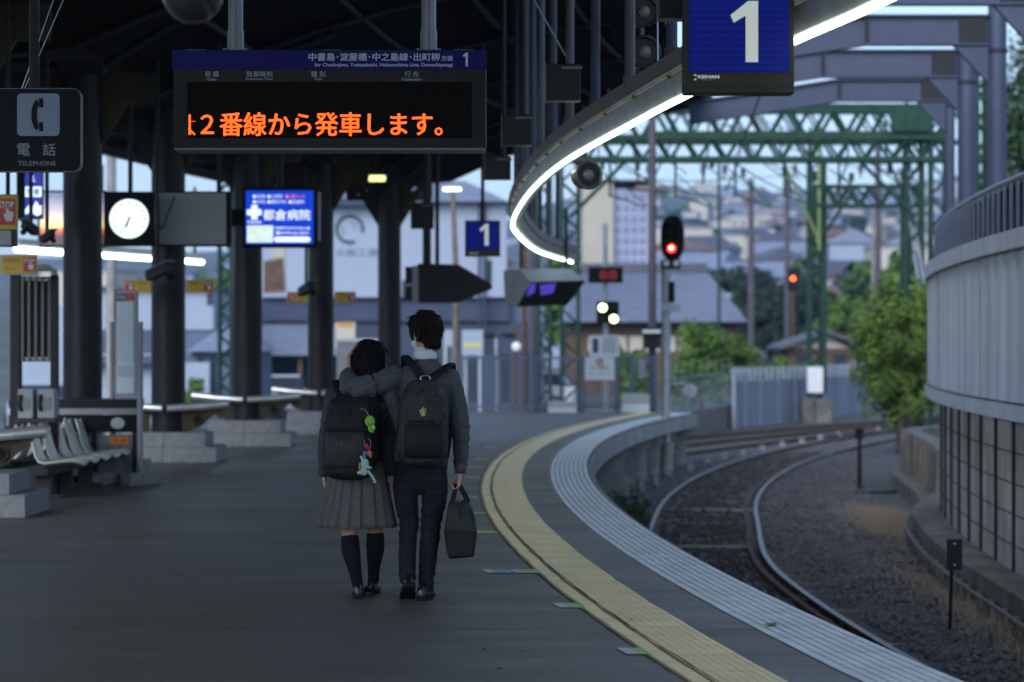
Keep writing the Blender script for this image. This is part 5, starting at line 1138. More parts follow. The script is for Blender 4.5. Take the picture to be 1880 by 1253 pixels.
# left background: white wall building, tiled-roof houses
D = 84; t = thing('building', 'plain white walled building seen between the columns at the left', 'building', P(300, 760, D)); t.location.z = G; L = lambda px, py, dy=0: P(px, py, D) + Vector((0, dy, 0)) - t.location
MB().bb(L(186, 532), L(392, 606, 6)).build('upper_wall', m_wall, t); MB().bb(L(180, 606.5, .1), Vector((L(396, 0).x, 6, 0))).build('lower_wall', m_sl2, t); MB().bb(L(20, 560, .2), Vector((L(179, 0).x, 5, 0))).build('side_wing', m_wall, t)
MB().bb(L(380, 536, -.05), L(391, 560, -.002)).build('window', m_win, t); MB().bb(L(184, 526, -.3), L(396, 531.5, 6.3)).build('roof_edge', m_tiled, t)
D = 78; t = thing('house', 'low house with grey hipped roof behind the green mast on the left', 'house', P(395, 760, D)); t.location.z = G; L = lambda px, py, dy=0: P(px, py, D) + Vector((0, dy, 0)) - t.location
MB().bb(Vector((L(352, 0).x, 0, 0)), L(470, 646, 5)).build('wall', m_sl2, t); a, b = L(345, 646, -.5), L(480, 646, 5.5); r0, r1 = L(395, 596, 2.5), L(440, 596, 2.5)
m = MB(); m.add([(a.x, a.y, a.z), (b.x, a.y, a.z), (b.x, b.y, a.z), (a.x, b.y, a.z), r0, r1], [(0, 1, 5, 4), (1, 2, 5), (2, 3, 4, 5), (3, 0, 4), (3, 2, 1, 0)]); m.build('roof', m_tile, t)
for px in (362, 385, 430): MB().bb(L(px, 655, -.03), L(px + 12, 735, -.002)).build('window', m_win, t)
MB().bb(L(345, 665, -1.5), L(395, 725, -1.3)).build('pale_shed_panel', m_wall, t)
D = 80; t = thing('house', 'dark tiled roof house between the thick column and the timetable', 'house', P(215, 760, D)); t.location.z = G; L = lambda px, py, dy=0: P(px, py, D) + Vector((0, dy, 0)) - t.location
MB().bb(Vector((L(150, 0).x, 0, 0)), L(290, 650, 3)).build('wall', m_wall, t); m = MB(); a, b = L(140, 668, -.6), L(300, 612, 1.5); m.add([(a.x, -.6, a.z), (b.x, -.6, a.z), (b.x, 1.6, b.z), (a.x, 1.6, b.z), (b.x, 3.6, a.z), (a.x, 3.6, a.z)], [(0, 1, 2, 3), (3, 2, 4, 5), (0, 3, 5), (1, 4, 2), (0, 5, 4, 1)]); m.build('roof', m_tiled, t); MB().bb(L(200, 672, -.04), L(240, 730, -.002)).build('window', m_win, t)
# big tiled roof hall to the right
D = 125; t = thing('temple_hall', 'long hall with a broad pale blue tiled roof behind the red signal', 'building', P(1230, 760, D)); t.location.z = G; L = lambda px, py, dy=0: P(px, py, D) + Vector((0, dy, 0)) - t.location
zE, zR, zC = L(0, 592).z, L(0, 494).z, L(0, 480).z
m = MB(); m.add([(L(1030, 0).x, -1.2, zE), (L(1370, 0).x, -1.2, zE), (L(1312, 0).x, 5, zR), (L(1075, 0).x, 5, zR), (L(1370, 0).x, 11, zE), (L(1030, 0).x, 11, zE)], [(0, 1, 2, 3), (1, 4, 2), (4, 5, 3, 2), (5, 0, 3), (0, 5, 4, 1)]); m.build('roof', m_tile, t); MB().bb((L(1075, 0).x, 4.7, zR - .05), (L(1312, 0).x, 5.3, zC + .05)).build('ridge', m_tiled, t)
q = MB()
for i in range(70): x = L(1035, 0).x + (L(1366, 0).x - L(1035, 0).x) * i / 69; xr_ = L(1076, 0).x + (L(1311, 0).x - L(1076, 0).x) * i / 69; q.tube([(x, -1.2, zE + .03), (xr_, 5, zR + .03)], .035, 4)
o = q.build('tile_ribs', m_tile, t); o['kind'] = 'stuff'
MB().bb((L(1045, 0).x, 0, 0), (L(1355, 0).x, 9.8, zE)).build('wall', m_wood, t); MB().bb((L(1080, 0).x, -.05, zE - 1.5), (L(1340, 0).x, -.005, zE - .7)).build('white_wall_strip', m_beige, t)
for px in range(1090, 1340, 30): MB().bb((L(px, 0).x, -.1, 0), (L(px + 5, 0).x, -.06, zE - .3)).build('post', m_wood, t)
D = 98; t = thing('house', 'small brown house with a low gabled tiled roof beyond the fence', 'house', P(1505, 760, D)); t.location.z = G; L = lambda px, py, dy=0: P(px, py, D) + Vector((0, dy, 0)) - t.location
MB().bb(Vector((L(1448, 0).x, 0, 0)), L(1562, 640, 4)).build('wall', m_wood, t); m = MB(); pts = [L(1428, 636, -.6), L(1514, 606, -.6), L(1585, 632, -.6)]; bk = [p + Vector((0, 5, 0)) for p in pts]; lo = [p + Vector((0, 0, -.14)) for p in pts + bk]
m.add(pts + bk + lo, [(0, 1, 4, 3), (1, 2, 5, 4), (6, 9, 10, 7), (7, 10, 11, 8), (0, 6, 7, 1), (1, 7, 8, 2), (3, 4, 10, 9), (4, 5, 11, 10), (0, 3, 9, 6), (2, 8, 11, 5)]); m.build('roof', m_tiled, t)
MB().prism([(L(x, 0).x, L(0, y).z) for x, y in ((1452, 640), (1514, 613), (1560, 640))], (0, -.02, 0), (1, 0, 0), (0, 0, 1), (0, .2, 0)).build('gable', m_beige, t)
for px in (1462, 1530): MB().bb(L(px, 650, -.04), L(px + 22, 690, -.002)).build('window', m_win, t)
D = 160; t = thing('apartment_building', 'tall pale yellow and grey apartment block behind the floodlight', 'building', P(1110, 700, D)); t.location.z = gh(t.location.x, D); L = lambda px, py, dy=0: P(px, py, D) + Vector((0, dy, 0)) - t.location
MB().bb(Vector((L(1070, 0).x, 0, 0)), L(1126, 334, 12)).build('wall', m_cream, t); MB().bb(Vector((L(1126.2, 0).x, .5, 0)), L(1192, 345, 12)).build('wall', mat('lavender_wall', (.30, .32, .45), .8, var=.1, scale=.3), t); MB().bb(L(1068, 330, -.2), L(1196, 333.8, 12.3)).build('roof_edge', m_tiled, t)
for r in range(7):
    for c in range(4): MB().bb(L(1131 + c * 15, 356 + r * 20, .44), L(1140 + c * 15, 367 + r * 20, .49)).build('window', mat('tower_window', (.17, .19, .29), .5, var=.1), t)
# ---------------------------------------------------------------- the town on the slope
def proto(nm, lab, wm, rm, w, d, h, rh, hip=0, cat='house', grp=None):
    t = thing(nm, lab, cat, (0, 0, 0), 0, grp); MB().bb((-w / 2, -d / 2, -2), (w / 2, d / 2, h)).build('wall', wm, t); e = .5
    m = MB(); m.add([(-w / 2 - e, -d / 2 - e, h + .01), (w / 2 + e, -d / 2 - e, h + .01), (w / 2 + e, d / 2 + e, h + .01), (-w / 2 - e, d / 2 + e, h + .01), (-w / 2 - e + hip, 0, h + rh), (w / 2 + e - hip, 0, h + rh)], [(0, 1, 5, 4), (1, 2, 5), (2, 3, 4, 5), (3, 0, 4), (3, 2, 1, 0)]); m.build('roof', rm, t)
    for i in range(3):
        for z in (1.0, 3.7):
            if z + 1.2 < h: x = -w / 2 + w * (i + .5) / 3; MB().bb((x - .6, -d / 2 - .04, z), (x + .6, -d / 2 - .002, z + 1.1)).build('window', m_win, t)
    return t
m_pink = mat('pinkish_wall', (.42, .33, .34), .8, var=.1, scale=.4); m_lav = MATS['lavender_wall']
PR = [(m_wall, m_tile, 9, 7, 5.5, 2.2, 0, 'pale white two-storey house with grey-blue gabled roof on the town slope'), (m_cream, m_tiled, 8, 7, 5.2, 2.0, 2, 'cream two-storey house with dark hipped roof on the town slope'), (m_lav, m_tiled, 11, 8, 4.6, 2.6, 3, 'lavender grey house under a wide dark hipped roof on the town slope'), (m_pink, mat('red_brown_tiles', (.16, .09, .085), .7, var=.2, scale=1), 9, 7, 5.4, 1.8, 0, 'pinkish house with reddish brown gabled roof on the town slope'), (m_beige, m_tile, 12, 8, 8.2, .6, 3, 'flat-roofed beige three-storey house on the town slope'), (m_wall, m_tiled, 14, 8, 4.0, 3.0, 3, 'long low white house with a tall dark roof on the town slope')]
protos = [None] * len(PR); rnd = random.Random(77); spots = []
for k in range(2500):
    px = rnd.uniform(1040, 1760) if rnd.random() < .9 else rnd.uniform(150, 1000); d = 215 + 1350 * rnd.random() ** 1.15
    x = P(px, 0, d).x
    if len(spots) >= 290: break
    if px < 1000 and d < 200: continue
    if d < 190 and 1040 < px < 1420: continue
    if all((x - a) ** 2 + (d - b) ** 2 > (8.5 + d * .005) ** 2 for a, b in spots): spots.append((x, d))
grpn = 'houses scattered over the town slope'
for i, (x, d) in enumerate(spots):
    j = i % len(PR); z = gh(x, d); rz = rnd.uniform(-.5, .5) + (PI / 2 if rnd.random() < .3 else 0); sc = rnd.uniform(.6, .95)
    if protos[j] is None:
        wm, rm, w, dd, h, rh, hip, lab = PR[j]; protos[j] = o = proto('house', lab, wm, rm, w, dd, h, rh, hip, grp='%s house of the town slope' % lab.split(' house')[0]); o.location = (x, d, z); o.rotation_euler = (0, 0, rz); o.scale = (sc,) * 3
    else: copy_thing(protos[j], (x, d, z), rz, scale=sc)
tp = None
for i in range(70):
    px = rnd.uniform(1040, 1760) if i % 6 else rnd.uniform(150, 1000); d = 150 + 1100 * rnd.random() ** 1.3; x = P(px, 0, d).x; z = gh(x, d)
    if i < 3:
        o = tree('tree', ['mid green round tree among the houses on the slope', 'bluish dark tree among the houses on the slope', 'deep green bushy tree among the houses on the slope'][i], (x, d, z), 7, (3, 3, 2.6), 16, 60, .35, [lm_m, lm_d, lm_o][i], 40 + i, group=['green', 'dark', 'deep green'][i] + ' trees among the houses'); tp = (tp or []) + [o]
    else: copy_thing(tp[i % 3], (x, d, z), rnd.random() * 6, scale=rnd.uniform(.7, 1.4))
# street things behind the left fence
def car(px, py, D, label, m_, rz, s=1.0):
    t = thing('parked_car', label, 'car', P(px, py, D), rz); t.location.z = gh(t.location.x, D)
    b_ = []
    for y, w in ((-.82, .93), (-.6, 1), (.6, 1), (.82, .93)): b_.append([Vector((x * (w if abs(x) > 1.9 else 1), y, z)) for x, z in ((-2.05, .35), (-2.1, .75), (-1.95, .95), (-1.1, 1.02), (1.15, 1.05), (1.95, .9), (2.1, .65), (2.05, .35))])
    m = MB(); m.loft(b_); m.build('body', m_, t, bevel=.05)
    c_ = []
    for y, w in ((-.72, .9), (-.6, 1), (.6, 1), (.72, .9)): c_.append([Vector((x, y, z)) for x, z in ((-1.75, 1.0), (-1.45, 1.0 + .48 * w), (.35, 1.0 + .5 * w), (1.2, 1.04))])
    m = MB(); m.loft(c_); m.build('cabin', m_win, t, bevel=.03); MB().bb((-1.4, -.58, 1.485), (.3, .58, 1.53)).build('roof', m_, t, bevel=.03)
    for x in (-1.3, 1.3):
        for y in (-.8, .8): m = MB(); m.tube([(x, y - .1, .32), (x, y + .1, .32)], .32, 16); w_ = m.build('wheel', m_blk2, t); m = MB(); m.tube([(x, y - .11, .32), (x, y + .11, .32)], .18, 12); m.build('rim', m_galv, w_)
    for y in (-.6, .6): MB().box((2.06, y, .7), (.06, .28, .14)).build('headlight', m_white, t)
car(965, 712, 96, 'white car blurred behind the platform-end fence', m_white, math.radians(170))
car(520, 715, 87, 'white car seen left of the girl above the leaning rail', m_white, math.radians(95))
car(70, 700, 70, 'pale car behind the slatted telephone stand', mat('silver_paint', (.4, .45, .55), .3, .3, var=.03), math.radians(100))
def board(px0, px1, py0, py1, D, label, mm, stripe=None, legs=True):
    t = thing('signboard', label, 'signboard', P((px0 + px1) / 2, py1, D)); k = D / F; w, h = (px1 - px0) * k, (py1 - py0) * k
    f = MB().bb((-w / 2, 0, 0), (w / 2, .08, h)).build('board', mm, t)
    if stripe: MB().bb((-w / 2 + .05, -.01, h * stripe[0]), (w / 2 - .05, -.002, h * stripe[1])).build('stripe', stripe[2], f)
    if legs:
        for s in (-1, 1): MB().bb((s * w * .35 - .04, .02, G - t.location.z), (s * w * .35 + .04, .06, -.003)).build('leg', m_galv, t)
board(848, 887, 606, 653, 70, 'white billboard with a yellow stripe right of the boy', m_wall, (.30, .5, mat('yellow_stripe', (.5, .47, .15), .6, var=.05)))
board(814, 836, 606, 636, 70.5, 'smaller white billboard just right of the boy’s head', m_wall)
board(616, 652, 592, 640, 66, 'cream signboard with an orange top above the girl', m_beige, (.82, .99, mat('orange_stripe', (.5, .25, .04), .6, var=.05)))
board(1172, 1184, 656, 694, 56.5, 'narrow white and red banner on the fence left of the dark pole', m_wall, (.1, .95, mat('pink_stripe', (.5, .2, .2), .6, var=.3, scale=9)), False)
D = 60; t = thing('grey_wall', 'low grey wall behind the girl’s head', 'wall', P(660, 760, D)); t.location.z = G; L = lambda px, py, dy=0: P(px, py, D) + Vector((0, dy, 0)) - t.location
MB().bb(Vector((L(618, 0).x, 0, 0)), L(718, 628, .2)).build('panel', mat('dull_grey_wall', (.12, .125, .14), .8, var=.15), t); MB().bb(L(616, 622, -.03), L(720, 627.9, .23)).build('cap', m_greym, t)
t = thing('traffic_mirror', 'round roadside mirror beyond the fence right of the boy', 'mirror', P(945, 760, 66)); t.location.z = G; L = lambda px, py, dy=0: P(px, py, 66) + Vector((0, dy, 0)) - t.location
MB().tube([(0, 0, 0), L(945, 600)], .05, 8).build('pole', m_rust, t); MB().ell(L(948, 637, -.06), (.13, .05, .13)).build('mirror', m_white, t, smooth=70)
t = thing('street_lamp', 'dark twin-headed street lamp beyond the fence', 'street lamp', P(911, 760, 66)); t.location.z = G; L = lambda px, py, dy=0: P(px, py, 66) + Vector((0, dy, 0)) - t.location
MB().tube([(0, 0, 0), L(911, 620)], .04, 8).build('pole', m_galv, t); m = MB(); m.tube([L(911, 622), L(905, 615), L(895, 612)], .04, 6); m.tube([L(911, 622), L(925, 612), L(936, 617)], .04, 6); m.build('arms', m_blk, t)
for px in (897, 934): MB().ell(L(px, 616), (.16, .12, .09)).build('lamp_head', m_blk, t, smooth=60)
# ================================================================ THE TWO PEOPLE
S_ = 14.84 / F
def cloth(nm, c, rough=.9, var=.18, scale=30, bump=.25, bs=350, sheen=.0):
    return mat(nm, c, rough, var=var, scale=scale, bump=bump, bscale=bs, spec=.2, sheen=sheen)
m_skin = mat('skin', (.46, .26, .19), .55, var=.06, scale=12); m_knit = cloth('grey_knit', (.084, .092, .103)); m_knit2 = cloth('grey_knit_girl', (.056, .061, .070))
m_skirt = cloth('skirt_wool', (.098, .102, .098), bump=.1); m_sock = cloth('navy_sock', (.008, .009, .014)); m_shoe = mat('shoe_leather', (.010, .010, .012), .25, var=0, spec=.45); m_hairb = mat('dark_brown_hair', (.014, .008, .005), .6, var=.4, scale=30, bump=.5, bscale=90, stretch=(3, 3, .35)); m_hairg = mat('black_hair', (.004, .0035, .004), .62, var=.4, scale=30, bump=.4, bscale=90, stretch=(3, 3, .3))
m_shirt = mat('white_cotton', (.66, .68, .72), .8, var=.05, scale=20); m_pack = cloth('black_nylon', (.016, .017, .017), .6, var=.25, scale=12, bump=.25, bs=200); m_pack2 = cloth('grey_nylon', (.034, .036, .034), .55, var=.25, scale=9, bump=.25, bs=200); m_web = cloth('webbing', (.012, .013, .017), .7); m_maskm = mat('mask_white', (.72, .74, .78), .8, var=.04)
def plaid():
    m = bpy.data.materials.new('navy_plaid'); m.use_nodes = True; MATS['navy_plaid'] = m; n = m.node_tree.nodes; l = m.node_tree.links; b = n['Principled BSDF']; b.inputs['Roughness'].default_value = .9; b.inputs['Specular IOR Level'].default_value = .2
    tc = n.new('ShaderNodeTexCoord'); sp = n.new('ShaderNodeSeparateXYZ'); l.new(tc.outputs['Object'], sp.inputs[0]); fac = None
    for ax, pitch in ((0, .034), (1, .034), (2, .042)):
        a = n.new('ShaderNodeMath'); a.operation = 'DIVIDE'; a.inputs[1].default_value = pitch; f = n.new('ShaderNodeMath'); f.operation = 'FRACT'; g_ = n.new('ShaderNodeMath'); g_.operation = 'LESS_THAN'; g_.inputs[1].default_value = .13 if ax != 1 else .0
        l.new(sp.outputs[ax], a.inputs[0]); l.new(a.outputs[0], f.inputs[0]); l.new(f.outputs[0], g_.inputs[0])
        if fac is None: fac = g_.outputs[0]
        else:
            x = n.new('ShaderNodeMath'); x.operation = 'MAXIMUM'; l.new(fac, x.inputs[0]); l.new(g_.outputs[0], x.inputs[1]); fac = x.outputs[0]
    mx = n.new('ShaderNodeMix'); mx.data_type = 'RGBA'; mx.inputs[6].default_value = (.016, .018, .024, 1); mx.inputs[7].default_value = (.009, .010, .013, 1); l.new(fac, mx.inputs[0]); l.new(mx.outputs[2], b.inputs['Base Color']); return m
m_plaid = plaid()
def blob(mb, name, m_, parent, vox=.006, it=4, disp=None, fac=.5):
    o = mb.build('tmp_blob', m_); r = o.modifiers.new('r', 'REMESH'); r.mode = 'VOXEL'; r.voxel_size = vox; s = o.modifiers.new('s', 'SMOOTH'); s.iterations = it; s.factor = fac
    dg = bpy.context.evaluated_depsgraph_get(); me = bpy.data.meshes.new_from_object(o.evaluated_get(dg)); bpy.data.objects.remove(o); me.name = name
    if disp:
        ns = [(v.co.copy(), v.normal.copy()) for v in me.vertices]
        for v, (c, n_) in zip(me.vertices, ns): v.co = c + n_ * disp(c, n_)
        me.update()
    me.polygons.foreach_set('use_smooth', [True] * len(me.polygons))
    me.materials.clear(); me.materials.append(m_)
    q = bpy.data.objects.new(name, me); COL.objects.link(q); q.parent = parent; return q
def limb(mb, nodes, sub=4, n=18):
    """nodes: (x, y, z, rx, ry); ellipse sections, rounded ends"""
    A = spline([Vector(a[:3]) for a in nodes], sub); Rr = spline([Vector((a[3], a[4] if len(a) > 4 else a[3], 0)) for a in nodes], sub); rings = []
    t0 = (A[1] - A[0]).normalized(); t1 = (A[-1] - A[-2]).normalized(); r0, r1 = Rr[0], Rr[-1]
    A2 = [A[0] - t0 * min(r0.x, r0.y) * .7, A[0] - t0 * min(r0.x, r0.y) * .4] + A + [A[-1] + t1 * min(r1.x, r1.y) * .4, A[-1] + t1 * min(r1.x, r1.y) * .7]; R2 = [r0 * .45, r0 * .85] + Rr + [r1 * .85, r1 * .45]
    for i, p in enumerate(A2):
        t = (A2[min(i + 1, len(A2) - 1)] - A2[max(i - 1, 0)]).normalized(); ref = Vector((1, 0, 0)) if abs(t.x) < .85 else Vector((0, 0, 1)); u = (ref - t * ref.dot(t)).normalized(); w = t.cross(u)
        rings.append([p + u * math.cos(2 * PI * k / n) * R2[i].x + w * math.sin(2 * PI * k / n) * R2[i].y for k in range(n)])
    mb.loft(rings)
def hand(mb, wr, d, n_, w, side=1, curl=(35, 45, 30), s=1.0, r=.0085):
    d, n_, w = Vector(d).normalized(), Vector(n_).normalized(), Vector(w).normalized(); wr = Vector(wr)
    for i in range(4): limb(mb, [(*(wr + w * (i - 1.5) * .013 * s), .015 * s), (*(wr + d * .045 * s + w * (i - 1.5) * .018 * s), .014 * s), (*(wr + d * .082 * s + w * (i - 1.5) * .020 * s), .0115 * s)], 2, 8)
    for i, L_ in enumerate((.070, .078, .072, .056)):
        p = wr + d * .084 * s + w * (i - 1.5) * .0212 * s; a = 0; pts = [p]
        for j, (c, fr) in enumerate(zip(curl, (.44, .32, .24))):
            a += math.radians(c); p = p + (d * math.cos(a) + n_ * math.sin(a)) * L_ * fr * s; pts.append(p)
        limb(mb, [(*q, r * s * (1 - .09 * k)) for k, q in enumerate(pts)], 2, 8)
    b = wr + d * .028 * s - w * .026 * s; e1 = b + (d * .6 - w * .75 + n_ * .35).normalized() * .036 * s; e2 = e1 + (d * .85 - w * .25 + n_ * .6).normalized() * .032 * s
    limb(mb, [(*b, .013 * s), (*e1, .0115 * s), (*e2, .009 * s)], 3, 8)
def head(mb, c, R, k=1.0):
    q = lambda v: Vector(c) + R @ (Vector(v) * k)
    mb.ell(q((0, -.008, .02)), (.076 * k, .094 * k, .096 * k), 24, 16, rot=R); mb.ell(q((0, .028, -.045)), (.056 * k, .062 * k, .072 * k), 20, 12, rot=R); mb.ell(q((0, .062, -.095)), (.026 * k, .022 * k, .02 * k), rot=R)
    mb.ell(q((0, .094, -.024)), (.011 * k, .018 * k, .022 * k), rot=R); mb.ell(q((0, .088, .002)), (.009 * k, .012 * k, .03 * k), rot=R); mb.ell(q((0, .080, .022)), (.048 * k, .014 * k, .010 * k), rot=R); mb.ell(q((0, .086, -.063)), (.022 * k, .010 * k, .007 * k), rot=R)
    for s in (-1, 1): mb.ell(q((s * .078, -.004, -.02)), (.010 * k, .021 * k, .033 * k), 14, 10, rot=R @ Matrix.Rotation(s * .3, 3, 'Z')); mb.ell(q((s * .045, .062, -.03)), (.022 * k, .018 * k, .02 * k), rot=R)
def face_bits(parent, c, R, k=1.0):
    q = lambda v: Vector(c) + R @ (Vector(v) * k)
    for s in (-1, 1):
        m = MB(); m.ell(q((s * .031, .076, .004)), (.012 * k, .012 * k, .009 * k), rot=R); e = m.build('eye', mat('eye_white', (.7, .7, .7), .3, var=0), parent, smooth=80)
        m = MB(); m.ell(q((s * .031, .0865, .004)), (.0055 * k, .004 * k, .0055 * k), rot=R); m.build('iris', mat('iris', (.02, .01, .008), .2, var=0), e)
        m = MB(); m.ell(q((s * .031, .088, .024)), (.018 * k, .006 * k, .0035 * k), rot=R); m.build('eyebrow', m_hairb, parent)
def folds(a1, a2, zsc=26, seed=0):
    def f(c, n_):
        v = noise.noise(Vector((c.x * 13 + seed, c.y * 13, c.z * zsc))); w = noise.noise(Vector((c.x * 45, c.y * 45, c.z * 60 + seed)))
        return a1 * (1 - abs(v) * 2.2) + a2 * w
    return f
def shoe(mb, base, yaw, pitch=0, k=1.0):
    st = [(-.085, .020, .050), (-.078, .030, .062), (-.05, .036, .076), (-.01, .037, .082), (.03, .040, .072), (.08, .046, .054), (.13, .045, .045), (.165, .036, .038), (.185, .020, .028), (.19, .008, .018)]
    R = Matrix.Rotation(yaw, 3, 'Z') @ Matrix.Rotation(-pitch, 3, 'X'); pv = Vector((0, .12, 0)); rings = []
    for y, w, h in st:
        r = []
        for j in range(16):
            a = 2 * PI * j / 16; z = h * math.sin(a) if math.sin(a) > 0 else .012 * math.sin(a); r.append(Vector(base) + R @ ((Vector((w * math.cos(a), y, .022 + z)) - pv) * k) + pv * k)
        rings.append(r)
    mb.loft(rings)
    so = MB(); o = [(w * 1.06, y) for y, w, h in st] + [(-w * 1.06, y) for y, w, h in reversed(st)]
    fn = lambda x, y, z: Vector(base) + R @ ((Vector((x, y, z)) - pv) * k) + pv * k
    A = [fn(x, y, 0.004) for x, y in o]; B = [fn(x, y, .022) for x, y in o]; n = len(o); so.add(A + B, [tuple(range(n - 1, -1, -1)), tuple(range(n, 2 * n))] + [(i, (i + 1) % n, (i + 1) % n + n, i + n) for i in range(n)])
    h = [(.034, -.088), (.036, -.03), (-.036, -.03), (-.034, -.088)]; A = [fn(x, y, -.008) for x, y in h]; B = [fn(x, y, .0035) for x, y in h]; so.add(A + B, [(3, 2, 1, 0), (4, 5, 6, 7), (0, 1, 5, 4), (1, 2, 6, 5), (2, 3, 7, 6), (3, 0, 4, 7)])
    return so
def legfold(c, n_):
    b = folds(.004, .001, 20, 5)(c, n_); k = max(0, 1 - abs(c.z - .45) / .16) + max(0, 1 - abs(c.z - .12) / .10)
    return b + .0035 * k * math.sin(c.z * 110 + c.x * 35 + 3 * noise.noise(c * 14))
def armfold(c, n_):
    b = folds(.0045, .001)(c, n_)
    if c.x < -.15 and c.z > 1.12: return b + .0042 * math.sin((c.x * .8 - c.z * .9) * 62 + 4 * noise.noise(c * 9)) * min(1, (-.15 - c.x) / .1)
    if c.x > .16: k = max(0, 1 - abs(c.z - 1.02) / .14) + max(0, 1 - abs(c.z - .80) / .06); return b + .0035 * k * math.sin(c.z * 100 + c.y * 60 + 3 * noise.noise(c * 12))
    return b
def finish_person(body, label): tag(body, label, 'person')
# -------------------------------------------------- the boy
BY = thing('tmp', None, None)
bpy.data.objects.remove(BY)
b0 = P(770, 1100, 14.84); b0.z = 0
def B(px, py, y=0): return ((px - 770) * S_, y, (1100 - py) * S_)
hc = Vector(B(781, 611, .03)); HR = Matrix.Rotation(math.radians(38), 3, 'Z') @ Matrix.Rotation(math.radians(-4), 3, 'X')
mb = MB()
limb(mb, [(*B(772, 868), .125, .085), (*B(773, 835), .130, .09), (*B(776, 795), .125, .085), (*B(778, 740), .140, .095), (*B(779, 705), .145, .085), (*B(781, 685), .105, .065), (*B(782, 668, .01), .052, .050)])
limb(mb, [(*B(782, 668, .01), .056), (*B(782, 650, .015), .053), (*B(781, 632, .02), .054)])
head(mb, hc, HR)
limb(mb, [(*B(750, 872), .060), (*B(746, 912), .052), (*B(751, 960, .02), .040), (*B(749, 1000, -.02), .036), (*B(749, 1062, -.08), .030)])
limb(mb, [(*B(794, 872), .060), (*B(796, 915, .01), .052), (*B(791, 960, .02), .040), (*B(788, 1005, .01), .038), (*B(782, 1078, -.01), .030)])
limb(mb, [(*B(749, 1062, -.08), .030), (*B(748, 1078, -.06), .030), (*B(747, 1090, .02), .022)]); limb(mb, [(*B(781, 1078, -.01), .034), (*B(784, 1088, .05), .032), (*B(785, 1092, .1), .026)])
RA = [B(822, 692), B(836, 735, -.01), B(845, 785, -.02), B(845, 830, .0), B(845, 866, .02)]
LA = [B(728, 690, -.02), B(700, 702, -.10), B(668, 711, -.15), B(646, 706, -.10), B(642, 692, -.02), B(641, 682, .03)]
limb(mb, [(*a, r) for a, r in zip(RA, (.045, .040, .036, .032, .026))]); limb(mb, [(*a, r) for a, r in zip(LA, (.045, .042, .038, .034, .030, .026))])
hand(mb, B(845, 868, .02), (-.12, 0, -1), (-1, 0, .05), (0, -1, 0), curl=(50, 60, 40)); hand(mb, B(641, 683, .03), (-.02, .30, 1), (.95, .2, .1), (-.1, -.9, .42), curl=(40, 45, 30))
boy = blob(mb, 'person', m_skin, None, .0045, 3); boy.location = b0
finish_person(boy, 'taller person in dark grey sweater and plaid trousers, one arm round the other’s shoulders')
face_bits(boy, hc, HR)
mb = MB(); limb(mb, [(*B(773, 848), .160, .118), (*B(774, 832), .166, .122), (*B(776, 790), .158, .112), (*B(778, 735), .176, .122), (*B(779, 700), .185, .115), (*B(781, 682), .150, .095), (*B(782, 665, .01), .074, .066)])
limb(mb, [(*B(823, 694), .068, .075), (*B(837, 735, -.01), .060), (*B(845, 785, -.02), .055), (*B(846, 830, .0), .046), (*B(846, 848, .01), .042), (*B(845, 862, .015), .034)])
limb(mb, [(*B(728, 692, -.02), .075), (*B(700, 704, -.10), .068), (*B(668, 711, -.15), .064), (*B(645, 708, -.11), .062), (*B(641, 694, -.03), .052), (*B(641, 687, .01), .038)])
# gathered cloth under the raised arm
limb(mb, [(*B(712, 712, -.06), .045, .06), (*B(728, 745, -.03), .05, .07), (*B(738, 790, -.02), .04, .07)])
sw = blob(mb, 'sweater', m_knit, boy, .006, 6, armfold)
mb = MB(); mb.tube([B(845, 858, .013), B(845, 869, .018)], [.036, .033], 16); mb.build('cuff', m_knit2, boy, smooth=60)
mb = MB(); rings = []
for py, rx, ry, dy in ((668, .056, .052, .01), (660, .070, .066, .008), (654, .073, .068, .008), (647, .067, .061, .011), (640, .060, .055, .014), (643, .057, .052, .014), (655, .055, .050, .012)):
    c = Vector(B(780.5, py, dy)); rings.append([c + Vector((math.cos(2 * PI * k / 28) * rx, math.sin(2 * PI * k / 28) * ry, -.010 * math.sin(2 * PI * k / 28))) for k in range(28)])
mb.loft(rings, caps=False); mb.build('shirt_collar', m_shirt, boy, smooth=60)
mb = MB()
limb(mb, [(*B(772, 885), .155, .108), (*B(772, 865), .160, .115), (*B(773, 840), .158, .112), (*B(774, 825), .15, .108)])
limb(mb, [(*B(747, 880), .080, .105), (*B(745, 912), .072, .090), (*B(748, 940, .02), .064, .08), (*B(751, 960, .02), .058, .07), (*B(749, 985, -.01), .053, .064), (*B(748, 1020, -.05), .051, .062), (*B(749, 1060, -.08), .050, .064)])
limb(mb, [(*B(797, 880), .084, .105), (*B(797, 915, .01), .076, .090), (*B(791, 960, .02), .060, .074), (*B(788, 1005, .01), .056, .066), (*B(784, 1050, .0), .049, .058), (*B(782, 1080, -.01), .045, .056)])
tr = blob(mb, 'trousers', m_plaid, boy, .006, 5, legfold)
hq = lambda v: hc + HR @ Vector(v)
mb = MB(); mb.ell(hq((0, -.018, .030)), (.088, .104, .098), 28, 18, rot=HR); mb.ell(hq((0, -.062, -.045)), (.062, .046, .064), 20, 12, rot=HR); mb.ell(hq((0, .055, .065)), (.074, .055, .050), 20, 12, rot=HR)
for s in (-1, 1): mb.ell(hq((s * .062, -.02, .015)), (.026, .062, .050), 16, 10, rot=HR); mb.ell(hq((s * .066, .035, .02)), (.016, .03, .045), 14, 10, rot=HR)
mb.ell(hq((-.02, -.03, .085)), (.06, .07, .05), 20, 12, rot=HR)
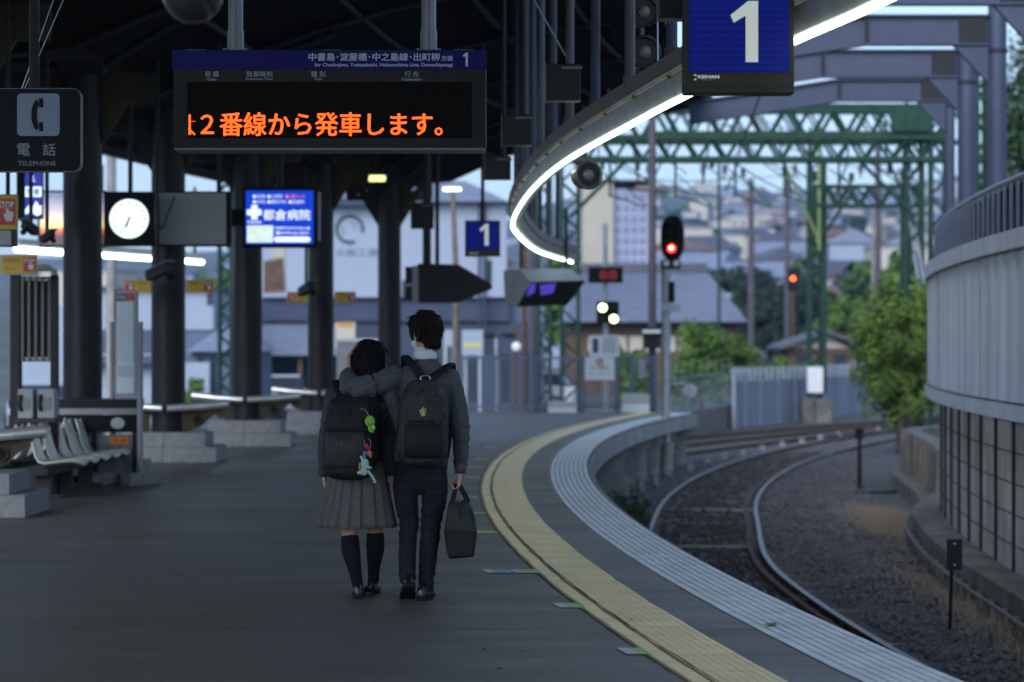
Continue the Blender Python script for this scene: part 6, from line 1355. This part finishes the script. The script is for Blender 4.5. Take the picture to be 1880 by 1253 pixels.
def hairdisp(hc_, am=.0045):
    def f(c, n_):
        v = c - hc_; a = math.atan2(v.y, v.x); return am * noise.noise(Vector((a * 16, v.z * 14, 1))) + am * .7 * noise.noise(Vector((a * 42, v.z * 25, 5)))
    return f
hb_ = blob(mb, 'hair', m_hairb, boy, .005, 3, hairdisp(hc, .007))
def strands(hair, cz, n, lmin, lmax, seed, lift=.012, lo=-.09, keep=None):
    rnd = random.Random(seed); me = hair.data; N_ = len(me.vertices); m = MB()
    for _ in range(n):
        v = me.vertices[rnd.randrange(N_)]; p, nn = v.co.copy(), v.normal.copy(); dz = p.z - cz
        if dz < lo: continue
        down = Vector((rnd.uniform(-.25, .25), rnd.uniform(-.15, .15), -1)) if dz < .07 else Vector((nn.x + rnd.uniform(-.9, .9), nn.y + rnd.uniform(-.9, .9), -.25))
        t = (down - nn * down.dot(nn)).normalized(); L_ = rnd.uniform(lmin, lmax); k_ = rnd.uniform(.1, 1) * lift
        a = p - nn * .003; b = p + t * L_ * .5 + nn * k_ * .6; c = p + t * L_ + nn * (k_ - L_ * L_ * 1.5)
        m.tube([a, b, c], [.0035, .0028, .0006], 4)
    return m.build('hair_strands', me.materials[0], hair, smooth=70)
strands(hb_, hc.z, 750, .025, .055, 3, .007, -.085)
mb = MB(); mb.ell(hq((0, .052, -.058)), (.062, .056, .052), 24, 14, rot=HR); mk = mb.build('face_mask', m_maskm, boy, smooth=80)
mb = MB()
for s in (-1, 1): mb.tube([hq((s * .052, .05, -.035)), hq((s * .074, .02, -.012)), hq((s * .088, -.006, -.008)), hq((s * .090, -.018, -.02)), hq((s * .086, -.010, -.045)), hq((s * .07, .02, -.06)), hq((s * .048, .04, -.085))], .0016, 5)
mb.build('ear_loops', m_maskm, mk)
for nm, px, py, y, yaw, pit in (('shoe', 748, 1098, -.12, .12, math.radians(26)), ('shoe', 784, 1100, -.045, -.16, 0)):
    mb = MB(); bz = Vector(B(px, 1100, y)); bz.z = .005; so = shoe(mb, bz, yaw, pit); sh = mb.build(nm, m_shoe, boy, smooth=50); so.build('sole', m_blk2, sh)
# -------------------------------------------------- the girl
g0 = P(660, 1100, 14.9); g0.z = 0
def Q(px, py, y=0): return ((px - 660) * S_, y, (1100 - py) * S_)
gc = Vector(Q(677, 659, .03)); GR = Matrix.Rotation(math.radians(7), 3, 'Y') @ Matrix.Rotation(math.radians(-12), 3, 'Z') @ Matrix.Rotation(math.radians(-6), 3, 'X')
mb = MB()
limb(mb, [(*Q(656, 880), .148, .11), (*Q(656, 850), .145, .105), (*Q(656, 812), .108, .08), (*Q(657, 760), .12, .09), (*Q(658, 722), .14, .085), (*Q(662, 704), .10, .065), (*Q(667, 696, .01), .05, .05)])
limb(mb, [(*Q(666, 702, .01), .046), (*Q(670, 688, .015), .044), (*Q(674, 676, .02), .045)]); head(mb, gc, GR, .93)
LL = [(*Q(638, 900), .078), (*Q(640, 945), .062), (*Q(642, 985, -.005), .049), (*Q(645, 1015, -.02), .052), (*Q(652, 1050, -.01), .036), (*Q(657, 1078, 0), .031)]
RL = [(*Q(678, 900, .04), .078), (*Q(684, 945, .08), .062), (*Q(687, 982, .12), .049), (*Q(687, 1012, .12), .052), (*Q(684, 1045, .14), .036), (*Q(683, 1072, .16), .031)]
limb(mb, LL); limb(mb, RL)
limb(mb, [(*Q(657, 1078), .032), (*Q(657, 1088, .06), .028), (*Q(657, 1092, .1), .024)]); limb(mb, [(*Q(683, 1072, .16), .032), (*Q(682, 1084, .22), .028), (*Q(682, 1090, .27), .024)])
GL = [(*Q(617, 722), .045), (*Q(608, 765, -.02), .038), (*Q(600, 812, -.02), .034), (*Q(595, 850, .02), .030), (*Q(594, 878, .05), .023)]; GRr = [(*Q(700, 722, .02), .045), (*Q(709, 770, .03), .038), (*Q(713, 815, .03), .034), (*Q(716, 850, .03), .030), (*Q(719, 876, .03), .023)]
limb(mb, GL); limb(mb, GRr); hand(mb, Q(594, 879, .05), (.12, .1, -1), (1, 0, 0), (0, -1, 0), s=.88); hand(mb, Q(719, 877, .03), (.05, .1, -1), (-1, 0, 0), (0, -1, 0), s=.88)
girl = blob(mb, 'person', m_skin, None, .0045, 3); girl.location = g0
finish_person(girl, 'shorter person with black hair in grey cardigan, pleated skirt and dark knee socks')
face_bits(girl, gc, GR, .93)
mb = MB(); limb(mb, [(*Q(656, 868), .156, .124), (*Q(656, 850), .155, .122), (*Q(655, 812), .142, .105), (*Q(655, 765), .142, .108), (*Q(656, 728), .158, .105), (*Q(660, 711), .130, .085), (*Q(666, 702, .01), .07, .065)])
limb(mb, [(*Q(614, 724), .056, .062), (*Q(606, 765, -.02), .050), (*Q(599, 812, -.02), .046), (*Q(595, 850, .02), .041), (*Q(594, 872, .045), .033)]); limb(mb, [(*Q(700, 724, .02), .056), (*Q(709, 770, .03), .050), (*Q(713, 815, .03), .045), (*Q(716, 850, .03), .040), (*Q(719, 870, .03), .032)])
blob(mb, 'cardigan', m_knit2, girl, .006, 8, folds(.005, .0012, 24, 9))
mb = MB(); rings = []; NP = 18; rnd = random.Random(8); wd = [rnd.uniform(.65, 1.35) for _ in range(NP)]; tot = sum(wd); ph = [rnd.uniform(-.5, .5) for _ in range(NP)]
for i in range(13):
    f = i / 12; py = 838 + (969 - 838) * f; rx = .142 + (.238 - .142) * f ** .9; ry = .112 + (.175 - .112) * f; cx = 657 - 7.5 * f; r = []; ac = 0
    for j in range(NP):
        for q_ in range(5):
            tt = q_ / 5; a = -PI / 2 + 2 * PI * (ac + wd[j] * tt) / tot; am = .003 + .016 * f
            off = am * (tt / .8 if tt < .79 else -.35) + .012 * f * math.sin(a * 3 + 1) + .006 * f * ph[j]; lag = .02 * f if q_ == 4 else 0
            c = Vector(Q(cx, py)); r.append(c + Vector(((rx + off) * math.cos(a + lag), (ry + off) * math.sin(a + lag), .004 * math.sin(a * 5) * f)))
        ac += wd[j]
    rings.append(r)
mb.loft(rings, caps=False); sk = mb.build('skirt', m_skirt, girl, smooth=35); md = sk.modifiers.new('t', 'SOLIDIFY'); md.thickness = .003
for Lg in (LL, RL):
    mb = MB(); a, b_ = Vector(Lg[2][:3]), Vector(Lg[3][:3]); A = a.lerp(b_, .12)
    limb(mb, [(*A, .0535), (*b_, .056), (*Lg[4][:3], .0395), (*Lg[5][:3], .0345)], 4, 20); mb.build('sock', m_sock, girl, smooth=60)
for px, y, yaw, pit in ((657, -.0, .05, 0), (682, .17, -.12, math.radians(9))):
    mb = MB(); bz = Vector(Q(px, 1100, y)); bz.z = .005; so = shoe(mb, bz, yaw, pit, .88); sh = mb.build('shoe', m_shoe, girl, smooth=50); so.build('sole', m_blk2, sh)
gq = lambda v: gc + GR @ Vector(v)
mb = MB(); mb.ell(gq((0, -.018, .022)), (.086, .100, .096), 28, 18, rot=GR); limb(mb, [(*gq((0, -.02, .0)), .090, .085), (*gq((0, -.035, -.06)), .094, .078), (*gq((0, -.045, -.12)), .088, .068), (*gq((-.01, -.05, -.165)), .070, .055)], 3, 24); mb.ell(gq((0, .05, .055)), (.070, .048, .045), 20, 12, rot=GR)
for s in (-1, 1): limb(mb, [(*gq((s * .072, .02, .02)), .016, .035), (*gq((s * .078, .03, -.05)), .014, .03), (*gq((s * .07, .03, -.12)), .010, .02)], 3, 12)
hg_ = blob(mb, 'hair', m_hairg, girl, .005, 4, hairdisp(gc, .0045))
strands(hg_, gc.z, 650, .05, .11, 4, .006, -.15)
# -------------------------------------------------- backpacks
def backpack(org, rows, label, m1, name_pts, pocket):
    t = thing('backpack', label, 'backpack', org); mb = MB(); rings = []
    for x, y, z, rx, ry in rows:
        r = []
        for k in range(36):
            a = 2 * PI * k / 36; e = .62; c, s = math.cos(a), math.sin(a); r.append(Vector((x + rx * math.copysign(abs(c) ** e, c), y + ry * math.copysign(abs(s) ** e, s), z)))
        rings.append(r)
    mb.loft(rings); blob(mb, 'body', m1, t, .006, 5, folds(.006, .002, 16, 3)); return t
K = lambda f, px, py, y=0: Vector(f(px, py, y))
rows = [(*Q(645, 877, -.21), .085, .055), (*Q(644, 871, -.215), .125, .08), (*Q(643, 850, -.22), .146, .098), (*Q(643, 800, -.22), .150, .10), (*Q(644, 765, -.21), .144, .09), (*Q(645, 742, -.20), .125, .075), (*Q(647, 731, -.19), .095, .055), (*Q(648, 726, -.18), .05, .03)]
gp = backpack(g0, rows, 'black backpack on the shorter person, hung with colourful charms', m_pack, None, None)
def panel(rows, nm, m_, par, n=30):
    mb = MB(); rings = []
    for x, y, z, rx, ry in rows:
        rings.append([Vector((x + rx * math.copysign(abs(math.cos(a)) ** .6, math.cos(a)), y + ry * math.copysign(abs(math.sin(a)) ** .6, math.sin(a)), z)) for a in [2 * PI * k / n for k in range(n)]])
    mb.loft(rings); return mb.build(nm, m_, par, smooth=50)
panel([(*Q(641, 868, -.30), .10, .015), (*Q(641, 860, -.31), .118, .035), (*Q(641, 820, -.315), .122, .042), (*Q(641, 795, -.31), .118, .035), (*Q(641, 788, -.30), .10, .015)], 'front_pocket', m_pack2, gp)
mb = MB(); mb.box(Q(641, 786, -.318), (.245, .022, .020)); mb.build('pocket_band', m_web, gp, bevel=.004)
mb = MB(); mb.box(Q(641, 853, -.352), (.225, .01, .018)); mb.build('lower_band', m_web, gp, bevel=.003)
mb = MB(); mb.tube([Q(607, 770, -.26), Q(612, 752, -.275), Q(640, 742, -.28), Q(668, 746, -.275), Q(682, 765, -.26), Q(685, 800, -.25)], .004, 6); mb.build('zip', m_blk, gp, smooth=60)
mb = MB(); mb.tube([Q(636, 745, -.283), Q(636, 765, -.302)], .008, 6, flat=.35); mb.tube([Q(648, 745, -.283), Q(648, 765, -.302)], .008, 6, flat=.35); mb.build('zip_pulls', m_web, gp)
mb = MB(); mb.ell(Q(634, 813, -.358), (.004, .003, .004)); mb.build('stud', m_galv, gp)
for x0, x1, sx in ((632, 618, -1), (664, 690, 1)):
    mb = MB(); mb.tube(spline([Q(x0, 734, -.17), Q((x0 + x1) / 2, 718, -.145), Q(x1, 703, -.07), Q(x1 - 1, 702, .02), Q(x1, 725, .10), Q(x1, 780, .115), Q(x1 + sx * 6, 830, .02), Q(645 + sx * 38, 855, -.13)], 5), .027, 10, flat=.3, up=(1, 0, 0)); mb.build('shoulder_strap', m_web, gp, smooth=60)
def rowsB(): return [(*B(780, 851, -.20), .10, .05), (*B(779, 845, -.205), .135, .078), (*B(778, 825, -.21), .150, .095), (*B(778, 790, -.21), .150, .10), (*B(778, 755, -.205), .142, .092), (*B(779, 725, -.20), .122, .08), (*B(781, 706, -.19), .10, .065), (*B(783, 698, -.18), .07, .04)]
bp = backpack(b0, rowsB(), 'dark grey rucksack on the taller person with a small yellow tag', m_pack2, None, None)
panel([(*B(781, 838, -.285), .095, .012), (*B(781, 832, -.295), .112, .03), (*B(781, 800, -.30), .116, .036), (*B(781, 778, -.295), .110, .028), (*B(781, 773, -.285), .095, .012)], 'front_pocket', m_pack, bp)
mb = MB(); mb.prism([(-.075, .0), (.075, .0), (.10, -.16), (.09, -.205), (-.09, -.205), (-.10, -.16)], B(782, 703, -.262), (1, 0, 0), (0, -.18, 1), (0, -.012, 0)); mb.build('top_flap', m_pack2, bp, bevel=.008)
mb = MB(); mb.box(B(782, 771, -.314), (.20, .014, .018)); mb.build('flap_edge', m_web, bp, bevel=.003)
mb = MB(); mb.tube(spline([B(797, 728, -.28), B(806, 722, -.27), B(812, 738, -.27), B(814, 780, -.285), B(814, 825, -.28)], 4), .0045, 6); mb.tube(spline([B(765, 735, -.285), B(770, 722, -.28), B(783, 712, -.27)], 4), .004, 6); mb.build('zip', m_blk, bp, smooth=60)
mb = MB(); mb.box(B(806, 772, -.322), (.035, .01, .022)); mb.build('buckle', m_blk, bp, bevel=.003)
mb = MB(); mb.add([B(773, 752, -.305), B(781, 745, -.300), B(787, 750, -.302), B(784, 761, -.308), B(778, 762, -.308)], [(0, 1, 2, 3, 4), (4, 3, 2, 1, 0)]); mb.build('yellow_tag', mat('tag_yellow', (.42, .33, .12), .6, var=.1), bp)
mb = MB(); mb.tube([B(783 + 9 * math.cos(a), 694 - 5 * math.sin(a), -.20) for a in [2 * PI * k / 20 for k in range(21)]], .0035, 6); mb.build('metal_ring', m_stain, bp, smooth=60)
mb = MB(); mb.box(B(783, 699, -.20), (.06, .02, .014)); mb.build('handle_patch', m_web, bp)
for pts in ([B(779, 699, -.17), B(768, 682, -.145), B(757, 668, -.115), B(747, 656, -.055), B(744, 657, .02), B(742, 680, .11), B(741, 740, .135), B(740, 800, .06), B(741, 838, -.12)], [B(789, 699, -.17), B(803, 687, -.14), B(815, 678, -.11), B(827, 669, -.05), B(829, 671, .02), B(828, 690, .10), B(826, 740, .125), B(822, 800, .06), B(818, 838, -.12)]):
    mb = MB(); mb.tube(spline(pts, 5), .026, 10, flat=.28, up=(1, 0, 0)); mb.build('shoulder_strap', m_web, bp, smooth=60)
# -------------------------------------------------- the carried bag
t = thing('hand_bag', 'black boxy bag with two long handles hanging from the taller person’s hand', 'bag', b0)
o = [(822, 932), (824, 923), (861, 921), (868, 935), (872, 955), (875, 982), (873, 1000), (870, 1019), (826, 1023), (820, 1005), (816, 972), (820, 950)]
c0 = Vector(B(846, 972)); rings = []
for y, f in ((-.17, .80), (-.16, .93), (-.13, 1), (.13, 1), (.16, .93), (.17, .8)): rings.append([Vector(((B(x, 0)[0] - c0.x) * f + c0.x, y + .02, (B(0, z)[2] - c0.z) * f + c0.z)) for x, z in o])
mb = MB(); mb.loft(rings); mb.build('body', m_pack2, t, bevel=.012)
rings = []
for y, f in ((-.172, .86), (-.155, .985), (.17, .985)): rings.append([Vector(((B(x, 0)[0] - c0.x) * f * 1.02 + c0.x, y + .018, (B(0, z)[2] - c0.z) * f + c0.z - .001)) for x, z in [(817, 966), (846, 969), (874.5, 970), (875, 985), (870.5, 1020), (825.5, 1024), (820, 1005)]])
mb = MB(); mb.loft(rings); mb.build('lower_panel', m_pack, t, bevel=.008)
mb = MB(); mb.tube([B(844, 922, -.165), B(845.5, 936, -.168), B(846, 948, -.166)], .0045, 6); mb.tube([B(863, 925, -.15), B(869, 945, -.14), B(872, 968, -.14)], .003, 5); mb.tube([B(845, 921, -.12), B(845, 921, .16)], .005, 6); mb.build('zip', m_blk, t, smooth=60)
for x1, y in ((831, -.05), (858, -.08)):
    mb = MB(); hx = 839 + (3 if x1 > 845 else 0); mb.tube(spline([B(x1 - 2, 930, y - .03), B(x1, 921, y), B((x1 + hx) / 2, 903, y * .5 + .0), B(hx, 889, .02), B((x1 + hx) / 2, 903, .06), B(x1, 921, .11), B(x1 - 2, 930, .14)], 5), .014, 8, flat=.25, up=(1, 0, 0) if False else None); mb.build('handle', m_web, t, smooth=60)
# -------------------------------------------------- charms on the girl's backpack
def charm(label, px, py, y=-.30): t = thing('bag_charm', label, 'charm', Vector(g0) + Vector(Q(px, py, y)), 0, 'charms hanging from the black backpack'); return t
m_pg = mat('plush_green', (.24, .50, .07), .95, var=.2, scale=60, bump=.4, bscale=400); m_pp = mat('plush_pale', (.40, .52, .52), .95, var=.2, scale=60, bump=.4, bscale=400); m_pw_ = mat('plush_white', (.55, .52, .52), .9, var=.1)
t = charm('round green plush charm on the side of the black backpack', 685, 775, -.33); k = S_
mb = MB(); mb.ell((0, 0, 4 * k), (9.5 * k, 9 * k, 10.5 * k)); mb.ell((2.5 * k, 0, -8 * k), (6.5 * k, 6 * k, 9 * k)); mb.ell((5 * k, -3 * k, -13 * k), (3 * k, 3 * k, 4 * k)); blob(mb, 'plush', m_pg, t, .0025, 2)
mb = MB(); mb.tube([(6 * k, -6 * k, -4 * k), (9 * k, -7 * k, -10 * k)], 2 * k, 6); mb.build('white_ribbon', m_pw_, t, smooth=60); mb = MB(); mb.tube(spline([(-2 * k, 2 * k, 13 * k), (-7 * k, 4 * k, 22 * k), (-14 * k, 2 * k, 26 * k), (-18 * k, 6 * k, 24 * k)], 4), .0015, 5); mb.build('cord', m_galv, t)
t = charm('tangle of red, coral and blue trinkets on a pink cord', 681, 820, -.375)
mb = MB(); mb.tube(spline([(-6 * k, 0, 16 * k), (-2 * k, 0, 2 * k), (5 * k, 0, 0), (6 * k, 0, 12 * k), (2 * k, 0, 18 * k)], 4), .002, 5); mb.build('cord', mat('pink_cord', (.4, .2, .2), .8, var=.1), t)
for nm, cc, ps in (('red_bow', (.42, .03, .03), [(-1, 4, 3.4), (2, 1, 3)]), ('coral_star', (.55, .12, .07), [(4, -8, 4.4), (6, -13, 3)]), ('blue_tassel', (.04, .20, .28), [(-4, -8, 3.4), (-5, -14, 3.2)])):
    mb = MB()
    for x, z, r in ps: mb.ell((x * k, -2 * k, z * k), (r * k, 2.4 * k, r * 1.2 * k), 8, 6)
    for q_ in range(5): a = q_ * 1.26; x, z, r = ps[0]; mb.tube([(x * k, -2 * k, z * k), ((x + 6 * math.cos(a)) * k, -2 * k, (z + 6 * math.sin(a)) * k)], [1.6 * k, .5 * k], 5)
    mb.build(nm, mat('charm_' + nm, cc, .5, var=.1), t, smooth=60)
t = charm('pale grey plush animal with dangling legs, lowest of the charms', 678, 855, -.385)
mb = MB(); mb.ell((-1 * k, 0, 8 * k), (7.5 * k, 6 * k, 9.5 * k)); mb.ell((-3 * k, 0, -6 * k), (7.5 * k, 6 * k, 7.5 * k)); mb.tube([(-4 * k, 0, 14 * k), (-9 * k, 0, 22 * k)], [3 * k, 2 * k], 8); mb.tube([(3 * k, -2 * k, 2 * k), (11 * k, -3 * k, 1 * k)], 2.6 * k, 8); blob(mb, 'plush', m_pp, t, .0025, 2)
mb = MB(); mb.tube([(4 * k, -1 * k, -4 * k), (12 * k, -2 * k, -14 * k), (17 * k, -2 * k, -23 * k)], [3 * k, 2.3 * k, 2.3 * k], 8); mb.ell((17 * k, -2 * k, -24 * k), (2.8 * k, 2.8 * k, 3 * k)); mb.build('long_leg', m_pp, t, smooth=60); mb = MB(); mb.ell((-11 * k, -2 * k, -8 * k), (4 * k, 4 * k, 3.4 * k)); mb.build('white_paw', m_pw_, t, smooth=60); mb = MB(); mb.ell((-10 * k, 2 * k, 3 * k), (3 * k, 3 * k, 8 * k)); mb.build('yellow_pouch', mat('charm_yellow', (.35, .25, .04), .6, var=.3, scale=30), t, smooth=60)
mb = MB(); mb.tube([(-4 * k, 0, 16 * k), (-3 * k, 2 * k, 26 * k)], .0014, 5); mb.build('cord', m_galv, t)
# ================================================================ HAZE: one even box of air
hz = MB(); hz.box((200, 1480, 119), (4200, 3300, 242)); HZ = hz.build('haze', None or mat('haze_dummy', (.5, .5, .5)))
hm = bpy.data.materials.new('haze_air'); hm.use_nodes = True; hn = hm.node_tree
for n in list(hn.nodes): hn.nodes.remove(n)
ho = hn.nodes.new('ShaderNodeOutputMaterial'); hv = hn.nodes.new('ShaderNodeVolumePrincipled'); hv.inputs['Color'].default_value = (.34, .60, 1, 1); hv.inputs['Density'].default_value = .00022; hn.links.new(hv.outputs[0], ho.inputs['Volume'])
HZ.data.materials.clear(); HZ.data.materials.append(hm); tag(HZ, kind='stuff'); HZ['label'] = 'thin bluish evening haze over the town'; bpy.data.materials.remove(MATS['haze_dummy'])
